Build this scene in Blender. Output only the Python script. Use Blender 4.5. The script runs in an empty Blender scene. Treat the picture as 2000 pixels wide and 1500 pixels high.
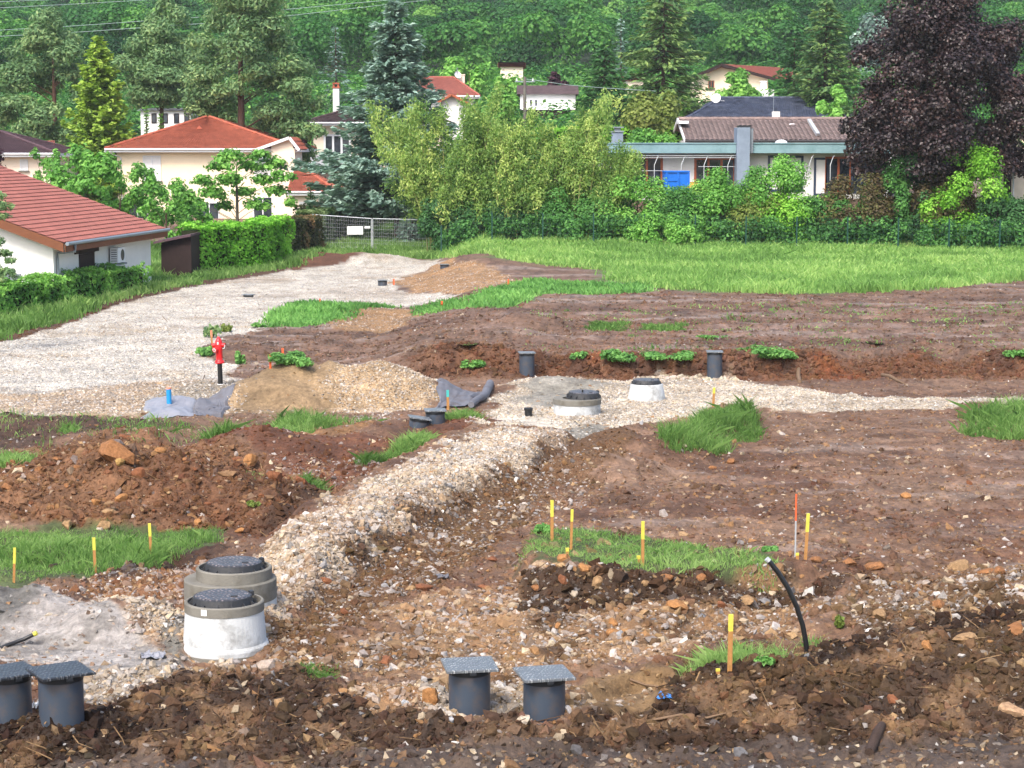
import bpy, math
import numpy as np
from mathutils import Vector

S = bpy.context.scene
COL = S.collection
# ------------------------------------------------------------------ camera
F, CX, CY, HOR, CAMZ = 3870.0, 1000.0, 750.0, 285.0, 6.05
TH = math.atan((CY - HOR) / F)
cam_data = bpy.data.cameras.new("camera")
cam_data.sensor_width = 36.0
cam_data.lens = 36.0 * F / 2000.0
cam_data.clip_end = 3000.0
cam_data.clip_start = 0.5
cam = bpy.data.objects.new("camera", cam_data)
cam.location = (0, 0, CAMZ)
cam.rotation_euler = (math.pi / 2 - TH, 0, 0)
COL.objects.link(cam)
S.camera = cam
# ------------------------------------------------------------------ light
SUN_EL, SUN_AZ = math.radians(50), math.radians(205)     # behind the camera, a little to its left
world = bpy.data.worlds.new("World")
S.world = world
world.use_nodes = True
wn = world.node_tree.nodes
sky = wn.new("ShaderNodeTexSky")
sky.sky_type = 'NISHITA'
sky.sun_disc = False
sky.sun_elevation = SUN_EL
sky.sun_rotation = SUN_AZ
sky.air_density = 1.0
sky.dust_density = 4.0
sky.ozone_density = 0.6
world.node_tree.links.new(sky.outputs[0], wn["Background"].inputs[0])
wn["Background"].inputs[1].default_value = 0.15
sd = bpy.data.lights.new("sun", 'SUN')
sd.energy = 1.35
sd.angle = math.radians(16)
sd.color = (1.0, 0.95, 0.88)
sun = bpy.data.objects.new("sun", sd)
sun.rotation_euler = (math.pi / 2 - SUN_EL, 0, math.pi - SUN_AZ)
COL.objects.link(sun)
S.view_settings.view_transform = 'Standard'
S.view_settings.look = 'None'
S.view_settings.exposure = 1.32
S.view_settings.gamma = 1.0
S.cycles.max_bounces = 5
S.cycles.diffuse_bounces = 3
S.cycles.glossy_bounces = 2
S.cycles.transmission_bounces = 3
S.cycles.transparent_max_bounces = 4
S.cycles.volume_bounces = 0
S.cycles.caustics_reflective = False
S.cycles.caustics_refractive = False

# ------------------------------------------------------------------ pixel <-> world
CT, ST = math.cos(TH), math.sin(TH)
def ray(px, py):
    u = (np.asarray(px, float) - CX) / F
    v = (CY - np.asarray(py, float)) / F
    return u, CT + v * ST, -ST + v * CT
def W(px, py, Y):
    """world point on the sight line through a photo pixel, at distance Y"""
    a, b, c = ray(px, py)
    k = Y / b
    return Vector((float(a * k), float(Y), float(CAMZ + c * k)))
def proj(X, Y, Z):
    dz = Z - CAMZ
    zc = Y * CT - dz * ST
    yc = Y * ST + dz * CT
    return CX + F * X / zc, CY - F * yc / zc

def fit(x, a, b):
    t = np.clip((x - a) / (b - a), 0, 1)
    return t * t * (3 - 2 * t)
def lin(r, g, b, k=1.0):
    def f(c):
        c /= 255.0
        return c / 12.92 if c <= 0.04045 else ((c + 0.055) / 1.055) ** 2.4
    return np.array([f(r) * k, f(g) * k, f(b) * k])

_T = {}
def vnoise(x, y, seed=0):
    T = _T.get(seed)
    if T is None:
        T = _T[seed] = np.random.default_rng(1000 + seed).random((256, 256))
    ix = np.floor(x).astype(np.int64); iy = np.floor(y).astype(np.int64)
    fx = x - ix; fy = y - iy
    fx = fx * fx * (3 - 2 * fx); fy = fy * fy * (3 - 2 * fy)
    a = T[ix & 255, iy & 255]; b = T[(ix + 1) & 255, iy & 255]
    c = T[ix & 255, (iy + 1) & 255]; d = T[(ix + 1) & 255, (iy + 1) & 255]
    return (a * (1 - fx) + b * fx) * (1 - fy) + (c * (1 - fx) + d * fx) * fy - 0.5
def fbm(x, y, lam, octs=3, seed=0, gain=0.5):
    r = 0; a = 1.0
    for o in range(octs):
        r = r + a * vnoise(x / lam + 17.3 * o, y / lam - 9.1 * o, seed + o)
        lam *= 0.5; a *= gain
    return r * 2

# ------------------------------------------------------------------ objects
def tag(o, label=None, cat=None, group=None, kind=None):
    if label: o["label"] = label
    if cat: o["category"] = cat
    if group: o["group"] = group
    if kind: o["kind"] = kind
    return o
def thing(name, loc, label, cat, group=None, rotz=0.0):
    o = bpy.data.objects.new(name, None)
    o.empty_display_size = 0.2
    o.location = loc
    o.rotation_euler = (0, 0, rotz)
    COL.objects.link(o)
    return tag(o, label, cat, group)
def link(name, me, mat, parent=None):
    o = bpy.data.objects.new(name, me)
    if mat is not None and not me.materials:
        for m in (mat if isinstance(mat, (list, tuple)) else [mat]):
            me.materials.append(m)
    COL.objects.link(o)
    if parent is not None:
        o.parent = parent
    return o
def mesh_np(name, V, faces, smooth=False, attrs=None):
    """faces: list of int arrays (m,k)"""
    me = bpy.data.meshes.new(name)
    V = np.ascontiguousarray(V, dtype=np.float32)
    faces = [np.ascontiguousarray(f, dtype=np.int32) for f in faces if len(f)]
    me.vertices.add(len(V))
    me.vertices.foreach_set("co", V.ravel())
    nl = sum(f.size for f in faces); npoly = sum(len(f) for f in faces)
    me.loops.add(nl)
    me.loops.foreach_set("vertex_index", np.concatenate([f.ravel() for f in faces]))
    me.polygons.add(npoly)
    tot = np.concatenate([np.full(len(f), f.shape[1], np.int32) for f in faces])
    st = np.zeros(npoly, np.int32); st[1:] = np.cumsum(tot)[:-1]
    me.polygons.foreach_set("loop_start", st)
    me.polygons.foreach_set("use_smooth", np.full(npoly, smooth, bool))
    for k, a in (attrs or {}).items():
        a = np.ascontiguousarray(a, dtype=np.float32)
        if a.ndim == 2:
            if a.shape[1] == 3:
                a = np.hstack([a, np.ones((len(a), 1), np.float32)])
            at = me.attributes.new(k, 'FLOAT_COLOR', 'POINT'); at.data.foreach_set("color", np.ascontiguousarray(a).ravel())
        else:
            at = me.attributes.new(k, 'FLOAT', 'POINT'); at.data.foreach_set("value", a)
    me.update(calc_edges=True)
    return me

class MB:
    """collects shapes into one mesh"""
    def __init__(s):
        s.v = []; s.f = []; s.m = []; s.s = []
    def add(s, vs, fs, mi=0, smooth=False):
        n = len(s.v)
        s.v.extend([tuple(v) for v in vs])
        s.f.extend([tuple(n + i for i in f) for f in fs])
        s.m.extend([mi] * len(fs)); s.s.extend([smooth] * len(fs))
    def box(s, x0, x1, y0, y1, z0, z1, mi=0):
        s.add([(x0, y0, z0), (x1, y0, z0), (x1, y1, z0), (x0, y1, z0), (x0, y0, z1), (x1, y0, z1), (x1, y1, z1), (x0, y1, z1)],
              [(0, 3, 2, 1), (4, 5, 6, 7), (0, 1, 5, 4), (1, 2, 6, 5), (2, 3, 7, 6), (3, 0, 4, 7)], mi)
    def bar(s, a, b, w, h, up=(0, 0, 1), mi=0):
        a = Vector(a); b = Vector(b); d = (b - a).normalized(); u = Vector(up)
        r = d.cross(u)
        if r.length < 1e-4: r = d.cross(Vector((1, 0, 0)))
        r.normalize(); u = r.cross(d).normalized()
        r *= w / 2; u *= h / 2
        vs = [a - r - u, a + r - u, a + r + u, a - r + u, b - r - u, b + r - u, b + r + u, b - r + u]
        s.add(vs, [(3, 2, 1, 0), (4, 5, 6, 7), (0, 1, 5, 4), (1, 2, 6, 5), (2, 3, 7, 6), (3, 0, 4, 7)], mi)
    def hexa(s, c8, mi=0):
        s.add(c8, [(3, 2, 1, 0), (4, 5, 6, 7), (0, 1, 5, 4), (1, 2, 6, 5), (2, 3, 7, 6), (3, 0, 4, 7)], mi)
    def slab(s, quad, n, t, mi=0):
        q = [Vector(p) for p in quad]; n = Vector(n).normalized() * t
        s.hexa([p - n for p in q] + q, mi)
    def tube(s, pts, r, n=8, cap=True, mi=0, smooth=True):
        pts = [Vector(p) for p in pts]
        rs = r if isinstance(r, (list, tuple)) else [r] * len(pts)
        vs = []; prev = None
        for i, p in enumerate(pts):
            d = (pts[min(i + 1, len(pts) - 1)] - pts[max(i - 1, 0)]).normalized()
            if prev is None:
                prev = d.cross(Vector((0.3, 0.9, 0.1)))
                if prev.length < 1e-3: prev = d.cross(Vector((1, 0, 0)))
            x = (prev - d * prev.dot(d)).normalized(); y = d.cross(x); prev = x
            for k in range(n):
                a = 2 * math.pi * k / n
                vs.append(p + (x * math.cos(a) + y * math.sin(a)) * rs[i])
        fs = []
        for i in range(len(pts) - 1):
            for k in range(n):
                fs.append((i * n + k, i * n + (k + 1) % n, (i + 1) * n + (k + 1) % n, (i + 1) * n + k))
        s.add(vs, fs, mi, smooth)
        if cap:
            m = len(pts) - 1
            s.add([vs[k] for k in range(n)], [tuple(reversed(range(n)))], mi)
            s.add([vs[m * n + k] for k in range(n)], [tuple(range(n))], mi)
    def lathe(s, prof, n=32, mi=0, smooth=False, c=(0, 0, 0), arc=None):
        vs = []; fs = []; m = len(prof)
        for k in range(n):
            a = 2 * math.pi * k / n
            for r, z in prof:
                vs.append((c[0] + r * math.cos(a), c[1] + r * math.sin(a), c[2] + z))
        for k in range(n):
            k2 = (k + 1) % n
            for i in range(m - 1):
                fs.append((k * m + i, k2 * m + i, k2 * m + i + 1, k * m + i + 1))
        s.add(vs, fs, mi, smooth)
    def poly(s, pts, mi=0):
        s.add(pts, [tuple(range(len(pts)))], mi)
    def prism(s, pts, ext, mi=0):
        e = Vector(ext); p = [Vector(q) for q in pts]; n = len(p)
        s.add(p + [q + e for q in p], [tuple(reversed(range(n))), tuple(range(n, 2 * n))] + [(i, (i + 1) % n, n + (i + 1) % n, n + i) for i in range(n)], mi)
    def build(s, name, mat, parent=None, loc=None):
        me = bpy.data.meshes.new(name)
        me.from_pydata(s.v, [], s.f)
        me.polygons.foreach_set("use_smooth", s.s)
        o = link(name, me, mat, parent)
        me.polygons.foreach_set("material_index", s.m)
        if loc is not None: o.location = loc
        me.update()
        return o

# ------------------------------------------------------------------ materials
def newmat(name):
    m = bpy.data.materials.new(name); m.use_nodes = True
    nt = m.node_tree
    return m, nt, nt.nodes["Principled BSDF"]
def N(nt, t, **kw):
    n = nt.nodes.new(t)
    for k, v in kw.items():
        if k.startswith("i_"):
            n.inputs[k[2:].replace("_", " ")].default_value = v
        else:
            setattr(n, k, v)
    return n
def rgba(c): return (float(c[0]), float(c[1]), float(c[2]), 1.0)
def mixcol(nt, a, b, fac, blend='MIX'):
    n = nt.nodes.new("ShaderNodeMix"); n.data_type = 'RGBA'; n.blend_type = blend
    for s, v in ((n.inputs[0], fac), (n.inputs[6], a), (n.inputs[7], b)):
        if hasattr(v, "links"): nt.links.new(v, s)
        elif isinstance(v, (int, float)): s.default_value = v
        else: s.default_value = rgba(v)
    return n.outputs[2]
def ramp(nt, fac, stops):
    r = nt.nodes.new("ShaderNodeValToRGB")
    e = r.color_ramp.elements
    while len(e) < len(stops): e.new(0.5)
    for i, (p, c) in enumerate(stops):
        e[i].position = p; e[i].color = rgba(c)
    nt.links.new(fac, r.inputs[0])
    return r.outputs[0]
def plain(name, c, rough=0.6, var=0.25, scale=3.0, spec=0.4, bump=0.0, metal=0.0, stain=None, stain_amt=0.5, stain_scale=1.0):
    """painted / cast surface with mottling, optional patchy stain of its own colour"""
    m, nt, p = newmat(name)
    tc = N(nt, "ShaderNodeTexCoord")
    no = N(nt, "ShaderNodeTexNoise", i_Scale=scale, i_Detail=6.0, i_Roughness=0.65)
    nt.links.new(tc.outputs["Object"], no.inputs["Vector"])
    c = np.array(c)
    out = ramp(nt, no.outputs[0], [(0.25, c * (1 - var)), (0.75, np.minimum(c * (1 + var), 0.95))])
    if stain is not None:
        n2 = N(nt, "ShaderNodeTexNoise", i_Scale=stain_scale, i_Detail=5.0, i_Roughness=0.7)
        nt.links.new(tc.outputs["Object"], n2.inputs["Vector"])
        fac = ramp(nt, n2.outputs[0], [(0.48, (0, 0, 0)), (0.66, (stain_amt,) * 3)])
        out = mixcol(nt, out, stain, fac)
    nt.links.new(out, p.inputs["Base Color"])
    p.inputs["Roughness"].default_value = rough
    p.inputs["Specular IOR Level"].default_value = spec
    p.inputs["Metallic"].default_value = metal
    if bump:
        b = N(nt, "ShaderNodeBump", i_Strength=bump, i_Distance=0.02)
        n3 = N(nt, "ShaderNodeTexNoise", i_Scale=scale * 8, i_Detail=4.0)
        nt.links.new(tc.outputs["Object"], n3.inputs["Vector"])
        nt.links.new(n3.outputs[0], b.inputs["Height"]); nt.links.new(b.outputs[0], p.inputs["Normal"])
    return m
def leafmat(name, cols, trans=0.4, rough=0.55, spec=0.25):
    """foliage: colour picked per leaf by the attribute tint, part of the light passing through"""
    m, nt, p = newmat(name)
    at = N(nt, "ShaderNodeAttribute", attribute_name="tint")
    n = len(cols)
    out = ramp(nt, at.outputs["Fac"], [(i / max(n - 1, 1), c) for i, c in enumerate(cols)])
    nt.links.new(out, p.inputs["Base Color"])
    p.inputs["Roughness"].default_value = rough
    p.inputs["Specular IOR Level"].default_value = spec
    tr = N(nt, "ShaderNodeBsdfTranslucent")
    nt.links.new(mixcol(nt, out, (1.0, 1.15, 0.5), 0.5, 'MULTIPLY'), tr.inputs[0])
    mx = N(nt, "ShaderNodeMixShader"); mx.inputs[0].default_value = trans
    nt.links.new(p.outputs[0], mx.inputs[1]); nt.links.new(tr.outputs[0], mx.inputs[2])
    nt.links.new(mx.outputs[0], nt.nodes["Material Output"].inputs[0])
    return m
def colmat(name, rough=0.8, spec=0.3, bump=0.0):
    """stones and clods: colour from the per-stone attribute col"""
    m, nt, p = newmat(name)
    at = N(nt, "ShaderNodeAttribute", attribute_name="col")
    tc = N(nt, "ShaderNodeTexCoord")
    no = N(nt, "ShaderNodeTexNoise", i_Scale=22.0, i_Detail=5.0, i_Roughness=0.7)
    nt.links.new(tc.outputs["Object"], no.inputs["Vector"])
    f = ramp(nt, no.outputs[0], [(0.3, (0.6, 0.57, 0.54)), (0.7, (1.25, 1.25, 1.25))])
    nt.links.new(mixcol(nt, at.outputs["Color"], f, 1.0, 'MULTIPLY'), p.inputs["Base Color"])
    p.inputs["Roughness"].default_value = rough
    p.inputs["Specular IOR Level"].default_value = spec
    if bump:
        b = N(nt, "ShaderNodeBump", i_Strength=bump, i_Distance=0.03)
        nt.links.new(no.outputs[0], b.inputs["Height"]); nt.links.new(b.outputs[0], p.inputs["Normal"])
    return m
# ================================================================== TERRAIN
def _table(pts):
    y = np.arange(0, 1200, 0.25)
    z = np.interp(y, [p[0] for p in pts], [p[1] for p in pts])
    for _ in range(3):
        k = 13
        zp = np.pad(z, k // 2, mode='edge')
        z = np.convolve(zp, np.ones(k) / k, mode='valid')
    return y, z
_YT, _ZL = _table([(0, .5), (15, .55), (17.6, .60), (18.6, .70), (21, .66), (25, .5), (35, .2), (45, .05), (52, 0), (90, 0), (112, .05), (128, .35),
                   (140, .9), (158, 2.6), (200, 7), (260, 10.5), (350, 17), (450, 30), (550, 46), (700, 75), (900, 115), (1200, 160)])
_YT, _ZR = _table([(0, .5), (15, .55), (17.6, .60), (18.6, .70), (21, .66), (25, .5), (35, .2), (45, .05), (50.5, 0), (52, .02), (70, .18), (90, .5), (100, .75), (107, .95), (118, 3.0),
                   (140, 4.0), (165, 6), (200, 9), (260, 11.5), (350, 17), (450, 30), (550, 46), (700, 75), (900, 115), (1200, 160)])
def zbase(X, Y):
    X = np.asarray(X, float); Y = np.asarray(Y, float)
    zl = np.interp(Y, _YT, _ZL); zr = np.interp(Y, _YT, _ZR)
    w = fit(X, -4.6, -1.2)
    wob = 0.5 * vnoise(X * 0.55, X * 0 + 3.3, 77) + 0.35 * vnoise(X * 1.7, X * 0 + 1.3, 78)
    gul = 1.0 * np.exp(-((X - 9.5) / 1.0) ** 2) + 1.0 * np.exp(-((X - 11.9) / .8) ** 2)
    step = fit(Y, 51.8 + wob, 52.3 + wob + 3.2 * gul) * (0.47 + .12 * vnoise(X * .3, Y * .2, 79))
    step = step * (1 - 1.0 * fit(Y, 62, 98))
    return zl * (1 - w) + (zr + step) * w

def g2w(px, py, h=0.0):
    """photo pixel -> point of the smooth ground"""
    px = np.atleast_1d(np.asarray(px, float)); py = np.atleast_1d(np.asarray(py, float))
    a, b, c = ray(px, py)
    c = np.minimum(c, -0.012)
    Y = np.full(px.shape, 45.0)
    for _ in range(60):
        z = zbase(Y * a / b, Y) + h
        Y = 0.5 * Y + 0.5 * np.clip((z - CAMZ) * b / c, 5, 160)
    return Y * a / b, Y

def sdf(X, Y, PX, PY):
    """signed distance (m), positive inside"""
    d2 = np.full(X.shape, 1e18); ins = np.zeros(X.shape, bool)
    n = len(PX)
    for i in range(n):
        ax, ay = PX[i], PY[i]; bx, by = PX[(i + 1) % n], PY[(i + 1) % n]
        ex, ey = bx - ax, by - ay
        wx, wy = X - ax, Y - ay
        t = np.clip((wx * ex + wy * ey) / (ex * ex + ey * ey + 1e-12), 0, 1)
        d2 = np.minimum(d2, (wx - ex * t) ** 2 + (wy - ey * t) ** 2)
        c = ((ay <= Y) & (by > Y)) | ((by <= Y) & (ay > Y))
        ins ^= c & (wx < ex * (wy) / (ey if abs(ey) > 1e-12 else 1e-12))
    d = np.sqrt(d2)
    return np.where(ins, d, -d)

s_in = np.linspace(-0.30, 0.30, 960)
ext = np.geomspace(0.004, 1.6, 40)
s_arr = np.concatenate([-(0.30 + ext[::-1]), s_in, 0.30 + ext])
t_in = np.linspace(1 / 118.0, 1 / 14.6, 980)
t_arr = np.concatenate([1 / np.geomspace(1150, 120, 70), t_in, 1 / np.linspace(14.4, 2.0, 24)])
Tg, Sg = np.meshgrid(t_arr, s_arr, indexing='ij')
GY = 1 / Tg; GX = Sg * GY
GZ0 = zbase(GX, GY)

class Zone:
    pass
def region(poly, pad=3.0, h=0.0):
    PX, PY = g2w([p[0] for p in poly], [p[1] for p in poly], np.array([p[2] if len(p) > 2 else h for p in poly]))
    m = (GX > PX.min() - pad) & (GX < PX.max() + pad) & (GY > PY.min() - pad) & (GY < PY.max() + pad)
    ii = np.where(m.any(1))[0]; jj = np.where(m.any(0))[0]
    if len(ii) == 0: return None, PX, PY
    return (slice(ii[0], ii[-1] + 1), slice(jj[0], jj[-1] + 1)), PX, PY
def zone(poly, soft=0.25, jit=0.35, lam=0.9, seed=5, pad=3.0, h=0.0):
    out = np.zeros(GX.shape)
    sl, PX, PY = region(poly, pad, h)
    if sl is None: return out
    X, Y = GX[sl], GY[sl]
    d = sdf(X, Y, PX, PY) + jit * fbm(X, Y, lam, 4, seed, 0.6)
    out[sl] = fit(d, -soft, soft)
    return out
def lift(poly, h, edge, pad=3.0, jit=0.12, seed=9, ph=0.0):
    sl, PX, PY = region(poly, pad, ph)
    X, Y = GX[sl], GY[sl]
    d = sdf(X, Y, PX, PY) + jit * fbm(X, Y, 0.7, 3, seed)
    DZ[sl] += h * fit(d, 0, edge)
def mound(px, d, rx, ry, h, power=1.0, seed=3):
    X0 = (px - CX) / F * d
    m = (np.abs(GX - X0) < rx * 2.2) & (np.abs(GY - d) < ry * 2.2)
    X, Y = GX[m], GY[m]
    wx = X + .25 * fbm(X, Y, 1.1, 2, seed); wy = Y + .25 * fbm(X, Y, 1.1, 2, seed + 7)
    r = np.sqrt(((wx - X0) / rx) ** 2 + ((wy - d) / ry) ** 2)
    v = np.clip(1 - r, 0, 1)
    v = np.where(v > 0, v ** power, 0)
    DZ[m] = np.maximum(DZ[m], h * (v * (1.35 - .35 * v)))

DZ = np.zeros(GX.shape)
STRIP = [(1150, 838), (1060, 885), (940, 945), (800, 1015), (690, 1075), (560, 1150), (520, 1190), (440, 1225), (330, 1200), (200, 1135), (330, 1120), (470, 1060),
         (560, 1025), (650, 985), (760, 930), (860, 880), (960, 840)]
SLOPE = [(1260, 862), (1150, 960), (1000, 1040), (900, 1110), (800, 1175), (660, 1270), (520, 1300), (505, 1210), (560, 1165), (690, 1075), (800, 1015), (940, 945), (1060, 885), (1150, 838), (1215, 822)]
TOP = [(1170, 840), (1060, 890), (940, 950), (800, 1020), (690, 1080), (580, 1150), (552, 1140), (545, 1095), (480, 1050), (520, 990), (620, 935), (740, 880), (860, 830), (1000, 812)]
PENIN = [(1005, 1165, 0), (1008, 1040, .3), (1180, 1030, .3), (1300, 1048, .3), (1420, 1066, .3), (1600, 1100, .25), (1640, 1135, .1), (1500, 1165, 0), (1400, 1176, 0), (1250, 1182, 0), (1100, 1182, 0)]
SLOPE = SLOPE[:7] + [(a - 8, c - 16, .42) for a, c in SLOPE[7:]]
lift(TOP, 0.46, 0.75, jit=.1, ph=.42)
mound(1240, 37.5, 1.5, 1.6, .55, 1.0)
mound(1180, 35.5, 1.2, 1.4, .45, 1.0)
lift([(345, 1188), (365, 1118), (560, 1100), (590, 1150), (560, 1195)], .30, .5, jit=.05, ph=.3)
lift(PENIN, 0.34, 0.35, jit=.12, ph=.22)
lift([(1275, 890), (1300, 850), (1380, 810), (1450, 800), (1510, 830), (1450, 860), (1380, 880), (1300, 890)], .25, .5)
lift([(1860, 800), (1900, 785), (2100, 785), (2150, 860), (1900, 850)], .15, .4)
# brown heap with boulders (left)
for a in [(225, 31.6, 2.3, 2.6, 1.08), (120, 31.3, 2.2, 2.4, .80), (20, 31, 2.0, 2.2, .62), (-80, 31, 2, 2, .6), (330, 31.3, 2.1, 2.2, .92), (420, 31, 1.7, 2.0, .72), (500, 30.7, 1.4, 1.7, .55), (560, 30.5, 1.0, 1.4, .35)]:
    mound(*a)
# red heap behind it and its neighbours
for a in [(520, 37.0, 1.9, 2.4, .62), (450, 37.2, 1.4, 1.9, .42), (600, 37.2, 1.5, 1.9, .45), (680, 38.5, 1.6, 2.2, .45), (735, 39.3, 1.3, 1.8, .5), (800, 40.3, 1.4, 1.8, .32), (880, 40.5, 1.2, 1.5, .38), (800, 37.5, 1.6, 2.0, .25), (690, 35.0, 1.4, 1.6, .2),
          (60, 41.0, 2.5, 1.6, .3), (-60, 41.2, 2.5, 1.6, .4), (200, 39.5, 2.0, 1.4, .28), (330, 40.2, 1.6, 1.2, .2)]:
    mound(*a, seed=13)
# sand and gravel heap
for a in [(572, 47.2, 1.75, 2.3, 1.02, .9), (660, 47.2, 1.7, 2.3, .93, .9), (735, 47.2, 1.8, 2.3, .93, .9), (800, 47.0, 1.4, 2.0, .62), (520, 46.8, 1.3, 2.0, .6), (480, 46.6, 1.1, 1.6, .28), (850, 46.8, 1.0, 1.6, .25)]:
    mound(*a, seed=23)
# grey sand heaps beside the front manhole
for a in [(30, 22.4, 1.1, 1.25, .46), (-60, 22.4, 1.3, 1.3, .46), (200, 22.0, 1.05, 1.2, .38), (110, 22.2, .9, 1.2, .28), (290, 21.8, .8, 1.2, .2), (340, 21.6, .6, .9, .12)]:
    mound(*a, seed=33)
# far small heaps
for a in [(700, 104, 2.6, 2.6, .5), (640, 103, 2.0, 2.2, .3), (745, 105, 2.0, 2.2, .35), (585, 103, 1.4, 1.8, .35), (630, 105, 2.0, 1.8, .45), (545, 102, 1.8, 1.8, .25),
          (1035, 60.5, 1.5, 1.6, .42), (980, 58.8, 1.2, 1.4, .25), (900, 95, 3.0, 4, .38), (860, 97, 2.2, 3, .3), (950, 92, 3, 3, .3), (1075, 49.6, 1.8, 1.2, .3), (1130, 49.3, 1.5, 1.0, .22),
          (700, 72, 2.2, 3, .18), (640, 73, 2, 3, .1), (330, 45.6, .9, .9, .2),
          (460, 58, 1.6, 2, .3), (905, 53, 2.0, 1.6, .3), (830, 53.5, 2.0, 1.6, .3), (760, 54.5, 2, 1.6, .3), (960, 52.4, 1.4, 1.3, .3)]:
    mound(*a, seed=43)
# dark earth banks along the front
for a in [(1480, 20.0, 1.3, 1.4, .26), (1600, 20.2, 1.3, 1.3, .2), (1330, 18.9, 1.2, .9, .22), (1450, 18.9, 1.2, 1.0, .24), (1600, 19.2, 1.3, 1.2, .28), (1750, 19.6, 1.4, 1.4, .38), (1900, 20.0, 1.5, 1.7, .5), (2050, 20.4, 1.7, 1.7, .55), (2200, 20.5, 1.7, 1.6, .5),
          (1830, 21.7, 1.5, 1.3, .34), (1720, 21.6, 1.2, 1.1, .24), (1960, 22.2, 1.4, 1.3, .32), (1180, 18.3, .8, .55, .13), (700, 18.8, .9, .7, .14), (570, 19.8, .8, .8, .18), (480, 19.4, .9, .8, .16), (600, 18.6, .9, .6, .16), (330, 18.2, .9, .6, .14),
          (150, 18.1, .8, .5, .12), (1240, 22.2, 1.0, .5, .14), (1060, 22.4, .9, .45, .12), (1340, 22.7, .9, .5, .15), (1560, 24.6, 1.6, 1.0, .22), (1700, 25.6, 1.5, .9, .18), (780, 18.2, .7, .5, .14), (1000, 18.0, .6, .4, .12)]:
    mound(*a, seed=53)
lift([(1130, 1345), (1230, 1318), (1320, 1322), (1340, 1350), (1270, 1385), (1150, 1395)], -.20, .18, jit=.05)
lift([(320, 1330), (340, 1268), (545, 1268), (560, 1330)], -.10, .22, jit=.03)
lift([(1400, 1190), (1560, 1150), (1640, 1190), (1560, 1250), (1400, 1250)], -.10, .3)
# machine tracks and surface roughness: octaves fade where the sheet is too coarse to carry them
dyr = GY * GY * (t_in[1] - t_in[0])
def octave(lam, seed): return 2 * vnoise(GX / lam, GY / lam, seed) * np.clip(lam / (2.2 * dyr), 0, 1)

# ---------------------------------------------------------------- zones (albedo zones, in photo pixels carried to the ground)
mud = np.zeros(GX.shape + (3,)) + lin(150, 112, 90, .48)
rough = np.full(GX.shape, .045); gm = np.zeros(GX.shape); stone_w = np.full(GX.shape, .05); wet = np.zeros(GX.shape)
clod_w = np.full(GX.shape, .5); grassy = np.zeros(GX.shape)
ZC = mud
n1 = fbm(GX, GY, 2.2, 4, 61, .6); n2 = fbm(GX, GY, .5, 3, 62, .6)
streak = .6 * fbm(GX * .16 + .3 * n1 + GY * .05, GY + .5 * n1, .9, 3, 63, .6) + .4 * fbm(GX * .3 - GY * .12, GY + GX * .06, 1.1, 3, 64, .6)
def paint(m, c, r=None, g=None, st=None, cl=None, w=None, gr=None):
    global ZC, rough, gm, stone_w, clod_w, wet, grassy
    ZC += (np.asarray(c) - ZC) * m[..., None]
    if r is not None: rough += (r - rough) * m
    if g is not None: gm += (g - gm) * m
    if st is not None: stone_w += (st - stone_w) * m
    if cl is not None: clod_w += (cl - clod_w) * m
    if w is not None: wet += (w - wet) * m
    if gr is not None: grassy += (gr - grassy) * m
# mud variation
paint(fit(n1, .05, .9) * .7, lin(130, 86, 64, .44))
paint(fit(-n1, .1, .9) * .6, lin(170, 134, 112, .52))
far = fit(GY, 49, 54)
paint(far * .7, lin(146, 112, 96, .5), cl=.6)
paint(far * fit(streak, .1, .7) * .75, lin(172, 150, 142, .55), r=.02, w=.75, cl=.1)
paint(far * fit(-streak, .15, .75) * .7, lin(112, 84, 74, .42), r=.09)
near_r = fit(GX / GY, -.02, .06) * (1 - far)
paint(near_r * fit(streak, .25, .8) * .6, lin(176, 150, 138, .55), r=.02, w=.6, cl=.1)
paint(near_r * fit(-streak, .3, .85) * .5, lin(108, 76, 60, .42), r=.08)
# cut bank face
bank = fit(GY, 50.9, 51.7) * (1 - fit(GY, 52.7, 53.8)) * fit(GX, -3.5, -1.5)
hf = fbm(GX * 1.6, GY * .8, .5, 3, 165, .7)
paint(far * fit(hf, .25, .9) * .6, lin(104, 80, 70, .46), r=.08, cl=1.0)
paint(near_r * fit(hf, .3, .9) * .5, lin(112, 80, 64, .46), r=.07, cl=1.0)
paint(bank * .85, lin(140, 90, 60, .47), r=.10, cl=.6)
paint(bank * fit(n2, -.1, .6) * .8, lin(92, 62, 50, .42))
paint(bank * fit(n1, .1, .6) * .8, lin(158, 92, 52, .5))
# meadow and grass grounds
GR = lin(124, 140, 88, .42)
MEADOW = [(1190, 548), (1260, 560), (1400, 572), (1600, 575), (1800, 567), (1960, 552), (2250, 520), (2250, 425), (1900, 440), (1300, 452), (1000, 455), (860, 455), (852, 500), (1000, 516), (1100, 520), (1200, 530)]
VERGE = [(-160, 705), (-160, 480), (300, 480), (590, 440), (800, 420), (880, 470), (850, 507), (720, 497), (640, 507), (560, 524), (400, 550), (250, 583), (130, 628), (0, 664)]
paint(zone(MEADOW, .5, 1.0, 3.0, 71, 6), GR, r=.05, cl=0, st=0, gr=1)
paint(zone(VERGE, .25, .3, 1.0, 72, 6), GR * .9, r=.05, cl=0, st=0, gr=1)
paint(zone([(960, 565), (1030, 548), (1280, 562), (1270, 575), (1060, 575), (1000, 600), (830, 617), (820, 600), (900, 590)], .3, .5, 1.5, 73), GR, r=.05, cl=0, gr=1)
paint(zone([(525, 640), (545, 612), (600, 594), (680, 602), (780, 600), (680, 622), (600, 640)], .3, .5, 1.5, 74), GR, r=.06, cl=0, gr=1)
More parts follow.
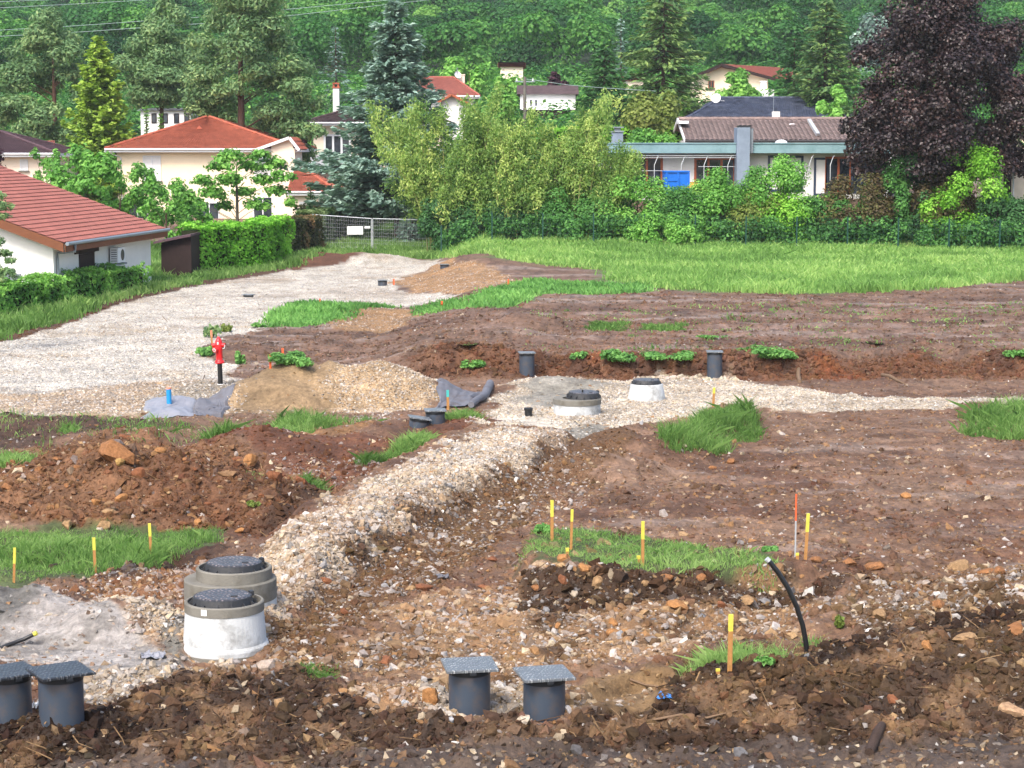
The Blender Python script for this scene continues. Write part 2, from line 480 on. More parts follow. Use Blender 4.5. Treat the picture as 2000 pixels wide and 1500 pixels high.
paint(zone([(-60, 1045), (150, 1030), (300, 1030), (455, 1035), (440, 1062), (330, 1098), (190, 1128), (0, 1142), (-60, 1145)], .1, .25, .7, 75), GR * .75, gr=1, cl=.1)
paint(zone([(1020, 1085), (1025, 1042), (1180, 1035), (1290, 1055), (1410, 1070), (1560, 1098), (1540, 1118), (1400, 1112), (1250, 1112), (1150, 1108)], .1, .25, .6, 76, h=.34), GR * .7, gr=1, cl=.1)
# gravel road
ROAD = [(-200, 822), (-200, 712), (0, 665), (130, 630), (250, 585), (400, 552), (560, 525), (640, 508), (720, 499), (850, 509), (870, 520), (780, 545), (770, 560), (900, 574), (905, 584), (820, 596), (700, 600), (600, 592),
        (545, 612), (500, 640), (405, 680), (440, 715), (470, 755), (400, 790), (280, 808), (60, 818)]
GRAV = lin(212, 210, 206, .66)
mr = zone(ROAD, .12, .35, 1.2, 81)
paint(mr, GRAV, r=.022, g=1, st=1.0, cl=0, w=0)
paint(mr * fit(n1, .15, .8) * .45, lin(188, 168, 140, .55))
paint(mr * fit(fbm(GX * .35 + GY * .12, GY * .5, 1.6, 3, 82), .2, .8) * .5, lin(176, 160, 146, .5), g=.5)
paint(zone([(-200, 675), (0, 656), (130, 622), (250, 578), (400, 547), (560, 520), (560, 530), (400, 556), (250, 590), (130, 636), (0, 672), (-200, 725)], .08, .12, .6, 83), lin(120, 84, 62, .42), r=.06, g=0, st=.1, cl=.8)
paint(zone([(-200, 820), (-200, 780), (100, 770), (300, 745), (420, 735), (465, 755), (380, 800), (280, 812), (60, 818)], .4, .5, 1.4, 187) * .8, lin(194, 168, 138, .56))
# ochre gravel by the road end, ochre patch
OCH = lin(196, 156, 112, .52)
paint(zone([(772, 548), (870, 520), (960, 528), (1020, 546), (960, 562), (900, 575), (770, 560)], .2, .5, 1.2, 84), OCH, r=.06, g=1, st=.9, cl=.1)
paint(zone([(640, 625), (670, 605), (780, 608), (820, 620), (760, 645), (660, 645)], .2, .5, 1.0, 85), OCH * .85, r=.08, g=.8, st=.6, cl=.3)
paint(zone([(545, 525), (600, 508), (690, 500), (700, 512), (640, 520), (570, 530)], .2, .4, 1.0, 86), lin(132, 84, 60, .45), r=.08, g=.1, st=.1)
# gravel around hydrant and blue pipe
paint(zone([(290, 805), (300, 765), (400, 745), (470, 745), (520, 735), (500, 775), (440, 800), (360, 815)], .15, .25, .7, 87), lin(176, 166, 150, .52), r=.04, g=1, st=1.2, cl=0)
# flat gravel by the rear manholes, running on to the right
FLAT = [(930, 872), (950, 800), (985, 760), (1080, 742), (1200, 742), (1330, 735), (1420, 737), (1500, 752), (1700, 775), (1870, 778), (2200, 778), (2200, 806), (1870, 796), (1650, 806), (1500, 798), (1390, 806), (1300, 822), (1230, 835), (1100, 872), (1000, 880)]
mf = zone(FLAT, .12, .3, .9, 88)
paint(mf, lin(212, 200, 182, .62), r=.03, g=1, st=1.2, cl=0)
paint(mf * fit(n1, 0, .7) * .6, lin(184, 168, 150, .52), g=.5)
paint(zone([(1000, 785), (1060, 748), (1150, 745), (1190, 770), (1120, 790), (1060, 795)], .2, .25, .8, 89), lin(172, 168, 162, .55), r=.02, g=.15, st=.1)
paint(zone([(945, 838), (960, 815), (1080, 812), (1090, 838), (1000, 850)], .15, .2, .6, 90), lin(214, 206, 198, .72), r=.02, g=.2, st=.2)
paint(zone([(1050, 870), (1060, 845), (1160, 828), (1190, 830), (1180, 855), (1120, 875)], .12, .2, .6, 91), lin(160, 156, 150, .52), r=.03, g=.3, st=.3)
# trench: raised gravel strip and the brown slope on its right
mt = zone(STRIP, .12, .25, .7, 93, h=.42)
paint(mt, lin(206, 188, 166, .6), r=.035, g=1, st=1.3, cl=.15)
paint(mt * fit(n1, .1, .7) * .6, lin(166, 126, 92, .5), g=.6)
ms = zone(SLOPE, .12, .22, .7, 92)
paint(ms, lin(144, 108, 76, .42), r=.05, g=.6, st=.30, cl=.7)
paint(ms * fit(n2, .0, .7) * .6, lin(118, 86, 60, .42))
# tan pit floor
PIT = [(560, 1320), (560, 1290), (700, 1250), (800, 1185), (1000, 1150), (1130, 1165), (1400, 1175), (1560, 1150), (1640, 1200), (1560, 1260), (1400, 1290), (1180, 1310), (1000, 1335), (840, 1345), (700, 1310)]
mp_ = zone(PIT, .2, .4, 1.0, 94)
paint(mp_, lin(170, 132, 96, .48), r=.05, g=.35, st=.33, cl=.5)
paint(mp_ * fit(n1, .05, .7) * .7, lin(190, 156, 124, .52), cl=.1)
paint(mp_ * fit(-n2, .25, .8) * .7, lin(112, 82, 60, .42), cl=.7)
paint(zone([(880, 1180), (1000, 1110), (1080, 960), (1160, 930), (1180, 980), (1060, 1060), (1040, 1150)], .2, .3, .8, 95), lin(158, 120, 96, .48), g=.3, st=.3)
# gravel with boulders, bottom left
paint(zone([(130, 1345), (180, 1300), (330, 1285), (520, 1300), (560, 1320), (420, 1345), (300, 1345), (180, 1380)], .1, .2, .6, 96), lin(176, 160, 140, .52), r=.05, g=1, st=1.6, cl=.1)
paint(zone([(780, 1385), (800, 1340), (900, 1330), (1120, 1340), (1110, 1400), (1000, 1418), (860, 1410)], .1, .2, .6, 97), lin(178, 156, 128, .5), r=.05, g=.9, st=1.0, cl=.2)
paint(zone([(0, 1330), (40, 1265), (110, 1270), (150, 1310), (100, 1340)], .1, .2, .5, 98), lin(160, 118, 84, .5), r=.05, g=.6, st=.7)
# sand heaps
SANDP = [(-150, 1150), (60, 1155), (200, 1180), (330, 1235), (355, 1275), (330, 1300), (200, 1300), (100, 1275), (-20, 1240), (-150, 1270)]
msd = zone([(a, c, .28 if c < 1250 else .08) for a, c in SANDP], .08, .14, .5, 99)
paint(msd, lin(198, 192, 188, .58), r=.018, g=.0, st=.12, cl=0)
paint(msd * fit(n2 + .6 * n1, .1, .8) * .8, lin(150, 146, 142, .5))
paint(zone([(-150, 1150), (60, 1160), (72, 1225), (20, 1240), (-150, 1260)], .08, .12, .5, 100), lin(140, 138, 134, .48), r=.015, g=0, st=.03)
paint(zone([(310, 1285), (320, 1240), (365, 1240), (365, 1295)], .06, .1, .4, 101), lin(138, 136, 134, .48))
# brown strip between sand and grass, left
paint(zone([(90, 1165), (180, 1130), (300, 1105), (400, 1100), (370, 1160), (340, 1200), (200, 1180)], .1, .25, .6, 102), lin(158, 112, 78, .48), r=.08, st=.6, g=.4, cl=.6)
paint(zone([(130, 1140), (250, 1105), (440, 1062), (455, 1085), (380, 1100), (240, 1130)], .08, .2, .5, 103), lin(96, 68, 54, .42), r=.09)
# heaps
HEAPA = [(-200, 1040), (-200, 890), (0, 890), (150, 870), (230, 850), (350, 880), (450, 905), (560, 925), (650, 960), (600, 1015), (500, 1030), (330, 1032), (100, 1036)]
ma = zone(HEAPA, .2, .3, .8, 104)
paint(ma, lin(152, 106, 74, .46), r=.11, st=.2, cl=1.6)
paint(ma * fit(n1, .0, .7) * .7, lin(124, 80, 54, .44))
paint(zone([(560, 1030), (520, 985), (600, 960), (680, 975), (640, 1000), (600, 1020)], .45, .45, .6, 105) * .8, lin(96, 66, 50, .42), r=.12, cl=1.2)
HEAPB = [(395, 905), (430, 870), (500, 850), (560, 840), (650, 880), (760, 880), (860, 845), (930, 800), (970, 830), (900, 880), (780, 930), (640, 960), (560, 925), (470, 905)]
mb = zone(HEAPB, .2, .35, .9, 106)
paint(mb, lin(138, 86, 60, .46), r=.05, st=.3, cl=.6)
paint(mb * fit(n1, .1, .7) * .5, lin(112, 68, 50, .42))
paint(zone([(580, 880), (600, 850), (680, 825), (740, 830), (720, 865), (660, 880)], .15, .3, .7, 107), lin(168, 122, 78, .48), r=.05)
paint(zone([(690, 850), (700, 815), (760, 812), (770, 840)], .1, .2, .5, 108), lin(150, 120, 100, .5), g=.7, st=1.2)
paint(zone([(-150, 880), (-150, 815), (60, 818), (250, 815), (360, 830), (330, 855), (200, 850), (80, 880)], .2, .4, 1.0, 109), lin(108, 80, 68, .44), r=.08, cl=.6)
SANDC = [(440, 805), (460, 780), (520, 745), (570, 738), (650, 740), (665, 775), (640, 808)]
HEAPC = [(440, 805), (470, 770), (540, 740), (640, 735), (760, 738), (860, 770), (870, 790), (760, 810), (560, 806)]
mc = zone(HEAPC, .15, .3, .9, 110)
paint(mc, lin(206, 180, 146, .56), r=.03, g=1, st=1.6, cl=0)
paint(zone(SANDC, .25, .35, .9, 111), lin(176, 146, 110, .5), r=.025, g=.1, st=.25)
# dark wet earth along the front
DK = lin(100, 76, 62, .38)
FRONT = [(-200, 1560), (-200, 1420), (60, 1415), (170, 1400), (190, 1360), (330, 1345), (480, 1330), (560, 1330), (640, 1300), (560, 1290), (640, 1270), (700, 1320), (720, 1400), (860, 1415), (1060, 1425), (1180, 1398), (1280, 1350), (1420, 1290), (1600, 1290), (1720, 1240), (1900, 1215), (2200, 1190), (2200, 1560)]
mk = zone(FRONT, .15, .35, .8, 112)
paint(mk, DK, r=.10, g=.05, st=.12, cl=1.2)
paint(mk * fit(n1, -.1, .6) * .75, lin(66, 49, 40, .38))
paint(mk * fit(n2, .1, .8) * .75, lin(146, 112, 82, .5))
paint(zone([(640, 1385), (700, 1345), (800, 1340), (820, 1380), (740, 1410)], .1, .25, .6, 113), lin(170, 132, 96, .48), cl=.4, st=.4)
paint(zone([(1290, 1360), (1500, 1330), (1700, 1330), (2000, 1300), (2200, 1300), (2200, 1430), (1700, 1440), (1330, 1430)], .2, .5, .8, 114) * fit(n1, -.3, .5) * .7, lin(128, 98, 68, .44))
paint(zone([(-200, 1560), (-200, 1470), (700, 1480), (1100, 1450), (1700, 1455), (2200, 1440), (2200, 1560)], .1, .3, .8, 115) * .8, lin(112, 94, 86, .45), r=.04, w=.6, cl=.3)
paint(zone([(1015, 1195, 0), (1005, 1105, .34), (1150, 1110, .34), (1250, 1112, .34), (1400, 1112, .34), (1560, 1116, .3), (1660, 1130, .1), (1600, 1175, 0), (1420, 1195, 0), (1250, 1200, 0)], .08, .12, .5, 116), lin(96, 70, 52, .42), r=.10, g=.1, st=.3, cl=1.3)
paint(zone([(1570, 1200), (1700, 1130), (1900, 1110), (2200, 1120), (2200, 1230), (1900, 1240), (1700, 1260)], .2, .4, .9, 117) * .7, lin(146, 112, 80, .46), r=.08, st=.6, cl=.8)
paint(zone([(1120, 1400), (1120, 1340), (1230, 1315), (1330, 1320), (1350, 1355), (1260, 1395)], .08, .12, .5, 118), lin(162, 128, 88, .46), r=.03, cl=.1)
paint(zone([(780, 1000), (1020, 1010), (1060, 870), (1000, 860)], .1, .1) * 0, DK)

lum = ZC @ np.array([.3, .55, .15])
ZC += (lum[..., None] * np.array([1.04, 1.0, .9]) - ZC) * (.17 * (1 - grassy) * (1 - .6 * np.clip(gm, 0, 1)))[..., None]
ZC[..., 2] *= 1 - .07 * (1 - grassy) * (1 - .75 * np.clip(gm, 0, 1)) * (1 - msd)
tr_w = np.zeros(GX.shape)
for (yc0, amp, ph_, dep, x0) in ((56.3, .8, .3, .07, -5), (58.5, .8, .3, .07, -5), (63.6, 1.4, 1.7, .08, -3), (66.0, 1.4, 1.7, .08, -3), (60.2, 2.6, 4.0, .06, 2), (62.4, 2.6, 4.0, .06, 2), (33.6, .5, .8, .045, 3), (35.6, .5, .8, .045, 3), (29.3, .4, 2.1, .04, 4.5), (31.0, .4, 2.1, .04, 4.5)):
    q = GY - (yc0 + amp * np.sin(GX * .13 + ph_) + .12 * n1)
    w_ = fit(GX, x0, x0 + 2.5) * (1 - grassy) * (1 - gm)
    DZ -= dep * w_ * (np.exp(-(q / .26) ** 2) - .55 * np.exp(-((np.abs(q) - .48) / .16) ** 2))
    tr_w = np.maximum(tr_w, w_ * np.exp(-(q / .24) ** 2) * (.5 + .5 * fit(n2, -.3, .5)))
paint(tr_w * .75, lin(162, 140, 130, .5), r=.02, w=.8, cl=.1)
ruts = far * (1 - grassy) * .055 * streak + near_r * (1 - grassy) * (1 - gm) * .02 * streak
sl_n = (octave(.9, 201) * .8 + octave(.42, 202) * .75 + octave(.2, 203) * .6 + octave(.1, 204) * .45 + octave(.05, 205) * .28)
ridge = 1 - 2.2 * np.abs(vnoise(GX / .33 + n2 * .5, GY / .33, 206)) * 2 * np.clip(.33 / (2.2 * dyr), 0, 1)
GZ = GZ0 + DZ + ruts + rough * (sl_n + .35 * ridge) * fit(GY, 900, 120)
GZ -= wet * .02

ns, nt_ = len(s_arr), len(t_arr)
idx = np.arange(ns * nt_).reshape(nt_, ns)
quads = np.stack([idx[:-1, :-1].ravel(), idx[1:, :-1].ravel(), idx[1:, 1:].ravel(), idx[:-1, 1:].ravel()], 1)
quads = quads[:, ::-1] if False else quads
def gz(X, Y):
    X = np.asarray(X, float); Y = np.asarray(Y, float)
    s = X / Y; t = 1 / Y
    fi = np.interp(t, t_arr, np.arange(nt_)); fj = np.interp(s, s_arr, np.arange(ns))
    i = np.clip(fi.astype(int), 0, nt_ - 2); j = np.clip(fj.astype(int), 0, ns - 2)
    a = fi - i; b = fj - j
    return (GZ[i, j] * (1 - b) + GZ[i, j + 1] * b) * (1 - a) + (GZ[i + 1, j] * (1 - b) + GZ[i + 1, j + 1] * b) * a
def gsample(A, X, Y):
    i = np.clip(np.rint(np.interp(1 / Y, t_arr, np.arange(nt_))).astype(int), 0, nt_ - 1)
    j = np.clip(np.rint(np.interp(X / Y, s_arr, np.arange(ns))).astype(int), 0, ns - 1)
    return A[i, j]
def hit(px, py, lo=10.0, hi=140.0):
    """first point of the finished ground on the sight line through a photo pixel"""
    a, b, c = ray(px, py)
    Y = 1 / np.linspace(1 / lo, 1 / hi, 3000)
    zr = CAMZ + c / b * Y
    g = gz(a / b * Y, Y)
    k = np.argmax(zr < g)
    if not (zr < g).any(): k = len(Y) - 1
    return Vector((float(a / b * Y[k]), float(Y[k]), float(g[k])))

# ground material
def ground_mat():
    m, nt, p = newmat("ground_soil_gravel")
    L = nt.links.new
    tc = N(nt, "ShaderNodeTexCoord"); co = tc.outputs["Object"]
    at = N(nt, "ShaderNodeAttribute", attribute_name="col")
    ag = N(nt, "ShaderNodeAttribute", attribute_name="gm")
    aw = N(nt, "ShaderNodeAttribute", attribute_name="wet")
    no = N(nt, "ShaderNodeTexNoise", i_Scale=9.0, i_Detail=8.0, i_Roughness=0.72); L(co, no.inputs["Vector"])
    n2 = N(nt, "ShaderNodeTexNoise", i_Scale=1.7, i_Detail=6.0, i_Roughness=0.7); L(co, n2.inputs["Vector"])
    f = ramp(nt, no.outputs[0], [(0.28, (.45, .42, .40)), (0.5, (.98, .98, .98)), (0.72, (1.6, 1.58, 1.55))])
    f2 = ramp(nt, n2.outputs[0], [(0.3, (.78, .76, .74)), (0.7, (1.2, 1.2, 1.2))])
    base = mixcol(nt, mixcol(nt, at.outputs["Color"], f, 1.0, 'MULTIPLY'), f2, 1.0, 'MULTIPLY')
    # pebbles: two sizes of cells, each with a colour of its own
    cols = []
    hs = []
    for sc in (17.0, 34.0):
        v = N(nt, "ShaderNodeTexVoronoi", i_Scale=sc, i_Randomness=1.0); L(co, v.inputs["Vector"])
        sx = N(nt, "ShaderNodeSeparateColor"); L(v.outputs["Color"], sx.inputs[0])
        cols.append(ramp(nt, sx.outputs[0], [(0.0, (.50, .44, .38)), (.25, (.78, .66, .52)), (.45, (.95, .93, .90)), (.7, (1.18, 1.1, .98)), (1.0, (1.55, 1.55, 1.56))]))
        hs.append(v.outputs["Distance"])
    peb = mixcol(nt, cols[0], cols[1], 0.5)
    grav = mixcol(nt, at.outputs["Color"], peb, 1.0, 'MULTIPLY')
    grav = mixcol(nt, grav, f2, .6, 'MULTIPLY')
    L(mixcol(nt, base, grav, ag.outputs["Fac"]), p.inputs["Base Color"])
    mr_ = N(nt, "ShaderNodeMapRange"); mr_.inputs[3].default_value = .9; mr_.inputs[4].default_value = .42
    L(aw.outputs["Fac"], mr_.inputs[0]); L(mr_.outputs[0], p.inputs["Roughness"])
    p.inputs["Specular IOR Level"].default_value = .35
    add = N(nt, "ShaderNodeMath", operation='MULTIPLY'); L(hs[0], add.inputs[0]); L(ag.outputs["Fac"], add.inputs[1])
    a2 = N(nt, "ShaderNodeMath", operation='MULTIPLY_ADD'); L(add.outputs[0], a2.inputs[0]); a2.inputs[1].default_value = -1.2; L(no.outputs[0], a2.inputs[2])
    b = N(nt, "ShaderNodeBump", i_Strength=.9, i_Distance=.06); L(a2.outputs[0], b.inputs["Height"]); L(b.outputs[0], p.inputs["Normal"])
    return m
V = np.stack([GX.ravel(), GY.ravel(), GZ.ravel()], 1)
jit = (1 + .22 * n2)[..., None]
gcol = np.clip(ZC * jit, .01, .9).reshape(-1, 3)
hillg = fit(GY, 150, 220).ravel()[:, None]
gcol = gcol * (1 - hillg) + lin(52, 80, 44, .35) * hillg
me = mesh_np("ground", V, [quads[:, ::-1]], True, {"col": gcol, "gm": gm.ravel(), "wet": wet.ravel()})
tag(link("ground", me, ground_mat()), "muddy building ground with gravel road, heaps and grass rising to the wooded hill", "ground", kind="structure")

# ================================================================== STONES, CLODS
RNG = np.random.default_rng(7)
def ico():
    t = (1 + 5 ** .5) / 2
    v = np.array([(-1, t, 0), (1, t, 0), (-1, -t, 0), (1, -t, 0), (0, -1, t), (0, 1, t), (0, -1, -t), (0, 1, -t), (t, 0, -1), (t, 0, 1), (-t, 0, -1), (-t, 0, 1)], float)
    f = np.array([(0, 11, 5), (0, 5, 1), (0, 1, 7), (0, 7, 10), (0, 10, 11), (1, 5, 9), (5, 11, 4), (11, 10, 2), (10, 7, 6), (7, 1, 8), (3, 9, 4), (3, 4, 2), (3, 2, 6), (3, 6, 8), (3, 8, 9), (4, 9, 5), (2, 4, 11), (6, 2, 10), (8, 6, 7), (9, 8, 1)])
    return v / np.linalg.norm(v[0]), f
IV, IF = ico()
OV = np.array([(1, 0, 0), (-1, 0, 0), (0, 1, 0), (0, -1, 0), (0, 0, 1), (0, 0, -1), (.6, .6, .5), (-.6, -.55, .55)], float)
OF = np.array([(6, 0, 2), (6, 2, 4), (6, 4, 0), (2, 1, 4), (7, 4, 1), (7, 1, 3), (7, 3, 4), (3, 0, 4), (2, 0, 5), (1, 2, 5), (3, 1, 5), (0, 3, 5)])
def rotmats(n, rng, tilt=.5):
    a = rng.random(n) * 2 * np.pi; b = rng.normal(0, tilt, n); c = rng.normal(0, tilt, n)
    ca, sa, cb, sb, cc, sc = np.cos(a), np.sin(a), np.cos(b), np.sin(b), np.cos(c), np.sin(c)
    R = np.zeros((n, 3, 3))
    R[:, 0, 0] = ca * cb; R[:, 0, 1] = ca * sb * sc - sa * cc; R[:, 0, 2] = ca * sb * cc + sa * sc
    R[:, 1, 0] = sa * cb; R[:, 1, 1] = sa * sb * sc + ca * cc; R[:, 1, 2] = sa * sb * cc - ca * sc
    R[:, 2, 0] = -sb; R[:, 2, 1] = cb * sc; R[:, 2, 2] = cb * cc
    return R
def stones_mesh(name, P, size, cols, rng, low=False, flat=(.45, .85), jag=.28):
    TV, TF = (OV, OF) if low else (IV, IF)
    n = len(P)
    v = TV[None] * (1 + jag * rng.normal(0, 1, (n, len(TV), 1)))
    v *= np.stack([rng.uniform(.75, 1.35, n), rng.uniform(.6, 1.0, n), rng.uniform(flat[0], flat[1], n)], 1)[:, None, :]
    v = np.einsum('nij,nkj->nki', rotmats(n, rng), v) * size[:, None, None] * .5
    v += P[:, None, :]
    f = (TF[None] + (np.arange(n) * len(TV))[:, None, None]).reshape(-1, 3)
    return mesh_np(name, v.reshape(-1, 3), [f], False, {"col": np.repeat(cols, len(TV), axis=0)})
def pick(weight, n, rng, y0, y1, ypow=1.6):
    """n ground points, density following a mask"""
    w = weight * (GY > y0) * (GY < y1) * (np.abs(Sg) < .285) * GY ** ypow
    w = w.ravel(); cw = np.cumsum(w); k = np.searchsorted(cw, rng.random(n) * cw[-1])
    k = np.minimum(k, len(w) - 1)
    i, j = np.unravel_index(k, GX.shape)
    s = s_arr[j] + rng.uniform(-.5, .5, n) * (s_in[1] - s_in[0]); t = t_arr[i] + rng.uniform(-.5, .5, n) * (t_in[1] - t_in[0])
    Y = 1 / t; X = s * Y
    return X, Y, i, j
PAL = np.array([lin(222, 218, 214, .62), lin(198, 196, 196, .6), lin(176, 178, 182, .58), lin(150, 152, 156, .55), lin(226, 208, 178, .6), lin(206, 172, 126, .55), lin(188, 142, 92, .52), lin(236, 232, 226, .68), lin(128, 120, 112, .5), lin(160, 118, 82, .5)])
def scatter(name, weight, n, smin, smax, rng, y0, y1, probs, label, cat, matl, low=False, embed=.12, ypow=1.6, power=2.2, dirty=0.0, **kw):
    X, Y, i, j = pick(weight, n, rng, y0, y1, ypow)
    size = smin + (smax - smin) * rng.random(n) ** power
    cols = PAL[rng.choice(len(PAL), n, p=np.array(probs) / sum(probs))] * rng.uniform(.75, 1.15, (n, 1))
    local = gcol.reshape(GX.shape + (3,))[i, j]
    k = (dirty * rng.random(n) ** .5)[:, None]
    cols = cols * (1 - k) + local * k
    P = np.stack([X, Y, gz(X, Y) + size * embed], 1)
    me = stones_mesh(name, P, size, cols, rng, low, **kw)
    return tag(link(name, me, matl), label, cat, kind="stuff")
M_STONE = colmat("loose_stone", .85, .3, .3)
M_CLOD = colmat("soil_clod", .95, .12, .6)
GP = [3, 3, 2.2, 1.2, 3, 2, 1, 2.5, .8, .5]
scatter("gravel", stone_w * (stone_w > .25), 60000, .012, .065, RNG, 15, 36, GP, "loose grey and ochre crushed stone along the trench and front pits", "gravel", M_STONE, low=True, power=1.6, dirty=.95, embed=-.05)
scatter("gravel", stone_w * (stone_w > .25), 11000, .05, .15, RNG, 15, 36, GP, "larger broken stones among the gravel of trench and pits", "gravel", M_STONE, power=3.2, dirty=.85, embed=.0)
scatter("gravel", stone_w * (stone_w > .3), 60000, .03, .11, RNG, 33, 118, [4, 5, 3, 1.2, 1.6, .7, .3, 4, .4, .1], "pale crushed stone covering the road and the flat by the rear manholes", "gravel", M_STONE, low=True, ypow=.55, dirty=.75, embed=-.05)
MP = [1, .6, .4, .3, 2.2, 2.6, 2, .5, 1, 2.5]
scatter("pebbles", np.clip(.6 - stone_w, .05, 1) * (1 - grassy) * (gm < .5), 34000, .012, .11, RNG, 15, 50, MP, "small ochre and white pebbles strewn over the brown mud", "pebbles", M_STONE, low=True, power=3.0, ypow=1.2, dirty=.9, embed=-.05)
scatter("pebbles", (1 - grassy) * (gm < .5) * 1.0, 4000, .03, .10, RNG, 50, 80, MP, "pale pebbles on the wet mud field above the bank", "pebbles", M_STONE, low=True, power=3.0, ypow=.6, dirty=.8)
OCHP = [0, 0, .3, .5, 2, 4, 4, .6, .6, 4]
scatter("rubble", ma * 1.0 + .5 * zone(PENIN, .3, .2) + .35 * mp_ + .12 * mk + .3 * mb, 2200, .05, .2, RNG, 16, 42, OCHP, "broken ochre stones mixed through the brown heaps and dark banks", "rubble", M_STONE, power=3.0, dirty=.85, embed=-.05)
scatter("rubble", near_r * (1 - grassy), 1300, .04, .16, RNG, 20, 45, OCHP, "broken ochre stones scattered on the right hand mud field", "rubble", M_STONE, power=3.0, dirty=.7, embed=.0)
def clods(name, weight, n, smin, smax, y0, y1, label, ypow=1.6, power=2.0, low=False):
    X, Y, i, j = pick(weight, n, RNG, y0, y1, ypow)
    size = smin + (smax - smin) * RNG.random(n) ** power
    cols = gcol.reshape(GX.shape + (3,))[i, j] * RNG.uniform(.84, 1.16, (n, 1)) * (1 + RNG.normal(0, .04, (n, 3)))
    P = np.stack([X, Y, gz(X, Y) - size * .08], 1)
    me = stones_mesh(name, P, size, np.clip(cols, .01, .9), RNG, low, flat=(.55, 1.0), jag=.27)
    return tag(link(name, me, M_CLOD), label, "soil", kind="stuff")
clods("soil_clods", clod_w * (clod_w > .55), 42000, .012, .06, 15, 37, "fine brown earth crumbs on the heaps and dark banks", 1.2, 1.6, True)
clods("soil_clods", clod_w * (clod_w > .55), 9000, .05, .19, 15, 37, "larger brown earth clods on the heaps and dark banks", 1.3, 3.4)
clods("soil_clods", bank, 6000, .04, .22, 48, 56, "earth lumps crumbling off the cut bank", 0, 2.2)
clods("soil_clods", far * (grassy < .5) * (.2 + clod_w) * (gm < .4), 11000, .04, .20, 52, 82, "dark mud lumps on the field above the bank", .5, 2.4, True)
clods("soil_clods", clod_w * (grassy < .5), 30000, .02, .12, 17, 62, "scattered mud crumbs over the brown field", 1.0, 2.6, True)

def bits(n, weight, y0, y1, l0, l1, w, cols, label):
    X, Y, i, j = pick(weight, n, RNG, y0, y1, 1.2)
    a = RNG.random(n) * 6.283; L_ = l0 + (l1 - l0) * RNG.random(n) ** 2; e = RNG.normal(0, .25, n)
    P = np.stack([X, Y, gz(X, Y) + .012 + L_ * .1], 1)
    A = np.stack([np.cos(a), np.sin(a) * .7, e], 1); A /= np.linalg.norm(A, axis=1, keepdims=True)
    S_ = np.cross(A, np.array([0, -.3, 1.0])); S_ /= np.linalg.norm(S_, axis=1, keepdims=True)
    bend = np.stack([-np.sin(a), np.cos(a), RNG.random(n) * .6], 1) * (L_ * RNG.normal(0, .14, n))[:, None]
    hw = (w * RNG.uniform(.6, 1.3, n))[:, None] / 2; H_ = L_[:, None] / 2
    v = np.stack([P - A * H_ - S_ * hw, P - A * H_ + S_ * hw, P + bend + S_ * hw, P + bend - S_ * hw, P + A * H_ + S_ * hw * .5, P + A * H_ - S_ * hw * .5], 1).reshape(-1, 3)
    f = (np.arange(n) * 6)[:, None]
    c = np.array(cols)[RNG.integers(0, len(cols), n)] * RNG.uniform(.7, 1.2, (n, 1))
    me = mesh_np("straw", v, [f + np.array([[0, 1, 2, 3]]), f + np.array([[3, 2, 4, 5]])], False, {"col": np.repeat(c, 6, 0)})
    tag(link("straw", me, M_CLOD), label, "straw", kind="stuff")
bits(1500, clod_w * (clod_w > .7), 15, 36, .05, .4, .012, [lin(110, 84, 62, .45), lin(170, 140, 104, .5), lin(72, 54, 44, .4)], "torn roots and straw bits in the dark dug earth")
bits(700, bank + .15 * far, 49, 75, .1, .6, .02, [lin(150, 120, 90, .5), lin(96, 72, 58, .45)], "root ends and twigs along the cut bank")
# ================================================================== SITE OBJECTS
def px_m(d): return d / F          # metres per photo pixel at distance d
M_CONC_W = plain("white_concrete", lin(222, 226, 228, .66), .85, .08, 5, .25, .25, stain=lin(140, 140, 134, .6), stain_amt=.65, stain_scale=3.2)
M_CONC_G = plain("grey_concrete", lin(150, 147, 138, .55), .9, .14, 6, .25, .3, stain=lin(112, 106, 92, .5), stain_amt=.6, stain_scale=2.2)
M_IRON = plain("cast_iron", lin(46, 48, 52, .8), .55, .3, 20, .5, .3)
M_PVC = plain("grey_plastic_pipe", lin(72, 84, 100, .62), .42, .06, 4, .45, stain=lin(128, 108, 90, .5), stain_amt=.42, stain_scale=6)
M_PVC_D = plain("dark_plastic_rim", lin(44, 48, 54, .6), .5, .1, 4, .4)
M_BLACK = plain("black_pipe", lin(26, 27, 30, .8), .4, .1, 5, .5)
M_HYDRANT = plain("hydrant_red_paint", lin(222, 36, 42, .85), .32, .08, 6, .5)
M_WHITEP = plain("white_paint", lin(236, 236, 236, .8), .5, .05, 4, .4)
M_STEEL = plain("galvanised_steel", lin(196, 202, 206, .7), .45, .12, 6, .5)
M_TAG = plain("paper_tag", lin(244, 246, 246, .85), .7, .02, 4, .2)
M_FELT = plain("grey_geotextile", lin(136, 138, 148, .5), .75, .16, 3, .3, .5, stain=lin(110, 98, 92, .5), stain_amt=.6, stain_scale=2.5)
M_FILM = plain("pale_plastic_sheet", lin(166, 168, 178, .55), .45, .12, 5, .5, .3)
M_BLUEPIPE = plain("blue_water_pipe", lin(36, 150, 214, .75), .4, .05, 4, .45)
M_WOOD = plain("raw_stake_wood", lin(212, 156, 94, .58), .85, .28, 18, .25)
M_YEL = plain("yellow_marker_paint", lin(232, 222, 92, .72), .7, .14, 14, .3)
M_ORG = plain("orange_marker_paint", lin(244, 112, 66, .75), .6, .08, 10, .3)
M_CYAN = plain("turquoise_marker_paint", lin(84, 202, 196, .7), .6, .05, 10, .3)
M_PINKP = plain("pink_marker_paint", lin(246, 150, 120, .75), .6, .05, 10, .3)
M_BLUEFILM = plain("blue_plastic_scrap", lin(60, 130, 206, .75), .35, .2, 8, .5)
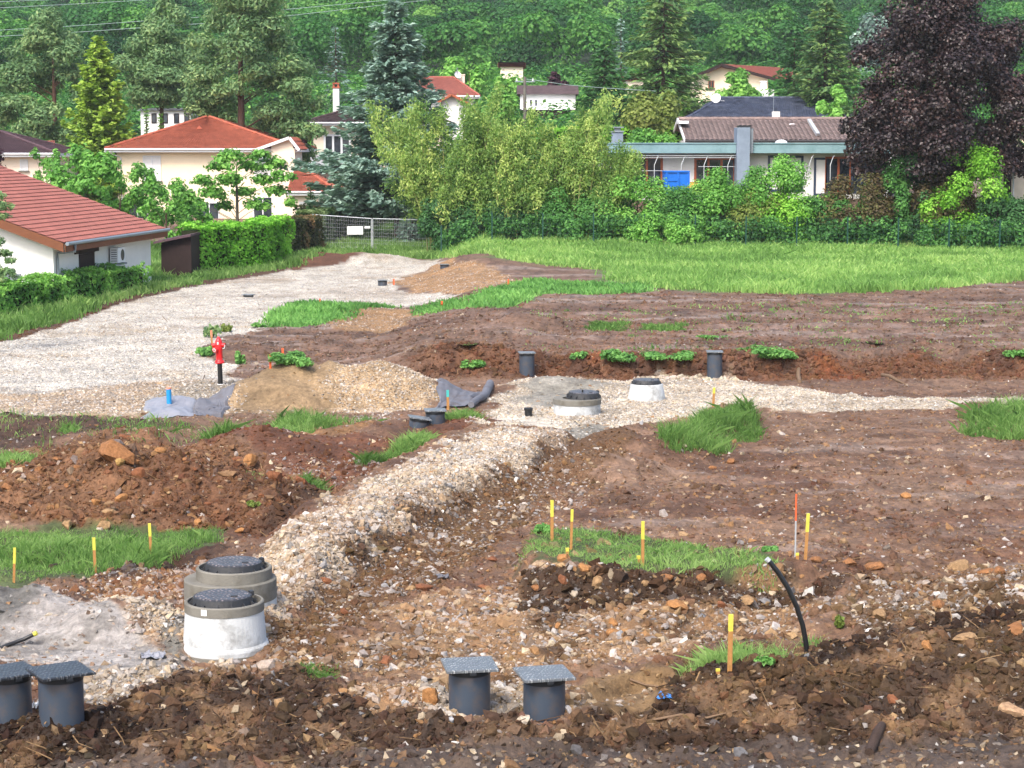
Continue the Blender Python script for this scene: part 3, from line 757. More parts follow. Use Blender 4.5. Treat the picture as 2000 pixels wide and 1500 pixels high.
M_BARK = plain("wet_bark", lin(84, 66, 56, .5), .8, .35, 10, .3, .7)
M_TWIG = plain("dead_wood", lin(150, 124, 100, .5), .85, .25, 12, .2)

def tread_mat(name, base, speck, cells, amt):
    m, nt, p = newmat(name)
    L = nt.links.new
    tc = N(nt, "ShaderNodeTexCoord")
    mp = N(nt, "ShaderNodeMapping"); mp.inputs["Rotation"].default_value = (0, 0, .785); mp.inputs["Scale"].default_value = (cells, cells * .55, cells)
    L(tc.outputs["Object"], mp.inputs["Vector"])
    v = N(nt, "ShaderNodeTexVoronoi", voronoi_dimensions="2D", i_Scale=1.0, i_Randomness=.55); L(mp.outputs[0], v.inputs["Vector"])
    no = N(nt, "ShaderNodeTexNoise", i_Scale=9.0, i_Detail=6.0, i_Roughness=.7); L(tc.outputs["Object"], no.inputs["Vector"])
    f = ramp(nt, no.outputs[0], [(.40, (0, 0, 0)), (.60, (amt,) * 3)])
    dome = ramp(nt, v.outputs["Distance"], [(.16, (1, 1, 1)), (.40, (0, 0, 0))])
    mm = N(nt, "ShaderNodeMath", operation='MULTIPLY'); L(f, mm.inputs[0]); L(dome, mm.inputs[1])
    L(mixcol(nt, base, speck, mm.outputs[0]), p.inputs["Base Color"])
    b = N(nt, "ShaderNodeBump", i_Strength=.9, i_Distance=.012); L(dome, b.inputs["Height"]); L(b.outputs[0], p.inputs["Normal"])
    p.inputs["Roughness"].default_value = .38; p.inputs["Specular IOR Level"].default_value = .55
    return m
M_LID = tread_mat("silvery_chequered_lid", lin(108, 114, 120, .7), lin(208, 212, 214, .7), 34, .8)
M_LID_D = tread_mat("dark_chequered_lid", lin(44, 49, 56, .7), lin(132, 138, 146, .6), 34, .8)
M_COVER = tread_mat("chequered_iron_cover", lin(70, 68, 72, .6), lin(186, 170, 166, .62), 22, .9)

def cover_parts(t, r, z, off=(0, 0), tilt=0.0, hh=.075):
    """cast-iron frame with ribs and the chequered round cover"""
    fr = MB()
    fr.lathe([(r * 1.17, 0), (r * 1.17, .012), (r * 1.07, .02), (r * 1.0, hh), (r * .96, hh + .004), (r * .96, hh - .02)], 40, smooth=False)
    for k in range(14):
        a = 2 * math.pi * k / 14 + .2
        c, s_ = math.cos(a), math.sin(a)
        fr.bar((r * 1.0 * c, r * 1.0 * s_, hh * .45), (r * 1.13 * c, r * 1.13 * s_, hh * .2), .012, hh * .5)
    a = .5
    fr.bar((r * 1.0 * math.cos(a), r * math.sin(a), hh * .9), (r * 1.12 * math.cos(a), r * 1.12 * math.sin(a), hh * .95), .07, .05)
    o = fr.build("cover_frame", M_IRON, t, (off[0], off[1], z))
    o.rotation_euler = (tilt, tilt * .7, 0)
    cv = MB()
    cv.lathe([(0, hh + .012), (r * .9, hh + .012), (r * .955, hh + .002), (r * .955, hh - .02)], 40)
    c = cv.build("cover", M_COVER, t, (off[0], off[1], z))
    c.rotation_euler = (tilt, tilt * .7, 0)
    lug = MB(); lug.box(-.035, .035, -.02, .02, hh + .012, hh + .022)
    l = lug.build("lifting_key_slot", M_IRON, c, None)
    l.location = (r * .45, -r * .35, 0)

def ring(t, name, r0, r1, rin, z0, z1, mat, c=(0, 0)):
    b = MB()
    b.lathe([(r0, z0), (r1, z1 - .012), (r1 - .012, z1), (rin, z1), (rin, z1 - .08)], 56, c=(c[0], c[1], 0))
    return b.build(name, mat, t)

# front manhole
d0 = 21.15
C0 = W(438, 1172, d0); zt = C0.z
t = thing("manhole", (C0.x, d0, zt - .62), "white concrete manhole with a small paper tag on its grey collar", "manhole", "concrete manholes")
b = MB(); b.lathe([(.485, -.3), (.485, .13), (.478, .15), (.452, .175), (.45, .2), (.425, .515)], 56); b.build("body", M_CONC_W, t)
b = MB(); b.lathe([(.488, .02), (.4905, .04), (.4905, .075), (.488, .085)], 56); b.build("base_joint", M_CONC_G, t)
ring(t, "collar", .432, .432, .398, .515, .62, M_CONC_G)
b = MB()
vs = []
for zz in (.54, .605):
    for k in range(4):
        a = -math.pi / 2 - .46 + .052 * k
        vs.append((.4345 * math.cos(a), .4345 * math.sin(a), zz))
b.add(vs, [(k, k + 1, 5 + k, 4 + k) for k in range(3)]); b.build("paper_tag", M_TAG, t)
cover_parts(t, .315, .555, (-.02, .015), .0, .115)
b = MB(); b.lathe([(.40, .548), (.2, .548)], 40); b.build("gap_shade_ring", M_BLACK, t)  # black ring paints the shade in the gap between collar and cover frame
# rear manhole
d1 = d0 + 1.25
C1 = W(457, 1106, d1)
t = thing("manhole", (C1.x, d1, C1.z - .62), "grey concrete manhole with wide stepped slab, just behind the tagged white one", "manhole", "concrete manholes")
ring(t, "collar", .435, .435, .40, .49, .62, M_CONC_G)
b = MB(); b.lathe([(.0, .488), (.52, .488), (.53, .478), (.53, .26)], 56, c=(-.045, 0, 0)); b.build("slab", M_CONC_G, t)
b = MB(); b.lathe([(.528, .258), (.528, -.5)], 56, c=(-.045, 0, 0)); b.build("body", M_CONC_W, t)
cover_parts(t, .32, .555, (.0, .01), 0, .115)
b = MB(); b.lathe([(.40, .548), (.2, .548)], 40); b.build("gap_shade_ring", M_BLACK, t)  # black ring again colours in the shade of the gap
# manhole with loose frame, middle distance
P = hit(1127, 812); d2 = P.y + .5
C2 = W(1127, 777, d2)
t = thing("manhole", (C2.x, d2, C2.z - .40), "manhole with thick grey rim and off-centre iron frame beside the black stub pipe", "manhole", "concrete manholes")
b = MB(); b.lathe([(.53, -.4), (.53, .275)], 56); b.build("body", M_CONC_W, t)
b = MB(); b.lathe([(.545, .275), (.545, .39), (.535, .40), (.33, .40), (.33, .3)], 56); b.build("collar", M_CONC_G, t)
cover_parts(t, .34, .40, (.15, .02), .035, .13)
b = MB(); b.tube([(.12, -.1, .54), (.12, -.1, .60)], .02, 8); b.build("lifting_peg", M_BLACK, t)
# white cone manhole at the bank
P = hit(1263, 784); d3 = P.y + .45
C3 = W(1263, 749, d3)
t = thing("manhole", (C3.x, d3, C3.z - .47), "white conical concrete manhole with dark cover, close to the earth bank and a grey chamber", "manhole", "concrete manholes")
b = MB(); b.lathe([(.475, -.4), (.47, .08), (.455, .10), (.385, .46), (.37, .47), (.2, .47)], 56); b.build("body", M_CONC_W, t)
cover_parts(t, .315, .47, (-.01, 0), .01, .09)

# inspection chambers
def chamber(px, ybase, ylid, label, rot=.2, r=.2, lid=.25, dcorr=0.0, tilt=(0, 0), hmin=None, lidm=None):
    P = hit(px, ybase); d = P.y + r * .9 + dcorr
    C = W(px, ylid, d)
    h = C.z - P.z
    if hmin: h = max(h, hmin)
    t = thing("inspection_chamber", (C.x, d, C.z - h), label, "inspection chamber", "grey plastic inspection chambers", 0)
    t.rotation_euler = (tilt[0], tilt[1], rot)
    b = MB(); b.lathe([(r, -.5), (r, h - .085)], 40, smooth=True); b.build("pipe", M_PVC, t)
    b = MB(); b.lathe([(r * .99, h - .088), (r * 1.015, h - .08), (r * 1.03, h - .022), (r * .9, h - .02)], 40); b.build("rim", M_PVC_D, t)
    b = MB(); q = lid
    b.add([(-q, -q, h - .02), (q, -q, h - .02), (q, q, h - .02), (-q, q, h - .02), (-q, -q, h), (q, -q, h), (q, q, h), (-q, q, h),
           (-q + .012, -q + .012, h + .008), (q - .012, -q + .012, h + .008), (q - .012, q - .012, h + .008), (-q + .012, q - .012, h + .008)],
          [(0, 3, 2, 1), (0, 1, 5, 4), (1, 2, 6, 5), (2, 3, 7, 6), (3, 0, 4, 7), (4, 5, 9, 8), (5, 6, 10, 9), (6, 7, 11, 10), (7, 4, 8, 11), (8, 9, 10, 11)])
    l = b.build("lid", lidm or M_LID, t)
    b = MB(); b.box(-.03, .03, -q - .014, -q + .0, h - .045, h - .021); b.build("latch", M_PVC_D, l)
    return t
chamber(17, 1412, 1310, "dark grey chamber with square lid at the left edge, half beside its twin", .62, .205, lidm=M_LID_D)
chamber(118, 1412, 1309, "dark grey chamber with square lid, white plastic strip at its foot", .55, .205, lidm=M_LID_D)
chamber(917, 1397, 1297, "dark grey chamber with silvery chequered lid, big ochre rock beside its foot", .16, .2)
chamber(1063, 1410, 1314, "dark grey chamber with silvery chequered lid standing by the tan pit wall", .22, .2)
chamber(1029, 737, 688, "tall grey chamber with flat lid against the earth bank, behind the loose-framed manhole", .12, .2, .215)
chamber(1396, 741, 686, "tall grey chamber with flat lid against the earth bank, right of the white cone manhole", -.05, .2, .215)
chamber(850, 829, 800, "half buried grey chamber with soil on its lid beside a turquoise-topped stake", .1, .2, .22)
chamber(817, 836, 815, "half buried grey chamber leaning sideways in the red earth", .2, .2, .22, 0, (0, .16), .2)
chamber(747, 559, 547, "short grey chamber stub on the gravel road by the ochre stones", .1, .2, .21)
chamber(868, 524, 516, "low grey chamber stub at the far end of the gravel road near the fence", .1, .2, .21)
chamber(485, 581, 575, "flat grey chamber lid barely above the middle of the gravel road", -.2, .2, .23)

# black stub
P = hit(1032, 813)
t = thing("stub_pipe", (P.x, P.y, P.z - .02), "short black stub pipe with wider rim in white sand", "pipe")
b = MB(); b.lathe([(.095, -.1), (.085, .14)], 24, smooth=True); b.build("pipe", M_BLACK, t)
b = MB(); b.lathe([(.088, .135), (.10, .145), (.10, .20), (.07, .205), (.06, .17), (.0, .17)], 24); b.build("socket_rim", M_BLACK, t)

# hydrant
P = hit(431, 752)
t = thing("fire_hydrant", P, "bright red fire hydrant on a black pipe standing at the gravel road", "hydrant")
t.rotation_euler = (0, -.03, 0)
b = MB(); b.lathe([(.062, -.3), (.062, .56)], 24, smooth=True); b.build("stem", M_BLACK, t)
b = MB(); b.lathe([(.075, .0), (.08, .01), (.08, .03), (.063, .03)], 24); b.build("stem_collar", M_WHITEP, t)
b = MB(); b.lathe([(.05, .545), (.115, .55), (.12, .575), (.115, .60), (.088, .61), (.083, .66), (.085, .86), (.10, .90), (.102, 1.04), (.095, 1.07), (.06, 1.09)], 32, smooth=True)
for k in range(8):
    a = k * math.pi / 4; b.tube([(.1 * math.cos(a), .1 * math.sin(a), .59), (.1 * math.cos(a), .1 * math.sin(a), .625)], .012, 6)
b.build("barrel", M_HYDRANT, t)
b = MB(); b.lathe([(.09, 1.075), (.088, 1.11), (.07, 1.16), (.04, 1.195), (.03, 1.20), (.03, 1.235), (0, 1.235)], 28, smooth=True); b.build("cap", M_HYDRANT, t)
def nozzle(dx, dy, z, r, ln, ringm=None):
    b = MB(); d = Vector((dx, dy, -.12)).normalized(); o0 = Vector((0, 0, z)) + d * .05
    b.tube([o0, o0 + d * ln], r, 18); b.tube([o0 + d * ln, o0 + d * (ln + .035)], r * 1.18, 8)
    n = b.build("nozzle", M_HYDRANT, t)
    if ringm:
        b = MB(); e = o0 + d * (ln + .036)
        b.tube([e, e + d * .006], r * .8, 18, mi=0); b.build("nozzle_ring", ringm, n)
        b = MB(); b.tube([e + d * .004, e + d * .011], r * .45, 16); b.build("nozzle_plug", M_HYDRANT, n)
nozzle(-.55, -.9, .93, .058, .10, M_WHITEP)
nozzle(-1, -.15, 1.03, .045, .09)
nozzle(1, -.25, 1.03, .045, .08)
b = MB(); b.tube([(.14, -.06, 1.05), (.165, -.07, 1.0), (.15, -.07, .94), (.10, -.07, .93)], .009, 6); b.build("chain", M_WHITEP, t)
b = MB(); b.box(-.03, .012, -.108, -.102, 1.04, 1.10); b.build("number_plate", M_WHITEP, t)

# draped sheets
def drape(name, corners, nu, nv, fold, hump, mat, label, cat, seed, lift_=.03):
    u = np.linspace(0, 1, nu); v = np.linspace(0, 1, nv)
    c = [g2w([p[0]], [p[1]]) for p in corners]
    c = [np.array([a[0][0], a[1][0]]) for a in c]
    U, V_ = np.meshgrid(u, v, indexing='ij')
    xy = ((1 - U)[..., None] * ((1 - V_)[..., None] * c[0] + V_[..., None] * c[3]) + U[..., None] * ((1 - V_)[..., None] * c[1] + V_[..., None] * c[2]))
    X = xy[..., 0] + .12 * fbm(U * 3, V_ * 3, 1, 2, seed); Y = xy[..., 1] + .2 * fbm(U * 3 + 9, V_ * 3, 1, 2, seed + 1)
    Z = gz(X, Y) + lift_ + fold * (1 - np.abs(fbm(U * 5 + V_ * 2, V_ * 4 - U, 1, 3, seed + 3))) * .5
    for (cu, cv, rr, hh) in hump:
        q = np.sqrt(((U - cu) / rr) ** 2 + ((V_ - cv) / (rr * 1.3)) ** 2)
        ang = np.arctan2(V_ - cv, U - cu)
        Z += hh * np.clip(1 - q, 0, 1) ** .9 * (1 + .16 * np.sin(ang * 7 + seed))
    edge = np.minimum(np.minimum(U, 1 - U), np.minimum(V_, 1 - V_))
    Z -= .05 * (1 - fit(edge, 0, .08))
    ix = np.arange(nu * nv).reshape(nu, nv)
    q = np.stack([ix[:-1, :-1].ravel(), ix[1:, :-1].ravel(), ix[1:, 1:].ravel(), ix[:-1, 1:].ravel()], 1)
    me = mesh_np(name, np.stack([X.ravel(), Y.ravel(), Z.ravel()], 1), [q], True)
    return tag(link(name, me, mat), label, cat)
drape("plastic_sheet", [(278, 818), (395, 814), (382, 783), (290, 790)], 40, 30, .05, [(.5, .45, .5, .07)], M_FILM, "pale wrinkled plastic sheet heaped round the foot of the blue pipe", "plastic sheet", 301)
drape("ground_fabric", [(372, 813), (446, 812), (462, 786), (385, 787)], 34, 26, .09, [], M_FELT, "grey fabric sheet on the gravel between blue pipe and sand heap", "fabric sheet", 311)
t = thing("ground_fabric", hit(900, 785), "grey fabric sheet ending in a roll, beside the stone heap", "fabric sheet")
o = drape("sheet", [(838, 806), (922, 800), (946, 770), (862, 775)], 36, 26, .10, [], M_FELT, None, None, 321, .05)
o.location = tuple(-c for c in t.location); o.parent = t
b = MB(); pts = []
for k in range(9):
    f = k / 8.0
    q = g2w([920 + 37 * f + 5 * math.sin(f * 3.1)], [802 - 42 * f])
    pts.append(Vector((q[0][0], q[1][0], float(gz(q[0], q[1])[0]) + .09)))
b.tube(pts, [.07, .09, .08, .09, .10, .10, .11, .11, .10], 14); o = b.build("roll", M_FELT, t)
o.location = tuple(-c for c in t.location)
# blue pipe
P = hit(331, 797)
t = thing("blue_pipe", P, "upright bright blue water pipe rising from a heap of plastic sheet", "pipe")
b = MB(); hb = W(331, 760, P.y).z - P.z
b.tube([(0, 0, -.1), (-.01, 0, hb)], .058, 20, smooth=True); b.build("pipe", M_BLUEPIPE, t)
b = MB(); b.tube([(-.01, 0, hb), (-.01, 0, hb + .035)], .052, 20); b.build("end_cap", M_PINKP, t)

# stakes
def stake(px, ytop, ybase, label, topm, frac=.33, w=.04, lean=0.0, body=None, group="wooden marker stakes"):
    P = hit(px, ybase); C = W(px, ytop, P.y); h = C.z - P.z
    t = thing("marker_stake", P, label, "stake", group, .3)
    t.rotation_euler = (0, lean, .3)
    b = MB(); b.box(-w / 2, w / 2, -w * .35, w * .35, -.15, h * (1 - frac)); b.build("shaft", body or M_WOOD, t)
    b = MB(); b.box(-w / 2 - .001, w / 2 + .001, -w * .35 - .001, w * .35 + .001, h * (1 - frac), h); b.build("painted_tip", topm, t)
Y_ = M_YEL
stake(27, 1070, 1138, "yellow-tipped stake at the left edge of the front grass strip", Y_, .45, .03, .05)
stake(186, 1050, 1119, "yellow-tipped stake in the front grass strip, middle of three", Y_, .35, .036, -.02)
stake(295, 1022, 1086, "yellow-tipped stake in the front grass strip, nearest the two manholes", Y_, .4, .036, -.03)
stake(1078, 977, 1057, "yellow-tipped stake behind the grass island, nearest the trench slope", Y_, .4, .036, .0)
stake(1115, 995, 1074, "yellow-tipped stake on the grass island above the ochre rock", Y_, .3, .03, .03)
stake(1255, 1018, 1106, "yellow-tipped stake at the broken dark edge of the grass island", Y_, .4, .034, .0)
stake(1573, 1003, 1093, "yellow-tipped stake beside the thin orange rod", Y_, .4, .034, .05)
stake(1553, 965, 1090, "thin grey rod with orange upper half", M_ORG, .42, .018, .0, M_STEEL, "thin marker rods")
stake(1425, 1200, 1316, "thick yellow-tipped stake in the nearest grass tuft, left of the bent black pipe", Y_, .28, .04, .01)
stake(1393, 757, 795, "yellow-tipped stake in the tall grass clump by the flat gravel", Y_, .3, .045, .04)
stake(875, 762, 800, "turquoise-tipped stake beside the half buried chamber", M_CYAN, .35, .05, -.02)
stake(528, 692, 722, "orange stake behind the sand heap, left of the weed bush", M_ORG, .98, .045, .02, None)
stake(553, 680, 700, "orange stake rising out of the weed bush behind the sand heap", M_ORG, .98, .055, -.06, None)
stake(414, 645, 672, "pink-tipped stake at the road edge just behind the hydrant", M_PINKP, .5, .05, -.04)
stake(863, 588, 602, "short orange stake in the weeds below the ochre stones", M_ORG, .95, .06, 0)
stake(769, 545, 557, "small orange peg beside the short chamber stub on the road", M_ORG, .95, .06, 0)
stake(993, 545, 558, "small orange peg in the grass band behind the ochre stones", M_ORG, .95, .05, 0)
stake(625, 583, 598, "small orange peg in the weeds at the road's inner edge", M_ORG, .95, .05, 0)
stake(1108, 1070, 1084, "short yellow-topped peg in the grass beside a tall stake", Y_, .5, .035, 0, None, "short survey pegs")
stake(1247, 1085, 1099, "short yellow-topped peg at the dark edge beside a tall stake", Y_, .5, .04, 0, None, "short survey pegs")
stake(1557, 1080, 1093, "short yellow-topped peg at the foot of the orange rod", Y_, .4, .035, 0, None, "short survey pegs")
stake(1402, 1306, 1318, "short yellow-topped peg low in the nearest grass tuft", Y_, .5, .035, 0, None, "short survey pegs")

# bent pipe, hose
P = hit(1576, 1277); d = P.y
b = MB(); b.tube([W(1577, 1285, d), W(1574, 1255, d), W(1568, 1222, d), W(1556, 1185, d), W(1540, 1150, d), W(1520, 1118, d), W(1502, 1096, d)], .027, 12)
t = thing("bent_pipe", P, "black plastic pipe curving up out of the mud beside a grass tuft", "pipe")
o = b.build("pipe", M_BLACK, t); o.location = tuple(-c for c in P)
b = MB(); b.tube([W(1502, 1096, d), W(1497, 1091, d)], .028, 12); o = b.build("cut_end", M_STEEL, t); o.location = tuple(-c for c in P)
P = hit(20, 1275); d = P.y
t = thing("hose", P, "black hose with yellow end lying on the sand at the left edge", "hose")
b = MB(); b.tube([W(-60, 1300, d), W(-10, 1270, d + .1), W(20, 1258, d + .2), W(48, 1248, d + .3), W(66, 1239, d + .3)], .022, 10); o = b.build("tube", M_BLACK, t); o.location = tuple(-c for c in P)
b = MB(); b.tube([W(66, 1239, d + .3), W(72, 1236, d + .3)], .026, 10); o = b.build("end_cap", M_YEL, t); o.location = tuple(-c for c in P)

# scraps
def scrap(name, px, py, w, mat, label, cat, seed, hgt=.5):
    P = hit(px, py); r = np.random.default_rng(seed); s_ = w * px_m(P.y)
    n = 9; u = np.linspace(-.5, .5, n); U, V_ = np.meshgrid(u, u, indexing='ij')
    Z = hgt * s_ * np.abs(r.normal(0, .35, (n, n))); X = U * s_ + r.normal(0, .06, (n, n)) * s_; Y = V_ * s_ + r.normal(0, .06, (n, n)) * s_
    ix = np.arange(n * n).reshape(n, n)
    q = np.stack([ix[:-1, :-1].ravel(), ix[1:, :-1].ravel(), ix[1:, 1:].ravel(), ix[:-1, 1:].ravel()], 1)
    me = mesh_np(name, np.stack([X.ravel(), Y.ravel(), Z.ravel()], 1), [q], False)
    o = tag(link(name, me, mat), label, cat); o.location = (P.x, P.y, P.z + .02)
scrap("plastic_scrap", 1297, 1368, 28, M_BLUEFILM, "crumpled blue plastic scrap in the dark mud near the pit wall", "litter", 1)
scrap("plastic_film", 300, 1285, 45, M_FILM, "clear plastic film with bluish folds at the foot of the sand heap", "litter", 2, .25)
scrap("plastic_strip", 68, 1385, 24, M_TAG, "torn white plastic strip between the two left chambers", "litter", 3, .8)
scrap("plastic_film", 865, 1120 + 10, 24, M_FELT, "grey scrap of plastic on the tan ground below the trench slope", "litter", 4, .3)
def stick(name, pts, rs, mat, label, cat):
    q = [hit(a, b_) for a, b_ in pts]
    P0 = q[0]; b = MB(); b.tube([p - P0 + Vector((0, 0, rs[i] * .7 + e)) for i, (p, (a, b_), e) in enumerate(zip(q, pts, [0] * len(pts)))], rs, 9)
    o = b.build(name, mat); o.location = P0
    return tag(o, label, cat)
stick("log", [(1698, 1478), (1706, 1458), (1714, 1440), (1722, 1424)], [.045, .05, .05, .04], M_BARK, "dark wet log lying in the front mud, lower right", "log")
stick("branch", [(1722, 735), (1738, 738), (1752, 745), (1768, 752)], [.05, .05, .04, .02], M_TWIG, "forked dead branch lying at the foot of the bank", "branch")
stick("branch", [(1560, 728), (1559, 738), (1562, 748)], [.05, .06, .05], M_TWIG, "short pale stick upright against the orange bank", "branch")
stick("branch", [(100, 1112), (122, 1106), (140, 1098)], [.04, .035, .03], M_BARK, "dark bark piece at the edge of the front grass strip", "branch")
stick("root", [(1270, 1410), (1330, 1398), (1380, 1405), (1440, 1390)], [.012, .014, .012, .006], M_TWIG, "thin root trailing out of the dark front bank", "root")
stick("root", [(1840, 1400), (1880, 1380), (1905, 1370)], [.02, .018, .01], M_BARK, "dark root sticking out of the right front bank", "root")
stick("root", [(1230, 1330), (1260, 1340), (1300, 1345), (1330, 1338)], [.012, .012, .01, .006], M_TWIG, "brown root along the top of the tan pit wall", "root")

# rocks
def rock_mesh(w, seed, col, flat):
    r = np.random.default_rng(seed)
    V1 = [v for v in IV]; F1 = []; mid = {}
    def m(a, b):
        k = (min(a, b), max(a, b))
        if k not in mid:
            p = V1[a] + V1[b]; V1.append(p / np.linalg.norm(p)); mid[k] = len(V1) - 1
        return mid[k]
    for a, b, c in IF:
        x, y, z = m(a, b), m(b, c), m(c, a); F1 += [(a, x, z), (b, y, x), (c, z, y), (x, y, z)]
    V1 = np.array(V1) * (1 + .10 * r.normal(0, 1, (len(V1), 1)))
    for _ in range(9):
        n = r.normal(0, 1, 3); n /= np.linalg.norm(n); dd = r.uniform(.45, .8)
        k = V1 @ n
        V1 -= np.clip(k - dd, 0, None)[:, None] * n
    V1 *= np.array([1.1, .85, flat]) * w * .56
    return mesh_np("rock", V1, [np.array(F1)], False, {"col": np.repeat(np.array(col)[None], len(V1), 0)})
OC1, OC2, OC3, OC4, WHT = lin(206, 150, 96, .52), lin(186, 132, 88, .5), lin(170, 112, 78, .48), lin(196, 160, 118, .52), lin(222, 206, 184, .58)
M_ROCK = colmat("rock", .9, .25, .8)
def rock(px, py, w, col, label, group, flat=.7, rot=None, seed=[500]):
    seed[0] += 1
    P = hit(px, py + w * .12); wm = w * px_m(P.y)
    o = link("rock", rock_mesh(wm, seed[0], col, flat), M_ROCK)
    o.location = (P.x, P.y + wm * .25, P.z + wm * flat * .22)
    o.rotation_euler = (.15 * math.sin(seed[0]), .2 * math.cos(seed[0] * 1.7), seed[0] * 2.1 if rot is None else rot)
    tag(o, label, "rock", group)
GA = "boulders on the brown heap"
rock(222, 892, 78, OC2, "largest ochre boulder near the crest of the brown heap", GA, .75, .2)
rock(232, 907, 24, lin(206, 168, 104, .52), "yellowish rock tucked under the largest boulder on the heap", GA, .8)
rock(312, 882, 24, OC1, "yellow-ochre rock right of the heap's crest", GA)
rock(243, 853, 32, OC3, "flat reddish rock right at the heap's crest", GA, .4)
rock(487, 905, 34, OC1, "pale pointed rock slab on the right shoulder of the heap", GA, 1.2, .9)
rock(462, 897, 28, OC3, "flat brown rock beside the pointed slab on the heap", GA, .45)
rock(533, 935, 36, OC3, "reddish rock at the right end of the heap", GA, .75)
rock(586, 943, 30, OC3, "last reddish lump at the right foot of the heap, near the root tangle", GA, .8)
rock(112, 898, 26, OC2, "slanted ochre rock on the left shoulder of the heap", GA, .5)
rock(270, 932, 28, OC3, "brown upright rock halfway down the heap", GA, 1.0)
rock(186, 982, 24, OC1, "yellowish rock low on the heap, left of the twin ochre one", GA)
rock(236, 977, 28, OC1, "broad ochre rock low on the middle of the heap", GA)
rock(210, 1000, 26, OC4, "flat pale rock near the heap's foot", GA, .5)
rock(12, 958, 24, OC2, "ochre rock at the left edge of the heap", GA, .9)
for (x, y, w) in [(75, 918, 18), (40, 940, 18), (100, 995, 18), (150, 915, 14), (265, 905, 16), (345, 935, 14), (380, 920, 15), (430, 955, 16), (300, 1000, 15), (60, 985, 14), (165, 945, 14), (330, 965, 14), (405, 985, 16), (205, 955, 13), (130, 950, 14), (475, 985, 16), (25, 905, 15), (360, 900, 13), (445, 925, 13), (510, 970, 15)]:
    rock(x, y, w, [OC2, OC3, OC4][(x + y) % 3], "small ochre rock among the clods of the brown heap", GA + ", small ones")
GB = "rocks at the grass strip"
rock(131, 1031, 24, OC4, "grey-brown rock at the back edge of the grass strip, left one", GB, .9)
rock(205, 1030, 26, OC4, "rounded pale rock at the back of the grass strip between two stakes", GB, .95)
rock(193, 1035, 15, WHT, "small whitish rock touching the rounded pale one", GB)
rock(386, 1024, 24, OC1, "rounded ochre rock at the back right of the grass strip", GB, .7)
rock(466, 1040, 20, OC1, "ochre rock where the grass strip meets the gravel", GB)
rock(565, 1042, 18, WHT, "white stone on the left rim of the trench gravel", GB)
GC = "rocks around the front pit"
rock(838, 1372, 44, OC1, "large triangular ochre rock left of the silvery lidded chamber", GC, 1.0, .4)
rock(1017, 1407, 42, WHT, "flat whitish rock between the two silvery lidded chambers", GC, .45, .1)
rock(905, 1404, 26, WHT, "pale pointed rock in front of the left silvery lidded chamber", GC, .7)
rock(885, 1408, 22, lin(188, 190, 196, .55), "bluish grey rock at the foot of the left silvery lidded chamber", GC)
rock(790, 1378, 22, lin(200, 204, 210, .58), "bluish white rock left of the triangular ochre rock", GC, .7)
rock(545, 1380, 30, OC4, "pale upright rock in the dark earth, lower left of the pit", GC, 1.0)
rock(752, 1292, 36, OC3, "flat reddish slab on the pit's left slope", GC, .35)
rock(830, 1150, 38, OC3, "flat reddish slab at the foot of the trench slope", GC, .4)
rock(950, 1148, 32, OC3, "thin reddish slab on the tan ground, left of the dark bank", GC, .3)
rock(962, 1092, 24, OC3, "flat reddish rock above the dark bank's left end", GC, .4)
rock(672, 1200, 22, OC3, "reddish stone standing out of the trench slope", GC, .8)
rock(636, 1140, 22, OC3, "reddish stone at the top of the trench slope", GC, .8)
GD = "rocks along the grass island bank"
rock(1098, 1092, 32, OC1, "ochre rock resting on the front edge of the grass island", GD, .6)
rock(1143, 1113, 32, OC1, "jagged ochre rock set in the dark bank below the grass island", GD, .85)
rock(1167, 1146, 24, OC4, "pale upright rock in the dark bank", GD, 1.1)
rock(1210, 1138, 44, lin(92, 72, 58, .42), "big dark earth-stained boulder in the bank under the middle stake", GD, .9)
rock(1303, 1130, 26, OC2, "brownish rock in the right half of the dark bank", GD)
rock(1258, 1146, 22, OC4, "small buff rock at the foot of the dark bank", GD)
rock(1325, 1187, 44, OC1, "broad orange rock on the tan pit floor", GD, .65)
rock(1119, 1163, 26, WHT, "whitish lump at the left foot of the dark bank", GD, .7)
rock(1198, 1240, 30, OC1, "rounded yellow-ochre rock on the middle of the pit floor", GD, .65)
rock(1198, 1218, 22, OC1, "small yellow rock just above the rounded one on the pit floor", GD, .7)
rock(1090, 1226, 18, OC1, "ochre pebble rock left of the rounded one on the pit floor", GD)
rock(1050, 1150, 22, OC2, "brown rock on the left of the dark bank", GD)
rock(1100, 1140, 22, OC3, "rust brown rock tucked under the dark bank's left end", GD, 1.0)
rock(1370, 1135, 28, OC2, "brown rock in the dark bank, right of the broad orange one", GD)
rock(1410, 1185, 22, OC3, "pinkish rock left of the large mossy one", GD)
rock(1458, 1175, 40, OC4, "large buff rock with mossy top near the bent pipe", GD, .6)
GE = "rocks on the right field and banks"
rock(1718, 1203, 34, OC4, "rounded buff rock above the right dark bank", GE, .75)
rock(1660, 1103, 26, OC2, "brown rock at the left of a row on the right field", GE)
rock(1710, 1110, 42, OC2, "wide cracked brown rock on the right field", GE, .55)
rock(1593, 1095, 32, OC2, "flat brown rock right of the last yellow stake", GE, .5)
rock(1876, 1110, 48, OC4, "wide pale rock on the right field", GE, .5)
rock(1926, 1118, 34, OC2, "low buff rock beside the wide pale one", GE, .45)
rock(1953, 1119, 26, OC2, "rounded buff rock at the right of the row", GE, .8)
rock(1770, 971, 24, OC1, "lone yellowish rock on the upper right field", GE, .7)
rock(1834, 1184, 30, OC2, "brown rock behind the right dark bank", GE, .75)
rock(1912, 1168, 26, OC4, "buff flat rock behind the bank at right", GE, .5)
rock(1884, 1247, 54, OC4, "long pale split slab on the right dark bank", GE, .3, .3)
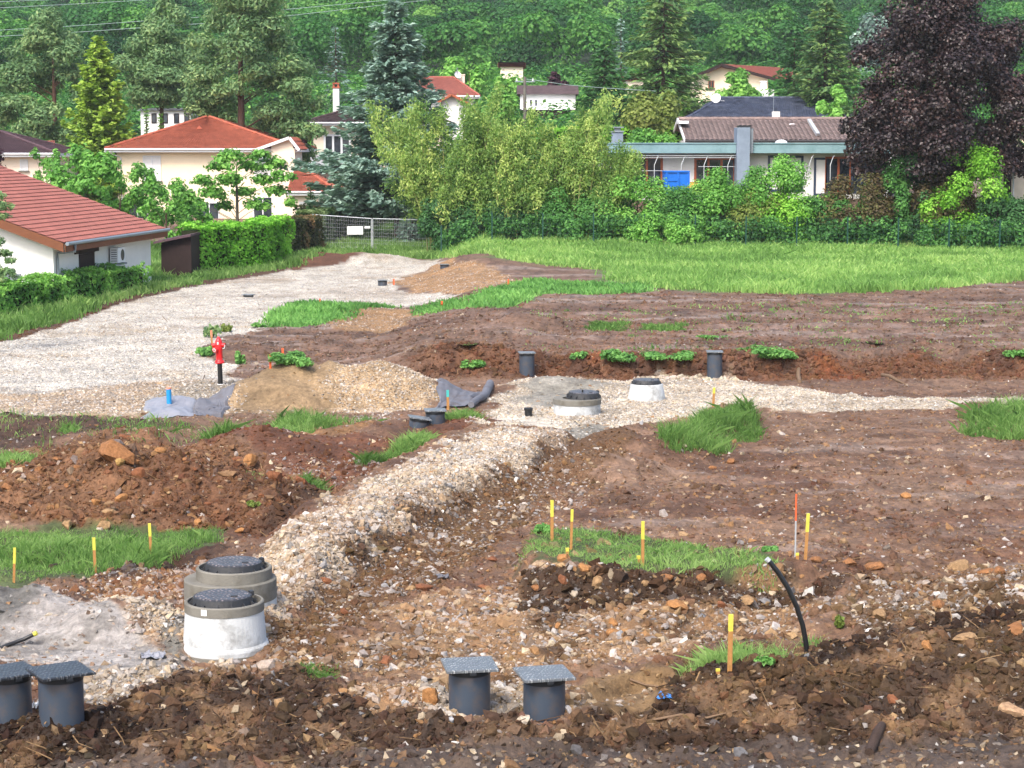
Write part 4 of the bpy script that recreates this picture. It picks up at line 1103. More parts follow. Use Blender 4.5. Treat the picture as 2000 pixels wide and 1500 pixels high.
rock(1812, 1268, 34, OC1, "pointed ochre rock leaning on the right dark bank", GE, .8)
rock(1985, 1235, 44, OC2, "blocky ochre rock at the right edge of the bank", GE, .8)
rock(1975, 1392, 70, lin(214, 176, 138, .55), "big pale slab half buried in the lower right corner", GE, .35)
rock(1745, 1370, 30, OC3, "brown rock buried in the right front bank", GE, .7)
rock(1428, 904, 22, OC2, "reddish block on the brown field below the tall grass clump", GE, .7)
rock(1393, 916, 15, OC2, "small brown block beside the reddish one on the field", GE)
rock(1338, 873, 13, WHT, "small white stone under the tall grass clump", GE)
rock(1895, 945, 16, OC3, "small brown rock far right on the upper field", GE)

M_PUD = plain("puddle_water", lin(92, 84, 60, .35), .06, .1, 2, .5)
for px, py, w, h in ((1709, 671, 34, 6), (913, 677, 40, 6)):
    P = hit(px, py); b = MB(); rx = w * px_m(P.y) / 2; ry = h * px_m(P.y) / 2 * P.y / (CAMZ - P.z)
    zt_ = max(float(gz(P.x + rx * .5 * math.cos(a), P.y + ry * .5 * math.sin(a))) for a in np.arange(0, 6.2, .4)) + .012
    b.poly([(P.x + rx * math.cos(a) * (1 + .15 * math.sin(3 * a)), P.y + ry * math.sin(a) * (1 + .12 * math.cos(2 * a)), zt_) for a in np.arange(0, 6.28, .26)])
    tag(b.build("puddle", M_PUD), "small muddy puddle on the field above the bank", "puddle", "puddles", kind="structure")
# ================================================================== HOUSES
def wallmat(name, c, dirt=(.35, .32, .28)):
    return plain(name, c, .9, .05, .6, .15, .15, stain=np.array(c) * .82, stain_amt=.5, stain_scale=.5)
M_W_WHITE = wallmat("white_render", lin(240, 240, 238, .80))
M_W_CREAM = wallmat("cream_render", lin(252, 234, 206, .85))
M_W_PEACH = wallmat("peach_render", lin(250, 232, 212, .84))
M_TRIM = plain("white_trim", lin(238, 240, 244, .8), .5, .04, 3, .4)
M_GUT = plain("zinc_gutter", lin(150, 162, 172, .62), .4, .12, 4, .5)
M_BROWNW = plain("brown_stained_wood", lin(150, 94, 64, .5), .7, .15, 3, .3)
M_DARKW = plain("dark_creosoted_wood", lin(70, 54, 52, .45), .8, .25, 5, .2)
M_TEAL = plain("teal_fascia_paint", lin(146, 182, 190, .64), .6, .08, 1.2, .3, stain=lin(104, 146, 150, .58), stain_amt=.6, stain_scale=.7)
M_BLUEGREY = plain("blue_grey_render", lin(150, 166, 186, .66), .85, .07, .8, .2, stain=lin(128, 142, 160, .6), stain_amt=.5, stain_scale=1)
M_SHUT = plain("shutter_paint", lin(236, 236, 236, .8), .6, .05, 4, .3)
M_ORW = plain("orange_varnished_wood", lin(196, 104, 64, .55), .5, .12, 3, .4)
M_SKIPB = plain("bright_blue_tarp", lin(14, 116, 226, .75), .45, .12, 3, .4)
M_ORT = plain("orange_tarp", lin(232, 140, 52, .7), .55, .15, 3, .3)
M_NAVY = plain("navy_frame", lin(58, 76, 104, .6), .5, .08, 3, .4)
M_STEPS = plain("asphalt_roofing", lin(88, 86, 88, .5), .9, .15, 2, .2)
def glassmat():
    m, nt, p = newmat("window_glass")
    tc = N(nt, "ShaderNodeTexCoord")
    no = N(nt, "ShaderNodeTexNoise", i_Scale=1.3, i_Detail=2.0); nt.links.new(tc.outputs["Object"], no.inputs["Vector"])
    nt.links.new(ramp(nt, no.outputs[0], [(.35, (.012, .016, .022)), (.65, (.06, .07, .085))]), p.inputs["Base Color"])
    p.inputs["Roughness"].default_value = .08; p.inputs["Specular IOR Level"].default_value = .6
    return m
M_GLASS = glassmat()
def tilemat(name, c, var=.16, moss=None, scale=2.2):
    m, nt, p = newmat(name)
    L = nt.links.new
    tc = N(nt, "ShaderNodeTexCoord")
    no = N(nt, "ShaderNodeTexNoise", i_Scale=scale, i_Detail=7.0, i_Roughness=.75); L(tc.outputs["Object"], no.inputs["Vector"])
    v = N(nt, "ShaderNodeTexVoronoi", i_Scale=3.2); L(tc.outputs["Object"], v.inputs["Vector"])
    sx = N(nt, "ShaderNodeSeparateColor"); L(v.outputs["Color"], sx.inputs[0])
    c = np.array(c)
    a = ramp(nt, no.outputs[0], [(.25, c * (1 - var * 1.6)), (.75, c * (1 + var * 1.2))])
    b = ramp(nt, sx.outputs[0], [(0, (1 - var,) * 3), (1, (1 + var,) * 3)])
    out = mixcol(nt, a, b, 1.0, 'MULTIPLY')
    if moss is not None:
        n2 = N(nt, "ShaderNodeTexNoise", i_Scale=.8, i_Detail=6.0, i_Roughness=.8); L(tc.outputs["Object"], n2.inputs["Vector"])
        out = mixcol(nt, out, moss, ramp(nt, n2.outputs[0], [(.5, (0, 0, 0)), (.7, (.6, .6, .6))]))
    L(out, p.inputs["Base Color"]); p.inputs["Roughness"].default_value = .75; p.inputs["Specular IOR Level"].default_value = .3
    return m
M_T_H1 = tilemat("rose_brown_tiles", lin(190, 118, 104, .56), .12, lin(172, 112, 96, .5))
M_T_RED = tilemat("orange_red_tiles", lin(208, 116, 90, .56), .14)
M_T_DARK = tilemat("dark_brown_tiles", lin(104, 84, 84, .5), .2)
M_T_PURP = tilemat("purple_grey_tiles", lin(110, 84, 92, .5), .14)
M_T_PINK = tilemat("faded_pink_tiles", lin(196, 116, 100, .58), .12)
M_T_BROWN = tilemat("weathered_fibre_tiles", lin(172, 150, 144, .56), .2, lin(138, 118, 110, .5))
M_T_SLATE = tilemat("blue_slate_tiles", lin(88, 98, 124, .5), .3, lin(150, 160, 178, .55))

def roof_plane(b, A, B, C, D, course=.34, wave=.22, amp=.018, lifth=.05, mi=0):
    """tile courses as lapped, corrugated strips from eave A-B up to D-C; every lower edge stands clear of the course below"""
    A, B, C, D = [np.array(p, float) for p in (A, B, C, D)]
    hgt = max(np.linalg.norm(D - A), np.linalg.norm(C - B))
    nrm = np.cross(B - A, (C + D) / 2 - A); nrm /= np.linalg.norm(nrm)
    if nrm[2] < 0: nrm = -nrm
    nc = max(3, int(hgt / course)); wid = max(np.linalg.norm(B - A), np.linalg.norm(C - D))
    nw = max(4, min(420, int(wid / wave) * 3))
    u = np.linspace(0, 1, nw + 1)
    wv = amp * np.abs(np.sin(np.pi * np.arange(nw + 1) / 3.0)) * 1.4
    for i in range(nc):
        v0, v1 = i / nc, (i + 1.06) / nc
        v1 = min(v1, 1.0)
        def line(v):
            a = A * (1 - v) + D * v; c = B * (1 - v) + C * v
            return a[None] * (1 - u)[:, None] + c[None] * u[:, None]
        lo = line(v0) + nrm * (lifth + wv)[:, None]; hi = line(v1) + nrm * (.006 + wv * .9)[:, None]
        vs = np.vstack([lo, hi]); n = nw + 1
        b.add(vs, [(k, k + 1, n + k + 1, n + k) for k in range(nw)], mi, False)
    dn = nrm * .03
    b.add([A - dn, B - dn, C - dn, D - dn], [(0, 1, 2, 3)], mi)
def to_local(o, t):
    o.location = tuple(-c for c in t.location); return o
def part(b, name, mat, t): return to_local(b.build(name, mat, t), t)
def ridge_caps(b, a, c, r=.11):
    a, c = Vector(a), Vector(c); n = max(2, int((c - a).length / .4))
    for i in range(n):
        p = a.lerp(c, i / n); q = a.lerp(c, min(1, (i + 1.08) / n))
        b.tube([p, q], [r, r * .86], 7, True, 0, False)
def window(t, x0, x1, z0, z1, y, frame=M_TRIM, nx=2, nz=1, fw=.07, sill=True, glass=None, name="window", depth=.06):
    """frontal window standing proud of a wall whose face is at y"""
    b = MB()
    for i in range(nx + 1):
        x = x0 + (x1 - x0) * i / nx; b.box(x - fw / 2, x + fw / 2, y - depth, y + .02, z0, z1)
    for i in range(nz + 1):
        z = z0 + (z1 - z0) * i / nz; b.box(x0 - fw / 2 + .001, x1 + fw / 2 - .001, y - depth + .002, y + .018, z - fw / 2, z + fw / 2)
    w = part(b, name, frame, t)
    g = MB(); g.box(x0, x1, y - .022, y + .01, z0, z1); o = g.build("pane", glass or M_GLASS, w)
    if sill:
        s_ = MB(); s_.box(x0 - .12, x1 + .12, y - .16, y, z0 - .12, z0 - .05); s_.build("sill", M_CONC_G, w)
    return w
def PX(px, py, d):
    w = W(px, py, d); return w.x, w.z
def gutter(t, a, b_, r=.07, mat=None):
    b = MB(); b.tube([a, b_], r, 8); return part(b, "gutter", mat or M_GUT, t)

# ---- H1: low house at the left edge
A = W(125, 475, 75.0); B = W(325, 447, 88.0); B.z = A.z
ed = (B - A).normalized(); ed.z = 0; ed.normalize()
up = Vector((-ed.y, ed.x, 0))             # towards the ridge, leftwards
slope = .365; run = 7.6
ridA = A + up * run + Vector((0, 0, run * slope)); ridB = B + up * run + Vector((0, 0, run * slope))
t = thing("house", (A.x, A.y, 0), "low white house at the left with rose-brown tiled roof and air conditioner", "house", "village houses")
b = MB(); roof_plane(b, A, B, ridB, ridA, .36, .30, .02, .036)
fa = A + up * run * 2; fb = B + up * run * 2
roof_plane(b, fb, fa, ridA, ridB, .5, .5, .01)
ridge_caps(b, ridA, ridB); part(b, "roof", M_T_H1, t)
b = MB()
# verge boards (both rakes) and eave fascia
dn = Vector((0, 0, -.34))
for P0, R0, F0, off in ((A, ridA, fa, -ed), (B, ridB, fb, ed)):
    for p, q in ((P0, R0), (F0, R0)):
        o = off * .03
        b.hexa([p + o, q + o, q + o * 3, p + o * 3, p + o + dn, q + o + dn, q + o * 3 + dn, p + o * 3 + dn])
o = -up * .02
b.hexa([A + o + Vector((0, 0, -.05)), B + o + Vector((0, 0, -.05)), B + o * 3 + Vector((0, 0, -.05)), A + o * 3 + Vector((0, 0, -.05)), A + o + dn, B + o + dn, B + o * 3 + dn, A + o * 3 + dn])
part(b, "fascia", M_BROWNW, t)
gutter(t, A - up * .12 + Vector((0, 0, -.03)), B - up * .12 + Vector((0, 0, -.03)), .075)
wA = A + up * .6 + ed * .45; wB = B + up * .6 - ed * .45; wC = wB + up * (2 * run - 1.2); wD = wA + up * (2 * run - 1.2)
zt = A.z + .6 * slope - .08
b = MB()
bot = [Vector((p.x, p.y, -1.2)) for p in (wA, wB, wC, wD)]; tp = [Vector((p.x, p.y, zt)) for p in (wA, wB, wC, wD)]
mA = (wA + wD) / 2; mB = (wB + wC) / 2; apz = zt + (run - .6) * slope
b.poly([bot[0], bot[1], tp[1], tp[0]])
b.poly([bot[1], bot[2], tp[2], Vector((mB.x, mB.y, apz)), tp[1]]); b.poly([bot[2], bot[3], tp[3], tp[2]])
b.poly([bot[3], bot[0], tp[0], Vector((mA.x, mA.y, apz)), tp[3]])
part(b, "wall", M_W_WHITE, t)
def on_eave(s_, z, out=0.0): return Vector((wA.x, wA.y, 0)) + ed * s_ - up * out + Vector((0, 0, z))
def s_of(px):
    # distance along the eave wall seen through a photo column
    k = (px - CX) / F
    return (k * wA.y - wA.x) / (ed.x - k * ed.y)
# downpipe
sd_ = s_of(121)
b = MB(); e0 = A + ed * .9 - up * .12
b.tube([e0 + Vector((0, 0, -.1)), e0 + Vector((0, 0, -.35)), on_eave(.35, zt - .55, .06), on_eave(.3, zt - .8, .06), on_eave(.3, -.6, .06)], .055, 8); part(b, "downpipe", M_GUT, t)
s0, s1 = s_of(154), s_of(184)
b = MB(); b.hexa([on_eave(s0, .2, .03), on_eave(s1, .2, .03), on_eave(s1, .2, -.05), on_eave(s0, .2, -.05), on_eave(s0, zt - .75, .03), on_eave(s1, zt - .75, .03), on_eave(s1, zt - .75, -.05), on_eave(s0, zt - .75, -.05)])
wn_ = part(b, "window", M_DARKW, t)
b = MB()
for sx in (s0 - .5, s1): b.hexa([on_eave(sx, zt - .72, .05), on_eave(sx + .5, zt - .72, .05), on_eave(sx + .5, zt - .72, -.02), on_eave(sx, zt - .72, -.02), on_eave(sx, zt - .42, .05), on_eave(sx + .5, zt - .42, .05), on_eave(sx + .5, zt - .42, -.02), on_eave(sx, zt - .42, -.02)])
b.hexa([on_eave(s0, zt - .74, .06), on_eave(s1, zt - .74, .06), on_eave(s1, zt - .74, -.02), on_eave(s0, zt - .74, -.02), on_eave(s0, zt - .40, .06), on_eave(s1, zt - .40, .06), on_eave(s1, zt - .40, -.02), on_eave(s0, zt - .40, -.02)])
part(b, "window_lintel", M_DARKW, t)
# air conditioner
s0 = s_of(219); aw, ah, adp = .95, .62, .34; za = 1.25
b = MB(); p0 = on_eave(s0 - aw / 2, za, .08)
q = [p0, p0 + ed * aw, p0 + ed * aw - up * adp, p0 - up * adp]
b.hexa(q + [p + Vector((0, 0, ah)) for p in q])
ac = part(b, "air_conditioner", M_TRIM, t)
b = MB(); fc = p0 + ed * (aw * .62) - up * (adp + .005) + Vector((0, 0, ah / 2))
b.poly([fc + (ed * math.cos(a) + Vector((0, 0, 1)) * math.sin(a)) * .24 for a in [k * math.pi / 10 for k in range(20)]]); b.build("fan_grille", M_PVC_D, ac)
b = MB()
for k in range(6):
    z = .08 + k * .09; c = p0 - ed * .004 + Vector((0, 0, z)); b.bar(c - up * .05, c - up * (adp - .05), .012, .03)
b.build("side_louvres", M_PVC, ac)
b = MB(); b.bar(p0 + ed * .1 + Vector((0, 0, -.05)), p0 + ed * .1 - up * (adp + .1) + Vector((0, 0, -.05)), .05, .06); b.build("bracket", M_GUT, ac)
b = MB(); b.bar(p0 + ed * (aw - .1) + Vector((0, 0, -.05)), p0 + ed * (aw - .1) - up * (adp + .1) + Vector((0, 0, -.05)), .05, .06); b.build("bracket", M_GUT, ac)
# garage opening on the gable: a dark panel paints the shade inside
gx = lambda r, z, o=0.0: Vector((wA.x, wA.y, 0)) + up * r - ed * o + Vector((0, 0, z))
b = MB(); b.hexa([gx(1.5, -1.2, .03), gx(6.5, -1.2, .03), gx(6.5, -1.2, -.1), gx(1.5, -1.2, -.1), gx(1.5, .95, .03), gx(6.5, .95, .03), gx(6.5, .95, -.1), gx(1.5, .95, -.1)]); part(b, "garage_opening_shade", M_DARKW, t)
b = MB(); b.hexa([gx(1.3, .95, .12), gx(6.7, .95, .12), gx(6.7, .95, -.05), gx(1.3, .95, -.05), gx(1.3, 1.2, .12), gx(6.7, 1.2, .12), gx(6.7, 1.2, -.05), gx(1.3, 1.2, -.05)]); part(b, "garage_lintel", M_GUT, t)

# ---- dark shed
ds = 92.0
x0, zb = PX(316, 530, ds); x1, _ = PX(378, 530, ds); _, zt = PX(360, 456, ds); _, zl = PX(300, 474, ds)
t = thing("garden_shed", ((x0 + x1) / 2, ds, zb - .3), "dark wooden shed with lean-to roof beside the bright green hedge", "shed")
b = MB(); b.hexa([(x0, ds, zb - .5), (x1, ds - .6, zb - .5), (x1, ds + 2, zb - .5), (x0, ds + 2, zb - .5), (x0, ds, zl), (x1, ds - .6, zt - .12), (x1, ds + 2, zt - .12), (x0, ds + 2, zl)])
part(b, "wall", M_DARKW, t)
b = MB()
xr0, _ = PX(302, 470, ds); xr1, _ = PX(366, 470, ds)
b.hexa([(xr0, ds - .35, zl - .04), (xr1 + .3, ds - .9, zt - .1), (xr1 + .3, ds + 2.2, zt - .1), (xr0, ds + 2.2, zl - .04), (xr0, ds - .35, zl + .06), (xr1 + .3, ds - .9, zt), (xr1 + .3, ds + 2.2, zt), (xr0, ds + 2.2, zl + .06)])
part(b, "roof", M_T_PURP, t)
b = MB()
for k in range(9):
    f = (k + .5) / 9; x = x0 + (x1 - x0) * f; y = ds - .6 * f
    b.box(x - .085, x + .085, y - .035, y - .012, zb - .4, zl - .1)
part(b, "plank_front", M_DARKW, t)

# ---- generic hipped / gabled house, frontal
def hip_house(label, d, x0, x1, zb, ze, zr, depth, ov=.5, xr0=None, xr1=None, wall=M_W_CREAM, tile=M_T_RED, trim=M_TRIM, course=.36, fascia=.22, group="village houses", name="house"):
    t = thing(name, ((x0 + x1) / 2, d, zb), label, "house", group)
    b = MB(); b.box(x0, x1, d, d + depth, zb - 3, ze + .02); part(b, "wall", wall, t)
    cy = d + depth / 2
    if xr0 is None: xr0 = x0 + depth / 2
    if xr1 is None: xr1 = x1 - depth / 2
    e = [(x0 - ov, d - ov, ze), (x1 + ov, d - ov, ze), (x1 + ov, d + depth + ov, ze), (x0 - ov, d + depth + ov, ze)]
    R0, R1 = (xr0, cy, zr), (xr1, cy, zr)
    b = MB()
    roof_plane(b, e[0], e[1], R1, R0, course); roof_plane(b, e[1], e[2], R1, R1, course)
    roof_plane(b, e[2], e[3], R0, R1, course * 2, .6); roof_plane(b, e[3], e[0], R0, R0, course)
    for p, q in ((e[0], R0), (e[1], R1), (R0, R1), (e[2], R1), (e[3], R0)):
        if (Vector(p) - Vector(q)).length > .3: ridge_caps(b, Vector(p) + Vector((0, 0, .06)), Vector(q) + Vector((0, 0, .06)))
    part(b, "roof", tile, t)
    b = MB()
    b.box(x0 - ov - .02, x1 + ov + .02, d - ov - .05, d - ov + .02, ze - fascia, ze + .01)
    b.box(x0 - ov - .018, x0 - ov + .05, d - ov + .021, d + depth + ov, ze - fascia, ze + .008); b.box(x1 + ov - .05, x1 + ov + .018, d - ov + .021, d + depth + ov, ze - fascia, ze + .008)
    b.box(x0 - ov + .06, x1 + ov - .06, d - ov + .03, d - .003, ze - fascia + .03, ze - fascia + .06)
    part(b, "fascia", trim, t)
    gutter(t, (x0 - ov, d - ov - .12, ze - .02), (x1 + ov, d - ov - .12, ze - .02), .07, trim)
    return t
def chimney(t, x, y, z0, z1, w, mat=M_W_WHITE, pot=True, dd=None, cap=M_T_RED):
    b = MB(); dd = dd or w; b.box(x - w / 2, x + w / 2, y - dd / 2, y + dd / 2, z0, z1); c = part(b, "chimney", mat, t)
    b = MB(); b.box(x - w / 2 - .06, x + w / 2 + .06, y - dd / 2 - .06, y + dd / 2 + .06, z1, z1 + .09)
    if pot:
        for sx in (-1, 1):
            for sy in (-1, 1): b.box(x + sx * w * .36 - .06, x + sx * w * .36 + .06, y + sy * dd * .36 - .06, y + sy * dd * .36 + .06, z1 + .09, z1 + .33)
        b.box(x - w / 2 - .03, x + w / 2 + .03, y - dd / 2 - .03, y + dd / 2 + .03, z1 + .33, z1 + .42)
    b.build("chimney_cap", cap, c)
    return c
# cream house with red hip roof
d = 140.0
x0, ze = PX(228, 291, d); x1, _ = PX(566, 291, d); _, zr = PX(404, 229, d + 5); zb = .8
xr, _ = PX(404, 229, d + 5)
t = hip_house("large cream house with orange-red hipped roof behind the leafy saplings", d, x0, x1, zb, ze, zr, 11.0, .7, xr - .1, xr + .1)
for (a, b_, c, e) in ((280, 314, 305, 352), (497, 530, 305, 350)):
    wx0, wz1 = PX(a, c, d); wx1, wz0 = PX(b_, e, d); w = window(t, wx0, wx1, wz0, wz1, d, nx=2, glass=M_SHUT)
for (a, b_, c, e) in ((390, 428, 396, 440), (495, 532, 385, 435), (248, 290, 390, 440)):
    wx0, wz1 = PX(a, c, d); wx1, wz0 = PX(b_, e, d); window(t, wx0, wx1, wz0, wz1, d, nx=2)
b = MB(); wx, wz = PX(236, 300, d); b.tube([(wx - .9, d - .8, ze - .1), (wx - .5, d - .4, ze - .35), (wx, d - .06, ze - .6), (wx, d - .06, zb - 1)], .05, 8); part(b, "downpipe", M_TRIM, t)
b = MB()
_, vz = PX(387, 252, d + 2.6); vx, _ = PX(387, 252, d + 2.6); b.prism([(vx - .22, d + 3.0, vz), (vx + .22, d + 3.0, vz), (vx, d + 3.0, vz + .25)], (0, .5, 0)); part(b, "roof_vent", M_T_RED, t)
# gabled wing on the right of it
d = 139.0
xa, za = PX(572, 268, d + 2); xw0, _ = PX(545, 300, d); xw1, _ = PX(576, 300, d); _, zg = PX(560, 300, d)
b = MB()
xl, zl = PX(535, 265, d + 4); xe, zee = PX(585, 292, d)
roof_plane(b, (xa - 2.6, d + 5.5, za - .9), (xa - 2.6, d - .2, za - .9), (xa, d - .2, za), (xa, d + 5.5, za))
roof_plane(b, (xe, d - .2, zee), (xe, d + 5.5, zee), (xa, d + 5.5, za), (xa, d - .2, za))
part(b, "wing_roof", M_T_RED, t)
b = MB(); b.poly([(xa - 1.3, d + .1, -2), (xe - .35, d + .1, -2), (xe - .35, d + .1, zee - .1), (xa, d + .1, za - .12), (xa - 1.3, d + .1, za - .55)]); b.box(xe - .351, xe - .35, d + .1, d + 5, -2, zee); part(b, "wing_wall", M_W_PEACH, t)
b = MB(); b.bar((xa, d - .25, za - .05), (xe, d - .25, zee - .05), .06, .2); b.bar((xa, d - .25, za - .05), (xa - 2.4, d - .25, za - .9), .06, .2); part(b, "verge_board", M_TRIM, t)
# low red roof house beside it
d = 134.0
xe, ze = PX(662, 375, d); x0, _ = PX(560, 375, d); xr_, zr = PX(585, 333, d + 4)
t = thing("house", (x0, d, 2.0), "low garage house with red roof sloping right, between cream house and white house", "house", "village houses")
b = MB(); roof_plane(b, (x0, d - .4, ze), (xe, d - .4, ze), (xe - 2.9, d + 5.0, ze + 1.5), (x0, d + 5.0, ze + 1.5)); roof_plane(b, (xe, d - .4, ze), (xe, d + 8, ze), (xe - 2.9, d + 5, ze + 1.5), (xe - 2.9, d + 5, ze + 1.5))
ridge_caps(b, (xe, d - .4, ze + .05), (xe - 2.9, d + 5, ze + 1.55)); part(b, "roof", M_T_RED, t)
b = MB(); b.box(x0, xe - .5, d, d + 7, .5, ze); part(b, "wall", M_W_PEACH, t)
b = MB(); b.box(x0, xe + .02, d - .46, d - .4, ze - .22, ze + .02); part(b, "fascia", M_TRIM, t)
gutter(t, (x0, d - .52, ze), (xe, d - .52, ze), .07, M_TRIM)
wx0, wz1 = PX(623, 388, d); wx1, wz0 = PX(640, 415, d); window(t, wx0, wx1, wz0, wz1, d, nx=1)
wx0, wz1 = PX(585, 395, d); wx1, wz0 = PX(605, 425, d); window(t, wx0, wx1, wz0, wz1, d, nx=1, glass=M_SHUT)
# white house with dark roof and tall chimney
d = 158.0
x0, ze = PX(612, 240, d); x1, _ = PX(860, 240, d); _, zr = PX(690, 200, d + 4)
t = hip_house("tall white house with dark tiled roof, white chimney and balcony, behind the blue spruce", d, x0, x1, 2.6, ze, zr, 9.0, .8, tile=M_T_DARK, wall=M_W_PEACH, trim=M_TRIM)
cx_, cz0 = PX(657, 215, d + 3); _, cz1 = PX(657, 166, d + 3); chimney(t, cx_, d + 3, cz0 - 1, cz1 - .25, .5, M_W_WHITE)
wx0, wz1 = PX(634, 264, d); wx1, wz0 = PX(684, 312, d); window(t, wx0, wx1, wz0, wz1, d, nx=3, fw=.16)
wx0, wz1 = PX(716, 262, d); wx1, wz0 = PX(734, 300, d); window(t, wx0, wx1, wz0, wz1, d, nx=1)
wx0, wz1 = PX(642, 327, d); wx1, wz0 = PX(672, 350, d); window(t, wx0, wx1, wz0, wz1, d, nx=1, glass=M_SHUT, name="garage_door")
bx0, bz = PX(580, 322, d - 1.3); bx1, _ = PX(745, 322, d - 1.3)
b = MB(); b.box(bx0, bx1, d - 1.4, d - .002, bz - .12, bz + .08); bal = part(b, "balcony", M_TRIM, t)
b = MB(); b.box(bx0 + .9, bx1, d - 1.38, d - 1.33, bz + .08, bz + .75)
b.build("balcony_panel", M_TRIM, bal)
# far-left purple-grey roof
d = 132.0
x0, ze = PX(-170, 300, d); x1, _ = PX(96, 300, d); _, zr = PX(-10, 258, d + 4)
t = hip_house("house at the far left with purple-grey roof, partly hidden by a plum tree", d, x0, x1, 1.5, ze, zr, 8.5, .6, tile=M_T_PURP, wall=M_W_PEACH)
wx0, wz1 = PX(40, 312, d); wx1, wz0 = PX(54, 332, d); window(t, wx0, wx1, wz0, wz1, d, nx=1, glass=M_SHUT)
b = MB(); gx0, gz1_ = PX(66, 275, d + 6); gx1, gz0_ = PX(112, 300, d + 6); roof_plane(b, (gx0, d + 5, gz0_), (gx1, d + 5, gz0_), (gx1 - .6, d + 8, gz1_), (gx0, d + 8, gz1_)); part(b, "side_roof", M_T_PINK, t)
# pink roof house
d = 190.0
x0, ze = PX(800, 188, d); x1, _ = PX(925, 188, d); _, zr = PX(880, 152, d + 5)
xr_, _ = PX(886, 152, d + 5)
t = hip_house("house with faded pink roof and satellite dish, just right of the blue spruce", d, x0, x1, 7.0, ze, zr, 10.0, .6, xr_ - 3.5, xr_, tile=M_T_PINK, wall=M_W_WHITE)
cx_, cz1 = PX(902, 147, d + 5); chimney(t, cx_, d + 5, cz1 - 1.4, cz1 + .0, .55, M_W_PEACH, False, None, M_W_PEACH)
b = MB(); sx, sz = PX(893, 147, d + 4.5); b.lathe([(0, 0), (.25, .05), (.36, .14)], 16, c=(0, 0, 0)); o = b.build("satellite_dish", M_TRIM, t); o.location = Vector((sx, d + 4.4, sz)) - t.location; o.rotation_euler = (1.2, 0, .5)
b = MB(); b.tube([(sx, d + 4.4, sz - 1.2), (sx, d + 4.4, sz + .8)], .03, 6); part(b, "aerial_mast", M_GUT, t)
ga, gz_ = PX(882, 186, d - 3); gl, gzl = PX(864, 198, d - 3); gr_, gzr = PX(910, 202, d - 3)
b = MB(); b.poly([(gl, d - 2.6, 4), (gr_, d - 2.6, 4), (gr_, d - 2.6, gzr), (ga, d - 2.6, gz_), (gl, d - 2.6, gzl)]); b.box(gl, gr_, d - 2.59, d, 4, gzr); part(b, "gable_wall", M_W_WHITE, t)
b = MB(); roof_plane(b, (gl - .4, d - 3.1, gzl - .1), (gl - .4, d + 1, gzl - .1), (ga, d + 1, gz_ + .05), (ga, d - 3.1, gz_ + .05)); roof_plane(b, (gr_ + .4, d + 1, gzr - .1), (gr_ + .4, d - 3.1, gzr - .1), (ga, d - 3.1, gz_ + .05), (ga, d + 1, gz_ + .05))
part(b, "gable_roof", M_T_PINK, t)
b = MB(); b.bar((gl - .4, d - 3.15, gzl - .1), (ga, d - 3.15, gz_ + .05), .08, .22); b.bar((ga, d - 3.15, gz_ + .05), (gr_ + .4, d - 3.15, gzr - .1), .08, .22); part(b, "verge_board", M_ORW, t)
# white modern house
d = 180.0
x0, zt_ = PX(1016, 184, d); x1, _ = PX(1124, 184, d); _, zm = PX(1060, 214, d); _, zb = PX(1060, 256, d)
t = thing("house", ((x0 + x1) / 2, d, zb), "white two-storey house with dark flat roof edge and brown band, behind the utility pole", "house", "village houses")
b = MB(); b.box(x0, x1, d, d + 9, zm, zt_); part(b, "upper_wall", M_W_WHITE, t)
_, zr = PX(1060, 172, d)
b = MB(); b.hexa([(x0 - .3, d - .4, zt_), (x1 + .3, d - .4, zt_), (x1 + .3, d + 9.3, zt_), (x0 - .3, d + 9.3, zt_), (x0 - .3, d + 2, zr + .3), (x1 + .3, d + 2, zr + .3), (x1 + .3, d + 7, zr + .3), (x0 - .3, d + 7, zr + .3)]); part(b, "roof", M_T_DARK, t)
b = MB(); b.box(x0 + .1, x1 - .6, d - 1.6, d - .002, zm - .05, zm + .12); part(b, "canopy", M_TRIM, t)
_, zm2 = PX(1060, 226, d)
b = MB(); b.box(x0 + .2, x1 - .8, d - 1.4, d - .4, zm2, zm - .052); part(b, "brown_band", M_DARKW, t)
b = MB(); b.box(x0 + .3, x1 - 1, d - .1, d + 9, zb - 3, zm2 - .001); part(b, "lower_wall", M_W_WHITE, t)
for (a, b_) in ((1034, 1040), (1044, 1050)):
    wx0, wz1 = PX(a, 194, d); wx1, wz0 = PX(b_, 208, d); window(t, wx0, wx1, wz0, wz1, d, nx=1, sill=False, fw=.1)
wx0, wz1 = PX(1080, 235, d); wx1, wz0 = PX(1100, 254, d); window(t, wx0, wx1, wz0, wz1, d - .1, nx=1, sill=False, frame=M_DARKW)
wx0, wz1 = PX(1040, 236, d); wx1, wz0 = PX(1050, 252, d); window(t, wx0, wx1, wz0, wz1, d - .1, nx=1, sill=False, frame=M_DARKW)
